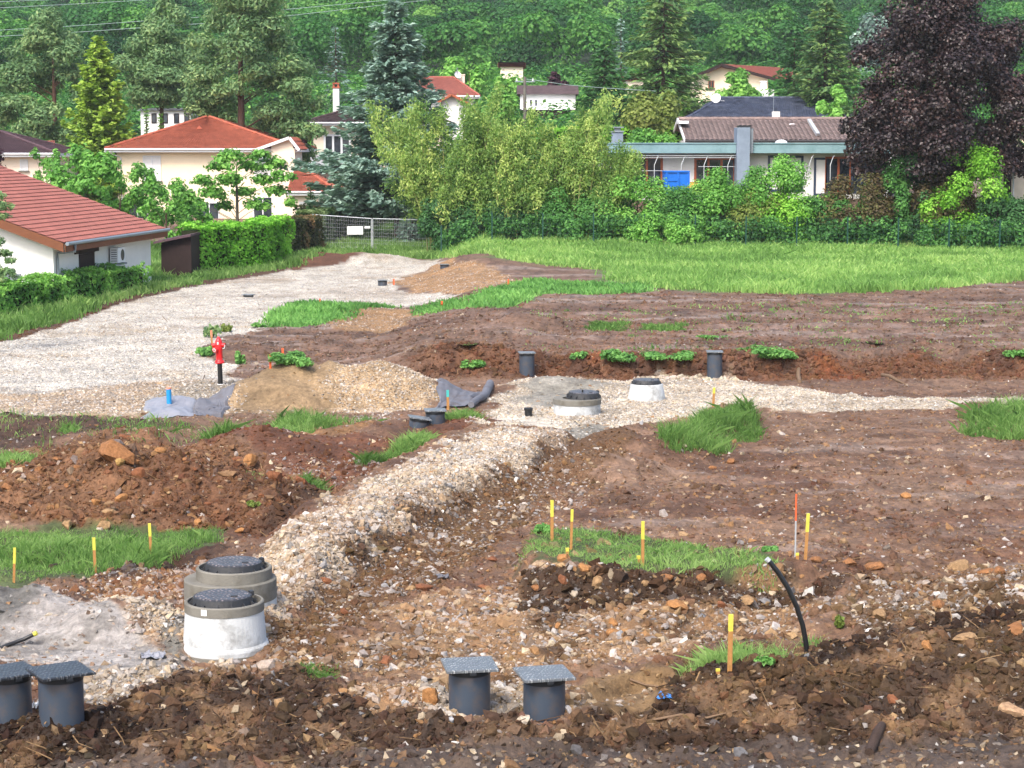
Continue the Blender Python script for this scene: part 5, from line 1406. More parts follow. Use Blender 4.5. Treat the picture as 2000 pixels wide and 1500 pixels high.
# bungalow with teal fascia
d = 118.0
x0, zt_ = PX(1165, 281, d - 1); x1, _ = PX(1760, 281, d - 1); _, zf = PX(1400, 299, d - 1); zb = 2.5
t = thing("bungalow", ((x0 + x1) / 2, d, zb), "flat-roofed white bungalow with long teal fascia and blue-grey chimney slab", "house", "village houses")
b = MB(); b.box(x0 + .5, x1 - .5, d, d + 9, zb - 1, zf + .1); part(b, "wall", M_W_WHITE, t)
b = MB(); b.box(x0, x1, d - 1.0, d - .92, zf, zt_); b.box(x0, x0 + .08, d - .919, d + 9.5, zf, zt_); b.box(x1 - .08, x1, d - .919, d + 9.5, zf, zt_)
b.box(x0 - .03, x1 + .03, d - 1.05, d - .9, zt_ + .001, zt_ + .07); part(b, "fascia", M_TEAL, t)
b = MB(); b.box(x0 + .09, x1 - .09, d - .915, d + 9.4, zf + .12, zt_ - .12); part(b, "roof", M_STEPS, t)
def bung_win(a, c, y0, y1, cols, frame=M_ORW, gl=None):
    wx0, wz1 = PX(a, y0, d); wx1, wz0 = PX(c, y1, d); return window(t, wx0, wx1, wz0, wz1, d, frame, nx=cols, sill=False, fw=.13, glass=gl)
bung_win(1205, 1292, 308, 370, 3); bung_win(1358, 1434, 310, 370, 3)
bung_win(1502, 1566, 306, 372, 2, M_NAVY, M_SHUT); bung_win(1592, 1614, 310, 380, 1, M_NAVY, M_SHUT); bung_win(1614, 1660, 308, 375, 2); bung_win(1664, 1700, 310, 375, 2, M_NAVY)
# overhead window hoods of bent steel
for px in (1286, 1338, 1382, 1428, 1585, 1626):
    b = MB(); hx, hz = PX(px, 303, d); hx2, hz2 = PX(px - 11, 322, d); b.tube([(hx, d - .85, hz), (hx - .12, d - .95, hz - .12), (hx2, d - 1.3, hz2), (hx2, d - 1.3, hz2 - .9)], .022, 6); part(b, "awning_arm", M_STEEL, t)
b = MB()
for zz in (304, 308):
    ax, az = PX(1212, zz, d); bx, _ = PX(1436, zz, d); b.tube([(ax, d - .9, az), (bx, d - .9, az)], .02, 6)
ax, az = PX(1210, 333, d); bx, _ = PX(1292, 333, d); b.tube([(ax, d - 1.3, az), (bx, d - 1.3, az)], .018, 6)
ax, az = PX(1360, 325, d); bx, _ = PX(1430, 325, d); b.tube([(ax, d - 1.3, az), (bx, d - 1.3, az)], .018, 6)
part(b, "awning_rail", M_STEEL, t)
cx0, cz1 = PX(1439, 249, d - 1.2); cx1, _ = PX(1464, 249, d - 1.2)
b = MB(); b.box(cx0, cx1, d - 1.5, d + .2, zb - .5, cz1); c = part(b, "chimney", M_BLUEGREY, t)
b = MB(); b.box(cx1 + .002, cx1 + .22, d - 1.2, d + .4, zf, cz1 - .05); b.build("chimney_flue", M_GUT, c)
b = MB(); b.box(cx0 + .15, cx1 + .1, d - 1.3, d, cz1, cz1 + .12); b.build("chimney_cap", M_PVC_D, c)
qx0, qz0 = PX(1195, 281, d + 3); qx1, qz1 = PX(1217, 258, d + 3)
b = MB(); b.box(qx0, qx1, d + 3, d + 3.7, zt_ - .3, qz1); c = part(b, "chimney", M_BLUEGREY, t)
b = MB(); b.box(qx0 - .06, qx1 + .06, d + 2.94, d + 3.76, qz1, qz1 + .08); b.box(qx0 + .15, qx1 - .15, d + 3.1, d + 3.6, qz1 + .08, qz1 + .26); b.box(qx0 - .05, qx1 + .05, d + 2.95, d + 3.75, qz1 + .26, qz1 + .32); b.build("chimney_cap", M_GUT, c)
dx, dz = PX(1526, 277, d + 2)
b = MB(); b.lathe([(.42, 0), (.40, .1), (.3, .22), (.15, .28), (0, .3)], 20, smooth=True); o = b.build("roof_dome", M_TRIM, t); o.location = Vector((dx, d + 2, zt_ - .04)) - t.location
# brown roof house behind the bungalow
d = 140.0
x0, ze = PX(1338, 274, d); x1, _ = PX(1780, 274, d); _, zr = PX(1500, 233, d + 6)
t = thing("house", ((x0 + x1) / 2, d, ze - 3), "long house with weathered brown tiled roof directly behind the teal bungalow", "house", "village houses")
b = MB(); roof_plane(b, (x0, d, ze), (x1, d, ze), (x1, d + 6, zr), (x0, d + 6, zr), .4, .34, .035); roof_plane(b, (x1, d + 12, ze), (x0, d + 12, ze), (x0, d + 6, zr), (x1, d + 6, zr), .8, .6)
ridge_caps(b, (x0, d + 6, zr + .05), (x1, d + 6, zr + .05), .14); part(b, "roof", M_T_BROWN, t)
b = MB(); b.box(x0 + .4, x1 - .4, d + .6, d + 11.4, 2, ze); part(b, "wall", M_W_WHITE, t)
b = MB(); b.bar((x0 - .04, d - .05, ze - .02), (x0 - .04, d + 6, zr - .02), .1, .24); b.bar((x0 - .04, d + 12, ze - .02), (x0 - .04, d + 6.02, zr - .02), .1, .24); part(b, "verge_board", M_TRIM, t)
gutter(t, (x0, d - .1, ze - .05), (x1, d - .1, ze - .05), .09, M_STEPS)
b = MB(); vx, vz = PX(1546, 243, d + 4.5); b.box(vx - .18, vx + .18, d + 4.3, d + 4.7, vz - .3, vz + .06); part(b, "roof_vent", M_TRIM, t)
b = MB(); vx, vz1 = PX(1581, 236, d + 5); _, vz0 = PX(1581, 266, d + 1.2); b.hexa([(vx - .12, d + .9, vz0), (vx + .12, d + .9, vz0), (vx + .12, d + .7, vz0 + .2), (vx - .12, d + .7, vz0 + .2), (vx - .12, d + 5.4, vz1 - .1), (vx + .12, d + 5.4, vz1 - .1), (vx + .12, d + 5.2, vz1 + .15), (vx - .12, d + 5.2, vz1 + .15)]); b.box(vx - .7, vx - .1, d + 5.0, d + 5.3, vz1 - .35, vz1 - .1); part(b, "flue_pipe", M_STEEL, t)
b = MB(); hx, hz = PX(1335, 238, d + 5); b.box(hx - .5, hx + .2, d + 3, d + 5, hz - .15, hz + .05); part(b, "bargeboard_end", M_TRIM, t)
# slate roof house
d = 163.0
x0, ze = PX(1336, 236, d); x1, _ = PX(1640, 236, d); xr_, zr = PX(1408, 192, d + 6)
t = hip_house("house with blue slate roof and satellite dish, above the brown-roofed one", d, x0 + .5, x1, 6.0, ze, zr, 12.0, .6, xr_, xr_ + 9, tile=M_T_SLATE, wall=M_W_WHITE, course=.42)
cx_, cz1 = PX(1409, 196, d + 5); chimney(t, cx_, d + 5.4, cz1 - 1.0, cz1 - .1, .5, M_T_PINK, False, None, M_TRIM)
b = MB(); b.lathe([(0, 0), (.28, .05), (.42, .16)], 16); o = b.build("satellite_dish", M_TRIM, t); sx, sz = PX(1401, 192, d + 4); o.location = Vector((sx, d + 4.6, sz)) - t.location; o.rotation_euler = (1.3, 0, -.4)
b = MB(); b.tube([(sx, d + 4.7, sz - .9), (sx, d + 4.7, sz + .2)], .03, 6); part(b, "dish_post", M_GUT, t)
sx, sz = PX(1512, 225, d - 1)
b = MB(); b.box(sx - .1, sx + .5, d - .8, d - .3, sz - .4, sz + .3); c = part(b, "small_chimney", M_W_WHITE, t)
b = MB(); b.tube([(sx, d - .5, sz), (sx, d - .5, sz + 1.6)], .02, 6); part(b, "aerial_mast", M_GUT, t)
# red roofed chalet house on the slope
d = 200.0
ax, az = PX(1408, 126, d); lx, lz = PX(1347, 152, d); rx, rz = PX(1512, 154, d)
t = thing("house", (ax, d, az - 6), "cream chalet with red gabled roof high on the slope, right of the tall conifer", "house", "village houses")
b = MB(); roof_plane(b, (lx + 7, d + 8, lz), (lx, d - .8, lz), (ax, d - .8, az), (ax + 7, d + 8, az)); roof_plane(b, (rx, d - .8, rz), (rx + 7, d + 8, rz), (ax + 7, d + 8, az), (ax, d - .8, az)); part(b, "roof", M_T_PINK, t)
b = MB(); wl, _ = PX(1360, 160, d); wr, _ = PX(1500, 160, d); b.poly([(wl, d, az - 8), (wr, d, az - 8), (wr, d, rz + .05), (ax, d, az - .25), (wl, d, lz - .0)]); b.box(wl, wr, d + .01, d + 7, az - 8, rz - .2); part(b, "wall", M_W_CREAM, t)
b = MB(); b.bar((lx, d - .85, lz - .08), (ax, d - .85, az - .08), .1, .3); b.bar((ax, d - .85, az - .08), (rx, d - .85, rz - .08), .1, .3); part(b, "verge_board", M_DARKW, t)
wx0, wz1 = PX(1384, 158, d); wx1, wz0 = PX(1394, 172, d); window(t, wx0, wx1, wz0, wz1, d, M_ORW, nx=2)
b = MB(); ux0, uz1 = PX(1475, 175, d - 6); ux1, _ = PX(1512, 175, d - 6); b.box(ux0, ux1, d - 6, d, az - 8, uz1); part(b, "side_wall", M_W_WHITE, t)
cx_, cz1 = PX(1491, 160, d - 5); chimney(t, cx_, d - 5, cz1 - 2.0, cz1, .55, M_W_WHITE, False, None, M_TRIM)
# roofs glimpsed higher up
def glimpse(label, d, pl, pr, ye, yr, tile, wall, zb=8.0):
    x0, ze = PX(pl, ye, d); x1, _ = PX(pr, ye, d); _, zr = PX(pl, yr, d + 4)
    t = thing("house", ((x0 + x1) / 2, d, ze - 3), label, "house", "village houses")
    b = MB(); roof_plane(b, (x0, d - .3, ze), (x1, d - .3, ze), (x1, d + 4, zr), (x0, d + 4, zr), .4, .5); roof_plane(b, (x1, d + 8, ze), (x0, d + 8, ze), (x0, d + 4, zr), (x1, d + 4, zr), .8, .8); part(b, "roof", tile, t)
    b = MB(); b.box(x0 + .3, x1 - .3, d, d + 7.7, ze - 5, ze - .02); part(b, "wall", wall, t)
    return t
glimpse("house of which only a reddish roof edge shows behind bushes, above the white modern house", 215, 972, 1027, 130, 122, M_T_PINK, M_W_PEACH)
glimpse("house with reddish roof mostly hidden behind the tall central conifer", 205, 1220, 1262, 157, 149, M_T_PINK, M_W_PEACH)
t = glimpse("house with brownish red roof at the right edge behind the copper beech", 185, 1965, 2080, 172, 152, M_T_PINK, M_W_CREAM)
t = glimpse("low white building behind the pines, above the cream house", 185, 268, 378, 216, 212, M_TRIM, M_W_WHITE)
for a in (296, 318, 340, 360):
    wx0, wz1 = PX(a, 222, 184.9); wx1, wz0 = PX(a + 9, 240, 184.9); window(t, wx0, wx1, wz0, wz1, 185, M_DARKW, nx=1, sill=False)
glimpse("small ochre-walled house at the right edge, low behind the copper beech", 150, 1988, 2060, 262, 250, M_T_RED, M_W_CREAM)

# skip / tarpaulins in front of the bungalow
d = 114.0
x0, z1 = PX(1298, 335, d); x1, z0 = PX(1346, 374, d)
t = thing("waste_container", ((x0 + x1) / 2, d, z0 - .5), "bright blue container standing before the bungalow wall", "container")
b = MB(); b.box(x0, x1, d, d + 1.6, z0 - .8, z1 - .05); part(b, "body", M_SKIPB, t)
b = MB()
for f in (.08, .55, .98): x = x0 + (x1 - x0) * f; b.box(x - .05, x + .05, d - .06, d - .002, z0 - .8, z1 - .06)
b.box(x0 - .03, x1 + .03, d - .08, d + 1.62, z1 - .049, z1 + .03); b.box(x0 + .2, x0 + .78, d - .04, d - .003, z1 - .55, z1 - .48); part(b, "rib", M_SKIPB, t)
b = MB(); rr = np.random.default_rng(5); xx, zz = PX(1357, 360, d)
me = rock_mesh(.85, 901, lin(232, 140, 52, .7), .6); o = link("tarpaulin", me, M_ORT); o.location = (xx, d + .2, zz - .1); tag(o, "orange tarpaulin bundle right of the blue container", "tarpaulin")
o = link("tarpaulin", rock_mesh(.5, 902, lin(14, 116, 226, .7), .8), M_SKIPB); xx, zz = PX(1468, 376, d); o.location = (xx, d, zz); tag(o, "small blue tarpaulin patch at the foot of the blue-grey chimney slab", "tarpaulin")

# white tubular frame at the right edge
d = 106.0
t = thing("swing_frame", W(1950, 400, d), "white tubular play frame at the right edge behind the shrubs", "play frame")
b = MB()
pts = [PX(1950, 395, d), PX(1952, 321, d), PX(1979, 325, d), PX(1979, 395, d)]
b.tube([(x, d, z) for x, z in pts], .05, 8); part(b, "frame", M_STEEL, t)
b = MB(); pts = [PX(1979, 325, d), PX(1992, 322, d + .5), PX(2004, 316, d + 1)]; b.tube([(x, d + .4 * i, z) for i, (x, z) in enumerate(pts)], .05, 8); pts = [PX(2030, 395, d + 1), PX(2028, 316, d + 1), PX(2004, 316, d + 1)]; b.tube([(x, d + .8, z) for x, z in pts], .05, 8); part(b, "arm", M_STEEL, t)
x0, z1 = PX(1946, 335, 109); x1, z0 = PX(2060, 420, 109)
t = thing("garden_wall", (x0, 109, z0), "pale garden wall with dark opening behind the white play frame", "wall")
b = MB(); b.box(x0, x1, 109, 109.3, z0 - 1, z1); part(b, "masonry", M_W_PEACH, t)
xa, _ = PX(1961, 335, 109); xb, _ = PX(1976, 335, 109)
b = MB(); b.box(xa, xb, 108.95, 108.998, z0 - 1, z1 - .15); part(b, "opening", M_DARKW, t)  # dark board on the masonry, its colour stands for the shade inside the opening

# ---- temporary fence
pp = [(607, 419, 487, 115.0), (727, 427, 489, 113.6), (851, 430, 497, 112.0)]
def mesh_panel(i, label):
    a, c = pp[i], pp[i + 1]
    A0 = W(a[0], a[2], a[3]); A1 = W(a[0], a[1], a[3]); B0 = W(c[0], c[2], c[3]); B1 = W(c[0], c[1], c[3])
    t = thing("temporary_fence", A0, label, "fence panel", "temporary mesh fence panels")
    e = .05 if i == 0 else -.05
    b = MB(); sh = Vector((0, -.0, 0))
    off = (B0 - A0).normalized() * .04
    for p, q in ((A0 + off, A1 + off), (B0 - off, B1 - off), (A1 + off, B1 - off), (A0 + off + Vector((0, 0, .12)), B0 - off + Vector((0, 0, .12)))): b.tube([p, q], .028, 8)
    part(b, "frame", M_STEEL, t)
    b = MB(); n = 34
    for k in range(1, n):
        f = k / n; b.bar(A0.lerp(B0, f) + Vector((0, 0, .12)), A1.lerp(B1, f), .006, .006)
    for k in range(1, 9):
        f = k / 9; b.bar(A0.lerp(A1, f), B0.lerp(B1, f), .006, .006)
    part(b, "wire_mesh", M_STEEL, t)
    return t, A0, A1, B0, B1
t, A0, A1, B0, B1 = mesh_panel(0, "left mesh panel of the temporary fence carrying white signs")
sg = lambda px0, px1, py0, py1, dd: [W(px0, py1, dd), W(px1, py1, dd), W(px1, py0, dd), W(px0, py0, dd)]
def signboard(px0, px1, py0, py1, dd, label):
    q = sg(px0, px1, py0, py1, dd); b = MB(); b.slab(q, (0, -1, 0), .012); o = b.build("sign_board", M_TAG); c = q[0].copy()
    for v in o.data.vertices: v.co -= c
    o.location = c; tag(o, label, "sign")
signboard(678, 709, 442, 458, 113.7, "blank white sign board wired to the left fence panel")
signboard(712, 723, 442, 446, 113.5, "narrow white label strip beside the white sign on the fence")
t, A0, A1, B0, B1 = mesh_panel(1, "right mesh panel of the temporary fence, reaching the bamboo")
b = MB(); c = W(850, 460, 111.9); b.tube([c + Vector((0, -.03, -.12)), c + Vector((.02, -.03, .12))], .05, 8); o = b.build("tape", M_PINKP, t); o.location = tuple(-k for k in t.location)
for px, py, dd, lb in ((607, 487, 115, "concrete foot block under the left end of the fence"), (727, 489, 113.6, "concrete foot block between the two fence panels"), (851, 497, 112, "concrete foot block at the right end of the fence")):
    P = W(px, py, dd); b = MB(); b.hexa([(-.35, -.11, -.1), (.35, -.11, -.1), (.35, .11, -.1), (-.35, .11, -.1), (-.32, -.09, .12), (.32, -.09, .12), (.32, .09, .12), (-.32, .09, .12)])
    o = b.build("fence_foot", M_CONC_G); o.location = (P.x, P.y, float(gz(P.x, P.y)) + .02); tag(o, lb, "fence foot", "fence foot blocks")
# green mesh fence along the shrubs
M_GREENM = plain("green_coated_wire", lin(24, 84, 72, .5), .5, .1, 4, .4)
t = thing("mesh_fence", (0, 101, 1), "long dark green wire fence on posts in front of the shrub row", "fence")
gp = []
for k, px in enumerate(range(862, 2140, 99)):
    f = (px - 862) / 1130.0
    dd = 106 - 7 * f
    x = (px - CX) / F * dd
    z = float(gz(x, dd)); gp.append(Vector((x, dd, z)))
for p in gp:
    b = MB(); b.box(p.x - .035, p.x + .035, p.y - .035, p.y + .035, p.z - .2, p.z + 1.65); part(b, "post", M_GREENM, t)
b = MB()
for i in range(len(gp) - 1):
    a, c = gp[i] + Vector((0, .05, 0)), gp[i + 1] + Vector((0, .05, 0))
    for k in range(1, 14): q = a.lerp(c, k / 14); b.bar(q + Vector((0, 0, .05)), q + Vector((0, 0, 1.55)), .006, .006)
    for k in range(7): b.bar(a + Vector((0, 0, .08 + k * .245)), c + Vector((0, 0, .08 + k * .245)), .007, .007, (0, 1, 0))
part(b, "wire_mesh", M_GREENM, t)
# utility pole and cables
d = 150.0
Pt = W(1025, 150, d); zb = float(gz(Pt.x, d))
t = thing("utility_pole", (Pt.x, d, zb), "weathered concrete utility pole with crossarm in front of the white modern house", "pole")
b = MB(); b.tube([(0, 0, -.5), (0, 0, Pt.z - zb)], [.17, .11], 8); b.build("shaft", plain("weathered_pole", lin(140, 136, 128, .5), .9, .2, 3, .2), t)
b = MB(); b.bar((-.75, 0, Pt.z - zb - .35), (.75, 0, Pt.z - zb - .35), .09, .09); b.build("crossarm", M_GUT, t)
for sx in (-.6, 0, .6):
    b = MB(); b.lathe([(.05, 0), (.06, .06), (.03, .1), (.05, .16), (0, .2)], 8, c=(sx, 0, Pt.z - zb - .3)); b.build("insulator", M_TRIM, t)
M_CABLE = plain("aluminium_cable", lin(176, 196, 190, .7), .5, .05, 3, .4)
def cable(pts, d0, d1, r, label, group):
    b = MB(); q = []
    for i, (px, py) in enumerate(pts): q.append(W(px, py, d0 + (d1 - d0) * (px - pts[0][0]) / (pts[-1][0] - pts[0][0])))
    b.tube(q, r, 5); o = b.build("power_line", M_CABLE); tag(o, label, "power line", group)
G_ = "overhead power lines"
cable([(-420, 30), (-100, 11), (0, 3.5), (110, -1), (300, -9), (900, -32)], 150, 190, .022, "highest overhead cable, cutting the top left corner", G_)
cable([(-420, 44), (-100, 22), (0, 15.5), (145, 8), (283, 0), (900, -36)], 150, 190, .022, "second overhead cable from the top, at the left", G_)
cable([(-420, 82), (0, 59), (141, 51), (410, 32), (542, 20), (750, 1), (1100, -34)], 150, 190, .022, "third overhead cable, passing behind the tall pine", G_)
cable([(-420, 92), (0, 71), (165, 62), (410, 45), (545, 33), (825, 1), (1150, -38)], 150, 190, .022, "lowest overhead cable, ending at the top above the spruce", G_)
cable([(1025, 154), (1060, 159), (1110, 166), (1180, 172), (1280, 178)], 150, 158, .025, "thin cable running right from the utility pole", G_)
# ================================================================== PLANTS
HAZE = 0.00015
PR = np.random.default_rng(42)
def unit(v): return v / np.maximum(np.linalg.norm(v, axis=1, keepdims=True), 1e-9)
def leaf_arrays(P, A, Nn, L, Wd):
    """pointed leaf or spray: centre P, long axis A, face normal Nn"""
    A = unit(A); Sd = unit(np.cross(Nn, A)); L = np.asarray(L)[:, None]; Wd = np.asarray(Wd)[:, None]
    Nn = unit(np.cross(A, Sd))
    v = np.stack([P - A * L * .5, P + Sd * Wd * .5 + Nn * Wd * .12, P + A * L * .5, P - Sd * Wd * .5 + Nn * Wd * .12], 1).reshape(-1, 3)
    n = len(P); f = (np.arange(n) * 4)[:, None] + np.array([[0, 1, 2, 3]])
    return v, f
class Leaves:
    def __init__(s): s.P = []; s.A = []; s.N = []; s.L = []; s.W = []; s.T = []
    def add(s, P, A, Nn, L, Wd, T):
        n = len(P); s.P.append(P); s.A.append(A); s.N.append(Nn)
        s.L.append(np.broadcast_to(L, n)); s.W.append(np.broadcast_to(Wd, n)); s.T.append(np.clip(np.broadcast_to(T, n), 0, 1))
    def mesh(s, name):
        P, A, Nn = np.vstack(s.P), np.vstack(s.A), np.vstack(s.N)
        v, f = leaf_arrays(P, A, Nn, np.concatenate(s.L), np.concatenate(s.W))
        return mesh_np(name, v, [f], False, {"tint": np.repeat(np.concatenate(s.T), 4)})
    def build(s, name, mat, parent=None): return link(name, s.mesh(name), mat, parent)
def rdir(n, rng):
    return unit(rng.normal(0, 1, (n, 3)))
def blob_leaves(lv, c, r, n, size, rng, tint=.5, tvar=.22, up=.35, shell=(.55, 1.12), asp=.75, zmin=-.75):
    """a clump: leaves over the shell of an ellipsoid"""
    d = rdir(n, rng); d[:, 2] = np.where(d[:, 2] < zmin, -d[:, 2], d[:, 2])
    r = np.broadcast_to(np.asarray(r, float), 3)
    P = c + d * r * rng.uniform(shell[0], shell[1], (n, 1))
    Nn = unit(d / r * r.mean() + rng.normal(0, .36, (n, 3)) + np.array([0, 0, up]))
    A = np.cross(Nn, rdir(n, rng))
    s_ = size * rng.uniform(.65, 1.35, n)
    lv.add(P, A, Nn, s_, s_ * asp, tint + rng.normal(0, tvar, n))
M_TR_BROWN = plain("brown_bark", lin(112, 90, 76, .5), .9, .25, 3, .2, .6)
M_TR_RED = plain("reddish_pine_bark", lin(118, 88, 74, .42), .9, .25, 3, .2, .6)
M_TR_GREY = plain("grey_bark", lin(120, 112, 100, .5), .9, .2, 3, .2, .5)
M_CULM = plain("bamboo_culm", lin(178, 180, 110, .55), .5, .2, 2, .4)
def G(*cols, k=.95, **kw): return [lin(*c, k) for c in cols]
LM = {
    'oak': leafmat("oak_green_leaves", G((54, 96, 50), (80, 130, 64), (106, 158, 80), k=1.1)),
    'fresh': leafmat("fresh_green_leaves", G((76, 124, 56), (108, 162, 72), (148, 196, 98), k=1.1)),
    'lime': leafmat("lime_green_leaves", G((84, 138, 40), (124, 184, 58), (164, 214, 92))),
    'dark': leafmat("dark_green_leaves", G((44, 78, 48), (62, 104, 60), (84, 130, 72), k=1.1)),
    'olive': leafmat("olive_green_leaves", G((84, 104, 50), (116, 136, 64), (150, 162, 86))),
    'pine': leafmat("pine_needles", G((76, 108, 74), (106, 138, 92), (146, 166, 110), k=1.15), .35),
    'fir': leafmat("fir_needles", G((56, 88, 60), (86, 118, 70), (132, 156, 86), k=1.1), .3),
    'spruce': leafmat("blue_spruce_needles", G((74, 98, 90), (108, 136, 124), (154, 178, 164), k=1.1), .25),
    'gold': leafmat("golden_conifer_foliage", G((102, 134, 52), (138, 168, 68), (182, 204, 98), k=1.05), .35),
    'beech': leafmat("copper_beech_leaves", G((34, 23, 25), (54, 38, 39), (92, 66, 60), k=.58), .08, .42, .45),
    'plum': leafmat("purple_plum_leaves", G((44, 22, 34), (72, 38, 50)), .2),
    'bamboo': leafmat("bamboo_leaves", G((88, 124, 64), (134, 164, 86), (190, 204, 120), k=1.05), .45),
    'hedge': leafmat("clipped_hedge_leaves", G((66, 112, 50), (98, 148, 66), (136, 184, 88), k=1.1)),
    'hedgelime': leafmat("bright_hedge_leaves", G((72, 130, 36), (112, 178, 52), (156, 214, 86))),
    'photinia': leafmat("reddish_hedge_leaves", G((48, 60, 38), (86, 90, 58), (140, 110, 76))),
    'laurel': leafmat("laurel_hedge_leaves", G((36, 64, 40), (66, 96, 60), (130, 150, 100))),
    'grass': leafmat("grass_blades", G((84, 118, 58), (116, 154, 82), (160, 188, 116), k=1.0), .5),
    'meadow': leafmat("meadow_grass_blades", G((104, 142, 74), (134, 174, 94), (174, 202, 122), k=1.05), .5),
    'weed': leafmat("weed_leaves", G((76, 120, 62), (104, 154, 80), (138, 184, 102), k=1.1)),
    'brush': leafmat("twiggy_brown_leaves", G((70, 58, 44), (98, 86, 58), (112, 120, 64))),
}

def blob_tree(name, px, d, ytop, ybase, wpx, mat, label, cat="tree", group=None, nb=16, nl=5200, leaf=.2, trunk=None, tr=.16, cb=.25, seed=None, shape=1.0, gap=1.0, base=None, limbs=6, deep=None, zb=None, blobs=None, tintvar=.16, asp=.75, up=.35, shell=(.5, 1.15)):
    """broad crown: many leafy clumps on limbs round a tapered trunk"""
    rng = np.random.default_rng(seed if seed is not None else int(abs(px) * 7 + d))
    X = (px - CX) / F * d
    top = W(px, ytop, d).z
    z0 = float(gz(X, d)) if zb is None else zb
    H = top - z0; R = wpx * d / F / 2
    t = thing(name, (X, d, z0), label, cat, group)
    cz = H * (cb + 1) / 2; rz = H * (1 - cb) / 2
    lv = Leaves(); pads = blobs is not None
    if blobs is None:
        blobs = []
        for i in range(nb):
            dr = rdir(1, rng)[0]; q = rng.uniform(.55, .82)
            prof = 1.0 if dr[2] < 0 else (1 - (dr[2] * q) ** 2 * (1 - shape))
            rb = rng.uniform(.26, .42) * gap
            c = np.array([dr[0] * q * R * prof, dr[1] * q * R * .9 * prof, cz + dr[2] * q * rz])
            blobs.append((c, np.array([R, R, R * .8 + rz * .2]) * rb))
        hi = max(c[2] + r[2] for c, r in blobs); wd = max(abs(c[0]) + r[0] for c, r in blobs)
        blobs = [(c * np.array([R / wd, R / wd, H / hi]), r) for c, r in blobs]
    tot = sum(float(np.prod(b[1]) ** (2 / 3)) for b in blobs)
    for c, r in blobs:
        n = max(30, int(nl * float(np.prod(r) ** (2 / 3)) / tot))
        blob_leaves(lv, c, r, n, leaf, rng, .5 + rng.normal(0, tintvar), .2, asp=asp, up=up, shell=shell)
    lv.build("crown", mat, t)
    b = MB(); kink = rng.normal(0, .04, 2) * H * (0 if pads else 1)
    ctop = np.array([kink[0], kink[1], cz + rz * .55])
    b.tube([(0, 0, -.4), (0, 0, .1), (kink[0] * .4, kink[1] * .4, H * .45), tuple(ctop)], [tr * 1.35, tr, tr * .75, tr * .2], 8)
    order = rng.permutation(len(blobs))[:limbs]
    for k in order:
        c = blobs[k][0]; s0 = np.array([kink[0] * .3, kink[1] * .3, max(H * .12, min(c[2] * .55, H * .5))])
        if pads: s0 = np.array([kink[0] * .4, kink[1] * .4, max(H * .15, c[2] - .35 * np.linalg.norm(c[:2]) - .3)])
        m = (s0 + c) / 2 + np.array([0, 0, .02 * H]); b.tube([tuple(s0), tuple(m), tuple(c)], [tr * (.2 if pads else .34), tr * (.14 if pads else .22), tr * .06], 6)
    b.build("trunk", trunk or M_TR_BROWN, t)
    return t
def conifer(name, px, d, ytop, ybase, wpx, mat, label, cat="conifer", group=None, zb=None, lev=.42, per=7, leaf=.34, dens=9.0, droop=.25, pw=.85, cb=.06, seed=None, tr=.2, trunk=None, tint=.45, asp=.4, sparse=1.0, irregular=.25, lop=None, upt=0.0):
    """spire of drooping boughs set round a straight trunk"""
    rng = np.random.default_rng(seed if seed is not None else int(abs(px) * 5 + d))
    X = (px - CX) / F * d; top = W(px, ytop, d).z
    z0 = float(gz(X, d)) if zb is None else zb
    H = top - z0; R = wpx * d / F / 2
    t = thing(name, (X, d, z0), label, cat, group)
    lv = Leaves(); tb = MB()
    tb.tube([(0, 0, -.4), (0, 0, H * .5), (0, 0, H * .98)], [tr, tr * .6, .03], 8)
    zs = np.arange(H * cb, H * .985, lev)
    for z in zs:
        f = (z - H * cb) / (H * (1 - cb))
        Rz = R * max(.02, (1 - f)) ** pw
        Rz *= 1 + irregular * rng.normal(0, .6)
        nb = max(3, int(per * (.55 + .45 * (1 - f))))
        a0 = rng.random() * 6.28
        for k in range(nb):
            if rng.random() > sparse: continue
            a = a0 + 6.283 * k / nb + rng.normal(0, .2)
            Lb = max(.12, Rz * rng.uniform(.7, 1.12))
            dr = np.array([math.cos(a), math.sin(a), 0])
            if lop is not None and dr[0] * lop < -.2: Lb *= .55
            m = max(5, int(dens * Lb / leaf))
            tt = rng.uniform(.12, 1.0, m) ** .8
            lat = rng.normal(0, .16, m) * Lb * (1.1 - tt) + rng.normal(0, leaf * .3, m)
            side = np.array([-dr[1], dr[0], 0])
            dz = -droop * Lb * tt + upt * Lb * tt ** 2 + .16 * Lb * tt ** 3
            P = dr * (Lb * tt)[:, None] + side * lat[:, None]; P[:, 2] += z + dz + rng.normal(0, leaf * .22, m)
            A = dr + side * (np.sign(lat) * .5)[:, None] + rng.normal(0, .3, (m, 3)); A[:, 2] -= droop * .7
            Nn = np.array([0, 0, 1.0]) + dr * .45 + rng.normal(0, .4, (m, 3))
            s_ = leaf * rng.uniform(.6, 1.3, m)
            lv.add(P, A, Nn, s_, s_ * asp, tint + .25 * (tt - .4) + rng.normal(0, .14, m) + .08 * rng.normal())
            if Lb > .8: tb.tube([(0, 0, z), tuple(dr * Lb * .45 + np.array([0, 0, z - droop * Lb * .4])), tuple(dr * Lb * .85 + np.array([0, 0, z - droop * Lb * .75]))], [max(.02, tr * .22), max(.015, tr * .14), .01], 4, False)
    lv.build("crown", mat, t)
    tb.build("trunk", trunk or M_TR_BROWN, t)
    return t
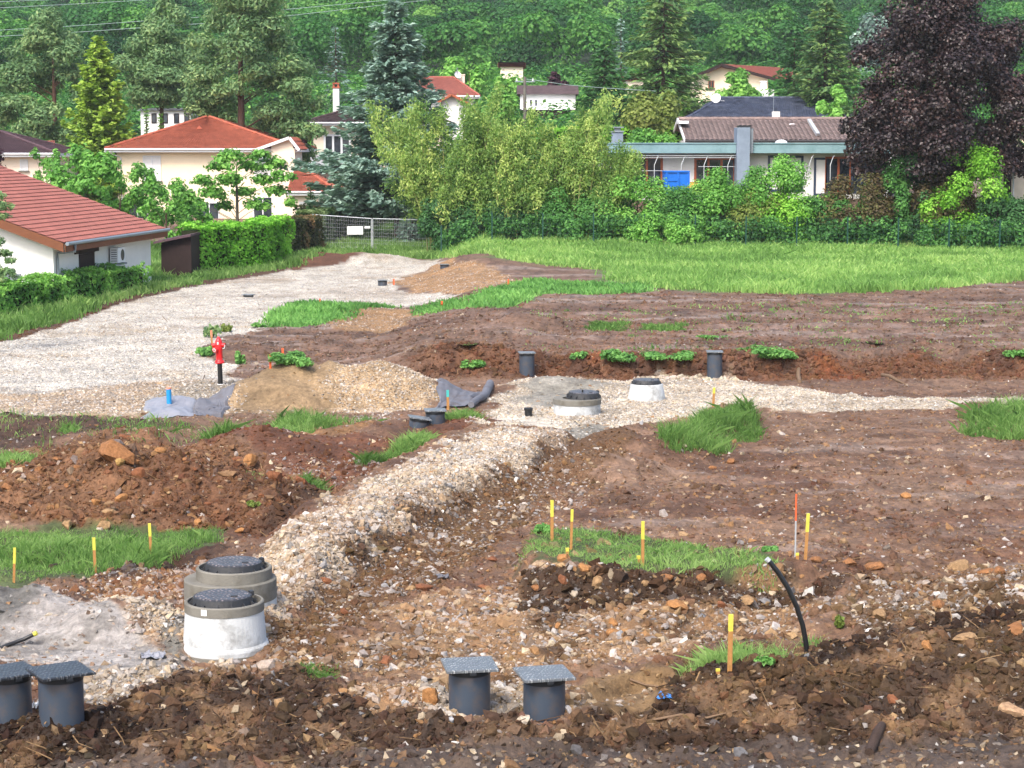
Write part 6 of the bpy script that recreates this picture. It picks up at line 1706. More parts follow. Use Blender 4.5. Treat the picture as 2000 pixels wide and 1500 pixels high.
def pine_blobs(px, d, ytop, z0, spec, split=6, grow=1.0):
    """layered pads of a pine: (px, py, width px, height px, depth offset m)"""
    X0 = (px - CX) / F * d; out = []
    for (x, y, w, h, dy) in spec:
        p = W(x, y, d + dy); k = (d + dy) / F / 2
        c = np.array([p.x - X0, dy, p.z - z0]); rr = np.array([w * k, w * k * .85, h * k]) * grow
        rg = np.random.default_rng(int(abs(x) * 31 + abs(y)))
        for q in range(split):
            o = rdir(1, rg)[0] * rg.uniform(.3, .75)
            out.append((c + o * rr, rr * rg.uniform(.35, .62) * np.array([1, 1, 1.15])))
    return out

# ---------------------------------------------------------------- wooded hill
def hill_wood():
    rng = np.random.default_rng(11)
    lv = Leaves(); n = 0
    sp = 7.2
    for yy in np.arange(258, 640, sp):
        half = (.30 * yy) + 6
        for xx in np.arange(-half, half, sp):
            x = xx + rng.uniform(-.45, .45) * sp; y = yy + rng.uniform(-.45, .45) * sp
            z = float(zbase(x, y)); R = rng.uniform(3.3, 6.0); Hh = rng.uniform(8.5, 13.5)
            if rng.random() < .08: Hh += 3.5
            tone = .42 + .34 * float(vnoise(np.array([x / 28]), np.array([y / 28]), 91)[0]) + rng.normal(0, .22)
            nb = rng.integers(4, 7); leaf = .30 + y / 1500
            for k in range(nb):
                dr = rdir(1, rng)[0]; dr[2] = abs(dr[2]) * .9
                c = np.array([x, y, z + Hh - R * .85]) + dr * np.array([R, R, R * .9]) * rng.uniform(.35, .72)
                r = R * rng.uniform(.38, .58)
                blob_leaves(lv, c, np.array([r, r, r * .85]), int(140 * (r / 1.9) ** 2), leaf, rng, tone + rng.normal(0, .05), .10, .5, (.84, 1.04), .9, -.3)
    return lv
M_HILL = leafmat("mixed_woodland_leaves", [lin(36, 78, 42, .98), lin(52, 102, 50, .98), lin(74, 130, 60, .98), lin(104, 156, 72, .98), lin(144, 186, 94, .98)], .42)
tag(hill_wood().build("woodland", M_HILL), "dense mixed green woodland covering the hillside behind the village", "woodland", kind="stuff")
# undergrowth closing the ground between the village houses
def thicket():
    rng = np.random.default_rng(12); lv = Leaves()
    for yy in np.arange(146, 300, 4.2):
        half = .31 * yy
        for xx in np.arange(-half, half, 4.4):
            x = xx + rng.uniform(-2, 2); y = yy + rng.uniform(-2, 2)
            pxx = CX + F * x / y
            if -40 < pxx < 560 and y < 165: continue
            if 590 < pxx < 880 and y < 172: continue
            if 1130 < pxx < 1800 and y < 182: continue
            if 1000 < pxx < 1130 and 168 < y < 194: continue
            if 780 < pxx < 960 and 180 < y < 204: continue
            if 1330 < pxx < 1530 and 190 < y < 212: continue
            if 255 < pxx < 390 and 178 < y < 196: continue
            z = float(zbase(x, y)); r = rng.uniform(1.5, 2.7) * (1 + (y > 205) * .5)
            blob_leaves(lv, np.array([x, y, z + r * .5]), np.array([r, r, r * .95]), 190, .42, rng, .5 + .3 * float(vnoise(np.array([x / 9]), np.array([y / 9]), 92)[0]) + rng.normal(0, .12), .15, .5, (.75, 1.05), .8, -.2)
    return lv
tag(thicket().build("shrubbery", M_HILL), "green shrubbery filling the gardens between the village houses", "shrubbery", kind="stuff")

# ---------------------------------------------------------------- village trees, left to right
GT = "trees among the houses"
d = 150
blob_tree("pine_tree", 115, d, 15, 280, 190, LM['pine'], "broad shaggy pine with reddish trunk at the far left", "pine", GT, leaf=.34, nl=22000, tr=.26, trunk=M_TR_RED, zb=1.5, asp=.4,
          blobs=pine_blobs(115, d, 15, 1.5, grow=1.32, split=7, spec=[(95, 40, 55, 40, 0), (80, 65, 70, 40, -1), (112, 80, 75, 42, 1), (60, 95, 75, 40, 0), (130, 105, 60, 40, -1.5), (90, 125, 85, 42, 1), (40, 135, 80, 40, 0), (140, 145, 60, 38, 0), (25, 165, 85, 42, -1), (85, 165, 70, 38, 1.5), (150, 180, 44, 34, 0),
                                               (35, 205, 90, 42, -1), (90, 225, 70, 44, -2), (60, 250, 90, 40, -2), (110, 262, 70, 36, -1.5), (5, 235, 60, 50, 0)]), limbs=9)
conifer("golden_conifer", 203, 142, 71, 305, 182, LM['gold'], "golden-yellow pointed conifer behind the cream house", "conifer", GT, zb=1.0, lev=.30, per=10, leaf=.42, dens=11, droop=.12, pw=.62, cb=.04, asp=.8, irregular=.12, upt=.15)
d = 158
blob_tree("pine_tree", 322, d, 0, 260, 170, LM['pine'], "dark pine with several leaning limbs, second from the left", "pine", GT, leaf=.34, nl=22000, tr=.22, trunk=M_TR_BROWN, zb=2.6, asp=.4, tintvar=.12,
          blobs=pine_blobs(322, d, 0, 2.6, grow=1.32, split=7, spec=[(322, 12, 30, 34, 0), (330, 38, 60, 40, 0), (312, 62, 64, 40, -1), (350, 80, 74, 40, 1), (296, 95, 74, 42, 0), (340, 112, 84, 42, -1), (372, 130, 60, 40, 0), (280, 130, 80, 40, 0), (320, 148, 90, 42, -2), (260, 160, 50, 40, 0), (370, 165, 70, 36, 1), (300, 178, 90, 40, -1), (345, 190, 70, 36, 0), (275, 195, 50, 30, 1)]), limbs=8)
d = 146
blob_tree("pine_tree", 476, d, -55, 330, 240, LM['pine'], "tallest pine with long bare reddish trunk, reaching above the picture", "pine", GT, leaf=.34, nl=34000, tr=.33, trunk=M_TR_RED, zb=1.6, asp=.4, tintvar=.13,
          blobs=pine_blobs(476, d, -55, 1.6, grow=1.32, split=7, spec=[(470, 10, 90, 50, -2), (485, 52, 90, 46, -2), (466, 92, 80, 40, -2), (505, 135, 60, 36, -1.5), (445, 170, 60, 36, -1), (470, -40, 60, 50, 0), (440, -5, 80, 44, 1), (505, 0, 90, 46, -1), (470, 28, 70, 40, 1.5), (430, 45, 60, 44, 2), (520, 48, 70, 48, -.5), (545, 90, 80, 44, 0), (420, 95, 90, 46, 2), (505, 110, 60, 40, 2), (560, 135, 90, 46, 0), (410, 140, 110, 46, 2.5), (530, 165, 80, 44, 1), (585, 180, 80, 42, -1),
                                                (420, 185, 100, 46, 3), (565, 215, 100, 42, 0), (610, 205, 50, 34, 0), (430, 225, 80, 46, 3.5), (530, 215, 60, 40, 2), (500, 250, 70, 40, 3), (575, 250, 80, 40, 0), (610, 255, 60, 28, -2), (545, 280, 60, 36, 1), (590, 300, 60, 34, 1), (452, 258, 60, 40, 4), (390, 200, 60, 40, 3)]), limbs=16)
conifer("spruce", 660, 215, 48, 180, 90, LM['spruce'], "small greyish spruce far behind, left of the big blue spruce", "conifer", GT, zb=9.0, lev=.5, per=6, leaf=.5, dens=6, pw=.7)
conifer("blue_spruce", 775, 122, -8, 400, 310, LM['spruce'], "big blue spruce with bare inner branches, in front of the white house", "conifer", GT, zb=.6, lev=.34, per=13, leaf=.44, dens=14, droop=.10, pw=.72, cb=.10, asp=.5, tr=.2, irregular=.32, tint=.5, sparse=.92)
conifer("blue_spruce", 806, 119, 318, 440, 70, LM['spruce'], "low blue spruce at the mouth of the grass lane, under the bamboo", "conifer", GT, zb=.1, lev=.22, per=9, leaf=.26, dens=9, pw=.35, cb=.05, asp=.5, tr=.1)
blob_tree("broadleaf_tree", 985, 150, 148, 300, 66, LM['fresh'], "dark-leaved upright tree left of the utility pole", "tree", GT, nb=20, nl=4200, leaf=.28, cb=.05, shape=.7, zb=4)
blob_tree("broadleaf_tree", 920, 205, 112, 190, 120, LM['fresh'], "rounded light green tree behind the pink-roofed house", "tree", GT, nb=14, nl=3000, leaf=.4, zb=8)
blob_tree("broadleaf_tree", 1000, 200, 150, 215, 70, LM['fresh'], "pale green bushy tree behind the utility pole top", "tree", GT, nb=10, nl=1800, leaf=.4, zb=8)
blob_tree("purple_tree", 1092, 196, 142, 205, 62, LM['plum'], "dark purple tree behind the white modern house", "tree", GT, nb=10, nl=1900, leaf=.36, zb=8.5)
conifer("fir_tree", 1178, 160, 88, 260, 150, LM['dark'], "dark bushy fir right of the white modern house", "conifer", GT, zb=5, lev=.42, per=10, leaf=.5, dens=10, pw=.5, cb=.03, droop=.2)
conifer("spruce", 1210, 235, 28, 170, 60, LM['spruce'], "slender grey-blue spruce standing behind the tall central conifer", "conifer", GT, zb=10, lev=.5, per=7, leaf=.5, dens=6, pw=.6)
conifer("fir_tree", 1292, 172, -48, 210, 215, LM['fir'], "tall loose fir with yellowish drooping boughs in the centre right", "conifer", GT, zb=6, lev=.5, per=9, leaf=.6, dens=10, pw=.45, cb=.05, droop=.36, tr=.26, sparse=.9, irregular=.3, tint=.55)
blob_tree("broadleaf_tree", 1268, 150, 172, 275, 120, LM['olive'], "olive green rounded tree above the bungalow roof", "tree", GT, nb=16, nl=4200, leaf=.3, zb=4.5, cb=.1)
blob_tree("broadleaf_tree", 1330, 172, 178, 260, 60, LM['fresh'], "fresh green bush between the olive tree and the slate roof", "tree", GT, nb=9, nl=2000, leaf=.32, zb=6)
blob_tree("broadleaf_tree", 1436, 182, 135, 215, 92, LM['fresh'], "round green tree in front of the red-roofed chalet", "tree", GT, nb=14, nl=3400, leaf=.34, zb=7.5, cb=.1)
conifer("fir_tree", 1605, 168, -6, 260, 180, LM['fir'], "wide dark fir left of the copper beech", "conifer", GT, zb=6, lev=.48, per=9, leaf=.58, dens=10, pw=.5, cb=.03, droop=.28, tr=.24, tint=.45)
conifer("fir_tree", 1545, 176, 70, 240, 110, LM['dark'], "darker bushy fir half hidden by the wide fir", "conifer", GT, zb=7, lev=.45, per=9, leaf=.52, dens=9, pw=.4, cb=.03, droop=.2)
blob_tree("broadleaf_tree", 1625, 152, 165, 240, 70, LM['fresh'], "light green leafy bush at the foot of the wide fir", "tree", GT, nb=10, nl=2600, leaf=.26, zb=5)
blob_tree("broadleaf_tree", 1700, 230, 24, 130, 100, LM['spruce'], "silvery pale green tree on the slope left of the copper beech", "tree", GT, nb=10, nl=2000, leaf=.5, zb=10)
blob_tree("broadleaf_tree", 1265, 132, 252, 300, 130, LM['fresh'], "low pale green shrub mass on the slope above the bungalow's left chimney", "shrub", GT, nb=12, nl=3800, leaf=.24, zb=3.6, cb=.0)
# copper beech
rng_b = np.random.default_rng(77)
bl = pine_blobs(1825, 106, -25, 1.0, [(1830, 0, 150, 100, 0), (1790, 40, 140, 100, -1.5), (1890, 40, 150, 100, 0), (1740, 75, 90, 60, 0), (1840, 90, 180, 120, -2), (1935, 85, 130, 100, 0), (1965, 130, 110, 110, 1), (1770, 135, 150, 100, -2), (1880, 150, 170, 110, -2.5), (1720, 160, 110, 70, 0), (1945, 190, 130, 110, -1),
                                             (1800, 200, 170, 110, -2.5), (1710, 215, 120, 80, -1), (1870, 225, 160, 110, -3), (1690, 255, 90, 70, -.5), (1770, 265, 150, 100, -3), (1945, 255, 140, 110, -1.5), (1850, 285, 160, 100, -3), (1720, 300, 110, 90, -2), (1675, 285, 50, 60, 0), (1930, 315, 140, 90, -1), (1795, 325, 140, 80, -2.5), (1985, 300, 90, 100, 0), (1870, 340, 140, 70, -1.5), (1725, 345, 90, 60, -1.5), (1680, 325, 60, 50, -.5), (1960, 70, 120, 100, .5), (1995, 180, 120, 120, 0), (2010, 250, 120, 120, -.5), (1910, 110, 150, 110, -2), (1700, 110, 90, 70, .5), (1660, 240, 60, 50, 0), (1825, 120, 320, 200, 2), (1830, 250, 320, 160, 2.5)])
blob_tree("copper_beech", 1825, 106, -25, 420, 360, LM['beech'], "huge copper beech with blackish purple leaves on the right", "tree", GT, nl=80000, leaf=.175, tr=.38, zb=1.0, blobs=bl, limbs=20, trunk=M_TR_GREY, asp=.8)

# plants before the houses at the left
GP_ = "garden trees at the left houses"
blob_tree("sapling_tree", 165, 112, 285, 420, 150, LM['fresh'], "leafy light green tree behind the roof of the left house", "tree", GP_, nb=22, nl=6500, leaf=.24, tr=.09, cb=.0, gap=.8, zb=.3, shell=(.15, 1.5))
blob_tree("sapling_tree", 95, 116, 290, 380, 70, LM['fresh'], "pale airy tree beside the far-left house, with white wall behind", "tree", GP_, nb=16, nl=1700, leaf=.2, tr=.06, cb=.0, gap=.6, zb=.3, shell=(.15, 1.5))
blob_tree("sapling_tree", 285, 118, 320, 440, 110, LM['fresh'], "airy young tree with upright shoots before the cream house", "tree", GP_, nb=26, nl=4600, leaf=.2, tr=.07, cb=.0, gap=.55, zb=.2, shell=(.15, 1.5))
blob_tree("sapling_tree", 325, 110, 345, 450, 110, LM['fresh'], "leafy sapling right above the ridge end of the left house", "tree", GP_, nb=22, nl=4200, leaf=.2, tr=.07, cb=.0, gap=.6, zb=.2, shell=(.15, 1.5))
bl = pine_blobs(470, 120, 292, .3, [(455, 306, 60, 26, 0), (510, 300, 50, 24, 0), (430, 325, 50, 26, -1), (490, 325, 60, 28, 1), (540, 318, 56, 28, 0), (555, 345, 50, 26, -.5), (400, 350, 50, 28, 0), (450, 350, 60, 28, -1), (510, 352, 60, 26, .5), (420, 378, 70, 28, 0), (480, 375, 50, 24, 1), (545, 378, 60, 28, 0), (392, 395, 50, 26, -1), (570, 395, 30, 24, 0), (505, 400, 50, 24, 0), (450, 402, 40, 22, 1)])
blob_tree("spreading_tree", 465, 120, 292, 440, 220, LM['fresh'], "open spreading tree with layered leaf tufts in front of the cream house", "tree", GP_, nl=6200, leaf=.24, tr=.12, zb=.3, blobs=bl, limbs=16, trunk=M_TR_GREY, shell=(.15, 1.5))
conifer("juniper", 608, 127, 357, 410, 24, LM['dark'], "small dark pointed juniper before the low red roof", "conifer", GP_, zb=1.6, lev=.2, per=8, leaf=.2, dens=8, pw=.5, cb=.02, droop=-.3, tr=.06)
conifer("cypress", 292, 150, 205, 260, 16, LM['hedge'], "slim green cypress left of the cream house ridge", "conifer", GP_, zb=2, lev=.28, per=7, leaf=.3, dens=7, pw=.3, cb=.02, droop=-.4, tr=.08)
conifer("cypress", 320, 150, 218, 260, 22, LM['hedge'], "slim green cypress just right of its slimmer twin, behind the cream roof", "conifer", GP_, zb=2, lev=.28, per=7, leaf=.3, dens=7, pw=.5, cb=.02, droop=-.4, tr=.08)
blob_tree("plum_tree", -12, 112, 268, 420, 90, LM['plum'], "dark purple plum tree at the left edge above the rose-brown roof", "tree", GP_, nb=16, nl=3400, leaf=.2, tr=.08, cb=.1, zb=.2)
blob_tree("purple_tree", 602, 165, 203, 260, 40, LM['plum'], "small purple tree beside the tall white chimney house", "tree", GP_, nb=8, nl=1200, leaf=.28, zb=3)
blob_tree("broadleaf_tree", 585, 150, 285, 380, 50, LM['pine'], "green bough mass hanging before the white balcony house", "tree", GP_, nb=9, nl=1700, leaf=.26, zb=1.2, cb=.35)
# young pine at the very left edge
bl = pine_blobs(-25, 58, 380, 0, [(5, 400, 50, 24, 0), (-20, 385, 60, 30, .2), (0, 425, 44, 20, 0), (10, 495, 40, 18, 0), (-20, 470, 60, 30, .1), (20, 508, 40, 16, -.1), (-10, 540, 60, 30, 0), (15, 535, 40, 26, 0), (-40, 520, 60, 40, 0)])
blob_tree("young_pine", -25, 58, 380, 560, 80, LM['pine'], "young pine whose bough tips enter at the left edge before the low house", "pine", GP_, nl=2600, leaf=.16, asp=.3, tr=.07, zb=.0, blobs=bl, limbs=9)
blob_tree("sapling_tree", 232, 116, 330, 440, 90, LM['fresh'], "leafy sapling left of the airy one, at the cream house corner", "tree", GP_, nb=22, nl=2600, leaf=.22, tr=.06, cb=.0, gap=.6, zb=.2, shell=(.15, 1.5))
blob_tree("sapling_tree", 375, 113, 372, 450, 80, LM['fresh'], "low leafy sapling between the airy ones and the spreading tree", "tree", GP_, nb=18, nl=2200, leaf=.2, tr=.06, cb=.0, gap=.6, zb=.2, shell=(.15, 1.5))
# palm
d = 126.0; P = W(690, 408, d); t = thing("palm", (P.x, d, 1.8), "small fan palm with yellowish fronds behind the clipped hedge", "palm", GP_)
lv = Leaves(); rp = np.random.default_rng(3)
zc_ = W(690, 372, d).z - 1.8
for k in range(26):
    a = rp.random() * 6.28; e = rp.uniform(-.3, 1.1); dr = np.array([math.cos(a) * math.cos(e), math.sin(a) * math.cos(e), math.sin(e)])
    c = np.array([0, 0, zc_]) + dr * .9
    for q in range(10):
        an = (q - 4.5) * .22; sd_ = unit(np.cross(dr, [0, 0, 1.0])[None])[0]
        dd = dr * math.cos(an) + sd_ * math.sin(an); dd[2] -= .25
        lv.add((c + dd * .45)[None], dd[None], unit((np.array([0, 0, 1.]) + rp.normal(0, .2, 3))[None]), .95, .07, rp.uniform(.3, .9))
lv.build("crown", LM['olive'], t); b = MB(); b.tube([(0, 0, -.5), (0, 0, zc_)], [.14, .12], 8); b.build("trunk", M_TR_BROWN, t)

# ---------------------------------------------------------------- hedges
def hedge(name, pts, width, height, mat, label, leaf=.11, dens=260, z0=None, tintg=.0, top_mat=None, parts=False, seed=1, lump=.12):
    """clipped hedge: leaves over top and sides along a ground line [(px,py)], round an added dark box that blocks see-through"""
    rng = np.random.default_rng(seed)
    q = []
    for p in pts:
        if len(p) == 3: X, Y = (p[0] - CX) / F * p[2], p[2]; z = W(p[0], p[1], p[2]).z
        else: X, Y = [float(a[0]) for a in g2w([p[0]], [p[1]])]; z = float(gz(X, Y))
        q.append(np.array([X, Y, z]))
    t = thing(name, tuple(q[0]), label, "hedge")
    lv = Leaves(); b = MB()
    for a, c in zip(q[:-1], q[1:]):
        e = c - a; Ln = np.linalg.norm(e[:2]); dx = e / Ln; nx = np.array([dx[1], -dx[0], 0])
        if nx[1] > 0: nx = -nx
        n = int(dens * Ln * (height * 2 + width))
        u = rng.uniform(-.02, 1.02, n); w_ = rng.uniform(0, height * 2 + width, n)
        P = a + u[:, None] * e - q[0]
        lump_ = lump * fbm(u * Ln, w_, .8, 3, seed)
        front = w_ < height; topm = (w_ >= height) & (w_ < height + width); back = ~front & ~topm
        off = np.where(front, -width / 2, np.where(back, width / 2, w_ - height - width / 2))
        zz = np.where(front, w_, np.where(back, w_ - height - width, height))
        Nn = np.where(front[:, None], nx, np.where(back[:, None], -nx, np.array([0, 0, 1.0])))
        P = P - nx * off[:, None] * -1 * -1 if False else P + nx * (-off)[:, None]
        P[:, 2] += zz
        P = P + Nn * (lump_ + rng.normal(0, .05, n))[:, None]
        N2 = unit(Nn + rng.normal(0, .55, (n, 3)) + np.array([0, 0, .35])); A = np.cross(N2, rdir(n, rng))
        s_ = leaf * rng.uniform(.6, 1.4, n)
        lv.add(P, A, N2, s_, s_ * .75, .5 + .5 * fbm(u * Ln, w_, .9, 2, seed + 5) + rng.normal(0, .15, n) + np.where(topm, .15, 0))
        k = width * .36; h = height - .14
        aa, cc = Vector(a - q[0]), Vector(c - q[0]); nv = Vector(nx)
        b.hexa([aa + nv * k + Vector((0, 0, -.3)), cc + nv * k + Vector((0, 0, -.3)), cc - nv * k + Vector((0, 0, -.3)), aa - nv * k + Vector((0, 0, -.3)), aa + nv * k + Vector((0, 0, h)), cc + nv * k + Vector((0, 0, h)), cc - nv * k + Vector((0, 0, h)), aa - nv * k + Vector((0, 0, h))])  # added solid box, dark like the shaded inside, stops the leaves being see-through
    lv.build("foliage", mat, t); b.build("dark_core_box", M_HCORE, t)
    return t
M_HCORE = plain("hedge_core_dark", lin(58, 66, 40, .45), .95, .35, 12, .1)
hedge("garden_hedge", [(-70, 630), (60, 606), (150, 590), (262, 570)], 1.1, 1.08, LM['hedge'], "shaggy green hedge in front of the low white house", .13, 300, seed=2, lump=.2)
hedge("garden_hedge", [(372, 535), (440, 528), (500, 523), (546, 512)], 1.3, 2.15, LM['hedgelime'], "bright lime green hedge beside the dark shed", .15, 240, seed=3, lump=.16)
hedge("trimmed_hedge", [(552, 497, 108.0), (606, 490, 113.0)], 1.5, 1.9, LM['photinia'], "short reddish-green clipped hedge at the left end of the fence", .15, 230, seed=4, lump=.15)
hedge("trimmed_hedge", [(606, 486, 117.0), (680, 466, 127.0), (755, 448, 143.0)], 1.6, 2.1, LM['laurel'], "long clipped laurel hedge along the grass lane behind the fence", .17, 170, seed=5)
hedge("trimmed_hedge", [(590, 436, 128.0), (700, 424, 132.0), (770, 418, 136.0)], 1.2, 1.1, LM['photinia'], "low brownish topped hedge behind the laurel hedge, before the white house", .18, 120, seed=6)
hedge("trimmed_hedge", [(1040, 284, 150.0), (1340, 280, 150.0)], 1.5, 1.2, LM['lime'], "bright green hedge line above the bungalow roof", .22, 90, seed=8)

# ---------------------------------------------------------------- bamboo
def bamboo(px, d, wpx, ytop, label, seed, nculm=26, bias=0.0):
    rng = np.random.default_rng(seed)
    X = (px - CX) / F * d; z0 = float(gz(X, d)); H = W(px, ytop, d).z - z0; Rw = wpx * d / F / 2
    t = thing("bamboo_clump", (X, d, z0), label, "bamboo", "bamboo clumps behind the wire fence")
    lv = Leaves()
    for k in range(nculm):
        bx, by = rng.uniform(-1, 1) * Rw * .75, rng.uniform(-1.2, 1.2)
        ctone = rng.normal(0, .16); h = H * rng.choice([rng.uniform(.42, .72), rng.uniform(.7, 1.1)]); a = rng.random() * 6.28; ln = rng.uniform(.05, .32) * h * .6
        lx, ly = math.cos(a) * ln + bx * .12 + bias * h * rng.uniform(.3, 1.1), math.sin(a) * ln * .7
        pts = [(bx + lx * f ** 2.2, by + ly * f ** 2.2, h * (f - .10 * f ** 4 * ln / h * 3)) for f in np.linspace(0, 1, 7)]
        pts[0] = (bx, by, -.2)
        b = MB(); b.tube(pts, [.035, .034, .032, .028, .02, .012, .005], 6, False)
        if k < 100: b.build("culm", M_CULM, t)
        pts = np.array(pts)
        m = 900; f = rng.uniform(.34, 1.02, m) ** .8 * 6; i = np.clip(f.astype(int), 0, 5); fr = (f - i)[:, None]
        C = pts[i] * (1 - fr) + pts[i + 1] * fr
        tr_ = np.random.default_rng(seed * 100 + k); off = tr_.normal(0, .40, (34, 3)) * (1.15 - np.arange(34) / 34 * .75)[:, None] ; tc = tr_.normal(0, .2, 34)
        ti = np.clip((f / 6 * 34).astype(int), 0, 33)
        P = C + off[ti] * np.array([1, 1, .7]) + rng.normal(0, .15, (m, 3)) * np.array([1, 1, 1.6])
        A = rng.normal(0, .6, (m, 3)) + np.array([0, 0, -.5]); Nn = rng.normal(0, .6, (m, 3)) + np.array([0, -.35, .5])
        s_ = rng.uniform(.13, .28, m)
        lv.add(P, A, Nn, s_, s_ * .36, .46 + ctone + tc[ti] + rng.normal(0, .15, m))
    lv.build("foliage", LM['bamboo'], t)
BM = [(862, 110, 84, 200, "leftmost bamboo clump, arching yellow-green over the fence end", -.46), (905, 108.5, 96, 222, "bamboo clump second from the left", -.08), (948, 109, 80, 186, "highest bamboo clump with pale feathery tips", .0),
      (1005, 108, 110, 232, "middle bamboo clump below the utility pole", .04), (1066, 107.5, 100, 256, "grey-green bamboo clump right of the utility pole", .0), (1138, 107.5, 66, 205, "slim bamboo clump with upright shoots near the bungalow's left end", .02), (1178, 107, 60, 285, "rightmost small bamboo clump leaning before the teal fascia", .22)]
for i, (a, d_, w_, yt, lb, bs) in enumerate(BM): bamboo(a, d_, w_ * .95, yt, lb, 60 + i, 16 if w_ < 70 else 24, bs)

# ---------------------------------------------------------------- shrubs along the wire fence
GS = "shrubs along the wire fence"
SH = [(868, 106.8, 375, 70, 'dark', "dark shrub under the left bamboo by the fence end"), (935, 106.8, 395, 90, 'dark', "dark leafy shrub low among the bamboo stems, left"), (1020, 106.5, 400, 90, 'dark', "dark leafy shrub low among the bamboo stems, centre"), (1100, 106, 375, 100, 'oak', "green shrub under the right bamboo clumps"),
      (1180, 105.5, 365, 90, 'oak', "green shrub where bamboo meets the shrub row"), (1245, 105, 350, 120, 'fresh', "light green spreading shrub below the left bungalow windows"), (1330, 104.5, 372, 110, 'oak', "mid green shrub in front of the blue container"), (1395, 104, 338, 110, 'fresh', "leafy shrub rising before the second bungalow window"),
      (1460, 104, 372, 100, 'olive', "yellowish green low shrub at the blue-grey chimney slab"), (1525, 103.5, 312, 110, 'fresh', "tall bright shrub before the shuttered bungalow window"), (1540, 103, 385, 120, 'lime', "lime green shrub below the tall bright one"), (1610, 103, 385, 90, 'oak', "green shrub in front of the narrow bungalow door"),
      (1680, 102.5, 345, 120, 'brush', "brownish twiggy shrub below the copper beech's left side"), (1735, 102.5, 312, 90, 'oak', "tall green shrub against the copper beech, left"), (1790, 102, 305, 80, 'dark', "dark green shrub with reddish tips before the copper beech"), (1830, 102, 340, 110, 'brush', "dull brown shrub in the middle of the copper beech's foot"),
      (1888, 101.5, 280, 110, 'lime', "tall lime green shrub before the copper beech, right"), (1850, 101, 365, 80, 'lime', "yellowish leafy shrub left of the tall lime one"), (1945, 101, 378, 80, 'dark', "ivy-dark shrub beside the white play frame"), (2000, 100.5, 385, 90, 'dark', "dark shrub at the right edge below the play frame"), (2070, 100, 350, 110, 'oak', "green shrub past the right edge"),
      (1285, 103.5, 425, 90, 'fresh', "low fresh green bush at the fence foot, below the container"), (1340, 103, 432, 60, 'fresh', "pale round weed bush at the fence foot")]
for i, (a, d_, yt, w_, m_, lb) in enumerate(SH):
    yt -= 10; dd = d_ + 1.6 if yt < 410 else d_ + .6
    blob_tree("shrub", a, dd, yt, 480, w_ * 1.5, LM[m_], lb, "shrub", GS, nb=26, nl=int(6500 + w_ * 40), leaf=.14, tr=.05, cb=-.12, limbs=9, gap=.85, seed=700 + i)
# brambles and saplings low along the fence, as one tangle
rng = np.random.default_rng(31); lv = Leaves()
for k in range(420):
    px = rng.uniform(860, 2130); f = (px - 862) / 1130.0; dd = 106.6 - 7 * f + rng.uniform(-.1, 1.4); X = (px - CX) / F * dd
    z = float(gz(X, dd)); hh = rng.uniform(.15, 1.3)
    blob_leaves(lv, np.array([X, dd, z + hh]), rng.uniform(.25, .5), 46, .17, rng, .32 + rng.normal(0, .28), .2)
tag(lv.build("undergrowth", LM['oak']), "tangled green undergrowth along the foot of the wire fence", "undergrowth", kind="stuff")

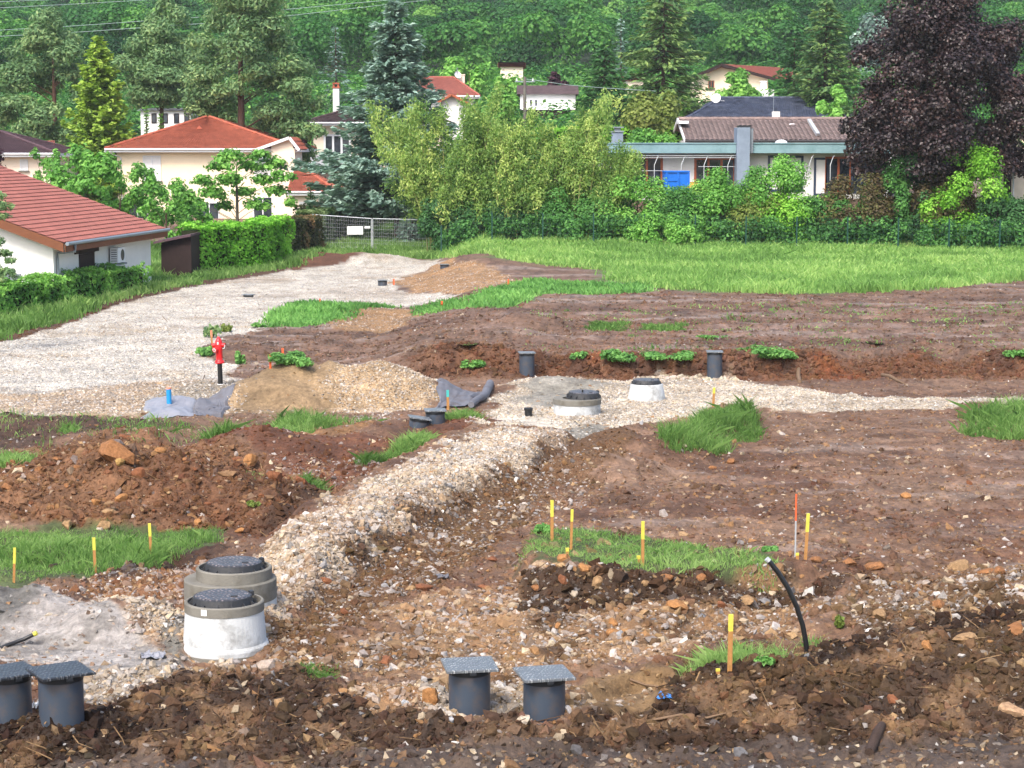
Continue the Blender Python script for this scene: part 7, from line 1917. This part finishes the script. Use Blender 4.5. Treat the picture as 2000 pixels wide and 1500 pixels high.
# ---------------------------------------------------------------- grass
def grass(name, polys, n, hmin, hmax, wd, mat, label, seed, dens_noise=.5, tuft=5, spread=.06, lean=.35, kind="stuff", tint0=.5, pw=1.2, ph=0.0):
    rng = np.random.default_rng(seed); VV = []; FF = []; TT = []; nv = 0
    for poly, share, hs in polys:
        PX_, PY_ = g2w([p[0] for p in poly], [p[1] for p in poly], ph)
        m = int(n * share / tuft); sz = min(1.0, (PX_.max() - PX_.min()) / 4, (PY_.max() - PY_.min()) / 2)
        X = []; Y = []; got = 0
        while got < m:
            k = m * 3
            x = rng.uniform(PX_.min() - .3, PX_.max() + .3, k); y = rng.uniform(PY_.min() - .3, PY_.max() + .3, k)
            d_ = sdf(x, y, PX_, PY_) + sz * (.28 * fbm(x, y, .7, 3, seed) - dens_noise * .25)
            keep = (d_ > 0) & (np.abs(x / y) < .285) & (rng.random(k) < np.clip(.75 + 1.6 * dens_noise * fbm(x, y, 1.3, 3, seed + 1), .05, 1)) & (rng.random(k) < np.clip((45 / y) ** pw, 0, 1) if pw else True)
            X.append(x[keep]); Y.append(y[keep]); got += keep.sum()
            if k > 5e6 or (got == 0 and len(X) > 40): break
        X = np.concatenate(X)[:m]; Y = np.concatenate(Y)[:m]
        tone = fbm(X, Y, 2.5, 3, seed + 3); hm = np.clip(1 + .5 * fbm(X, Y, 1.1, 2, seed + 4), .4, 1.6)
        X = np.repeat(X, tuft); Y = np.repeat(Y, tuft); tone = np.repeat(tone, tuft); hm = np.repeat(hm, tuft)
        k = len(X); sp = spread * (Y / 25) ** .6
        X = X + rng.normal(0, 1, k) * sp; Y = Y + rng.normal(0, 1, k) * sp
        Z = gz(X, Y) - .02
        h = (hmin + (hmax - hmin) * rng.random(k) ** 1.4) * hm * hs
        a = rng.random(k) * 6.283; ln = np.abs(rng.normal(0, lean * 1.7, k)) * h; b = rng.random(k) * 6.283
        w_ = wd * np.maximum(1, Y / 38) * rng.uniform(.6, 1.3, k)
        dx, dy = np.cos(a) * w_ / 2, np.sin(a) * w_ / 2; lx, ly = np.cos(b) * ln, np.sin(b) * ln
        v = np.stack([np.stack([X - dx, Y - dy, Z], 1), np.stack([X + dx, Y + dy, Z], 1), np.stack([X + dx * .7 + lx * .35, Y + dy * .7 + ly * .35, Z + h * .6], 1), np.stack([X + lx, Y + ly, Z + h * .96], 1), np.stack([X - dx * .7 + lx * .35, Y - dy * .7 + ly * .35, Z + h * .6], 1)], 1)
        tt = np.clip(tint0 + .4 * tone + rng.normal(0, .2, k), 0, 1)
        VV.append(v.reshape(-1, 3)); FF.append((np.arange(k) * 5)[:, None] + np.array([[0, 1, 2, 3, 4]]) + nv); TT.append(np.repeat(tt, 5)); nv += k * 5
    me = mesh_np(name, np.vstack(VV), [np.vstack(FF)], False, {"tint": np.concatenate(TT)})
    o = link(name, me, mat)
    return tag(o, label, "grass", kind=kind)
grass("meadow_grass", [(MEADOW, 1, 1)], 190000, .10, .38, .035, LM['meadow'], "bright green meadow between the mud field and the shrub row", 801, .35, 4, .12, pw=0)
grass("verge_grass", [(VERGE, 1, 1)], 110000, .12, .42, .03, LM['grass'], "grass verge and lane between gravel road and gardens", 802, .3, 4, .10, pw=.5)
grass("weed_band", [([(960, 565), (1030, 548), (1280, 562), (1270, 575), (1060, 575), (1000, 600), (830, 617), (820, 600), (900, 590)], .6, 1), ([(525, 640), (545, 612), (600, 594), (680, 602), (780, 600), (680, 622), (600, 640)], .4, 1.2)], 20000, .05, .22, .035, LM['weed'], "band of grass and weeds along the inner edge of the gravel road", 803, .3, 4, .1, pw=0)
PT = [
    ("grass_patch", [([(-60, 1045), (150, 1030), (300, 1030), (455, 1035), (440, 1062), (330, 1098), (190, 1128), (0, 1142), (-60, 1145)], 1, 1)], 19000, .05, .22, "front left grass strip with three stakes", .010),
    ("grass_patch", [([(1020, 1085), (1025, 1042), (1180, 1035), (1290, 1055), (1410, 1070), (1560, 1098), (1540, 1118), (1400, 1112), (1250, 1112), (1150, 1108)], 1, 1)], 13000, .04, .18, "grass island above the dark bank with three stakes", .010),
    ("grass_clump", [([(1275, 885), (1300, 848), (1380, 812), (1450, 800), (1505, 830), (1450, 850), (1380, 872), (1300, 888)], 1, 1)], 10000, .12, .45, "tall grass clump in front of the flat gravel", .016),
    ("grass_patch", [([(1865, 835), (1875, 800), (2100, 790), (2150, 850), (1950, 850)], 1, 1)], 9000, .14, .45, "tall bright grass patch at the right edge", .018),
    ("grass_patch", [([(440, 850), (500, 815), (560, 803), (720, 800), (740, 808), (660, 820), (610, 845), (530, 850), (450, 872), (380, 872)], 1, 1)], 14000, .1, .38, "grass between the sand heap and the red heap", .016),
    ("grass_patch", [([(695, 895), (720, 880), (840, 850), (845, 862), (760, 885), (715, 902)], 1, 1)], 6000, .1, .34, "grass patch on the red heap left of the trench", .014),
    ("grass_tuft", [([(868, 818), (875, 800), (930, 800), (938, 815), (900, 822)], 1, 1)], 3000, .15, .4, "grass tuft on the clod beside the half buried chambers", .016),
    ("grass_tuft", [([(1330, 1322), (1340, 1300), (1420, 1298), (1440, 1290), (1530, 1290), (1540, 1318), (1440, 1328), (1400, 1330)], 1, 1)], 3600, .05, .22, "sparse grass tuft around the thick stake near the front", .009),
    ("grass_tuft", [([(1560, 1300), (1570, 1282), (1600, 1280), (1600, 1300)], 1, 1)], 420, .05, .2, "tiny grass tuft at the foot of the bent pipe", .009),
    ("grass_tuft", [([(555, 1318), (570, 1300), (660, 1292), (655, 1310), (600, 1318)], 1, 1)], 1400, .04, .16, "thin grass on the dark earth left of the pit", .009),
    ("grass_tuft", [([(-20, 905), (0, 885), (110, 882), (100, 900), (30, 908)], 1, 1)], 4000, .1, .3, "grass behind the brown heap at the left edge", .014),
    ("grass_tuft", [([(585, 945), (595, 922), (630, 920), (635, 942)], 1, 1)], 900, .1, .3, "small grass tuft at the right end of the brown heap", .013),
    ("grass_tuft", [([(480, 1000), (485, 985), (520, 985), (515, 1002)], 1, 1)], 240, .05, .16, "few grass blades on the heap's right foot by the roots", .012),
    ("grass_tuft", [([(1150, 648), (1160, 630), (1230, 632), (1235, 648)], 1, 1)], 2200, .06, .2, "low grass on the mud field above the bank, middle", .03),
    ("grass_tuft", [([(1240, 645), (1250, 636), (1340, 634), (1335, 646)], 1, 1)], 1200, .05, .16, "thin low grass on the mud field right of the low grass", .03),
    ("grass_tuft", [([(115, 860), (125, 848), (152, 850), (150, 862)], 1, 1)], 700, .1, .28, "tiny grass tuft on the mud behind the brown heap", .014),
]
PH = {1: .34, 2: .25, 3: .12, 4: .22, 5: .3, 6: .3, 7: .1, 9: .12, 10: .15, 11: .3, 12: 0}
for i, (nm, polys, n, h0, h1, lb, wd) in enumerate(PT):
    grass(nm, polys, int(n * .72), h0 * .8, h1 * .78, wd, LM['grass'], lb, 820 + i, .75, 5, .05, .5, pw=0, ph=PH.get(i, 0.0))
# leafy weeds
def weed(px, py, wpx, hpx, label, n=900, mat='weed', seed=0, leaf=.09, group="weed clumps"):
    P = hit(px, py); r = np.random.default_rng(900 + int(px)); k = P.y / F
    t = Leaves(); nb = 9
    for i in range(nb):
        c = np.array([r.uniform(-.4, .4) * wpx * k, r.uniform(-.3, .3) * wpx * k, hpx * k * r.uniform(.2, .6)])
        blob_leaves(t, c, np.array([wpx * k * .2, wpx * k * .2, hpx * k * .35]), n // nb, leaf, r, .45 + r.normal(0, .15), .2)
    o = t.build("weed", LM[mat]); o.location = P
    return tag(o, label, "weed", group)
weed(568, 712, 76, 26, "dense green weed bush behind the sand heap by the orange stakes", 1500)
weed(470, 712, 22, 28, "single leafy weed right of the hydrant", 500)
weed(397, 695, 40, 22, "green weed left behind the hydrant", 900)
weed(415, 660, 34, 28, "greyish weed around the pink-tipped stake", 500, 'pine')
weed(505, 640, 30, 10, "small weed at the lower end of the gravel road", 350)
weed(443, 650, 22, 20, "thin weed right behind the hydrant", 260, 'olive')
weed(1130, 704, 30, 14, "small weed on top of the bank right of the left tall chamber", 400)
weed(1208, 712, 62, 26, "weed tuft hanging over the bank top, above the white cone manhole", 1000)
weed(1308, 708, 96, 18, "long weed fringe along the bank top, left of the right tall chamber", 1100)
weed(1490, 702, 104, 24, "long weed fringe along the bank top, right of the right tall chamber", 1400)
weed(925, 718, 44, 14, "small weed on the bank left of the left tall chamber", 500)
weed(1990, 700, 50, 16, "weed on the bank top at the right edge", 500)
weed(1540, 700, 30, 10, "tiny weed on the bank top at the end of the long fringe", 260)
weed(495, 990, 26, 14, "yellowish weed on the foot of the brown heap", 240, 'olive', 0, .05)
weed(1640, 1228, 18, 30, "wispy weed on the pale pit edge right of the bent pipe", 160, 'olive', 0, .05)
weed(1500, 1078, 40, 12, "broad-leaved weed at the right tip of the grass island", 400, 'weed', 0, .06)
weed(1060, 1040, 30, 16, "broad-leaved weed at the left tip of the grass island", 350, 'weed', 0, .06)
weed(420, 1118, 34, 8, "small weed by the dark bark piece at the grass strip", 120, 'lime', 0, .05)
weed(1495, 1300, 36, 20, "broad-leaved weed in the nearest grass tuft", 260, 'weed', 0, .05)
weed(1395, 660, 60, 6, "thin weed on the mud field centre right", 200)

grass("sparse_grass", [([(1000, 690), (1000, 600), (1400, 590), (2050, 590), (2050, 690)], 1, 1)], 3000, .03, .12, .03, LM['grass'], "thin scattered grass on the churned mud field above the bank", 861, 1.3, 5, .10, .6, pw=0)
grass("sparse_grass", [([(-60, 905), (-60, 820), (330, 820), (420, 830), (420, 905)], 1, 1)], 1500, .05, .2, .014, LM['grass'], "thin grass on the mud behind the brown heap", 862, 1.4, 5, .06, .5, pw=0)
# ================================================================== AIR
hz = bpy.data.materials.new("haze"); hz.use_nodes = True
nt = hz.node_tree; nt.nodes.clear()
vo = nt.nodes.new("ShaderNodeOutputMaterial"); pv = nt.nodes.new("ShaderNodeVolumePrincipled")
pv.inputs["Density"].default_value = HAZE
pv.inputs["Color"].default_value = (.86, .93, 1.0, 1)
pv.inputs["Anisotropy"].default_value = 0.0
pv.inputs["Density Attribute"].default_value = ""
nt.links.new(pv.outputs[0], vo.inputs["Volume"])
b = MB(); b.box(-420, 420, -30, 1000, -3, 150)
tag(b.build("haze", hz), "thin pale summer haze over the whole valley", "haze", kind="stuff")
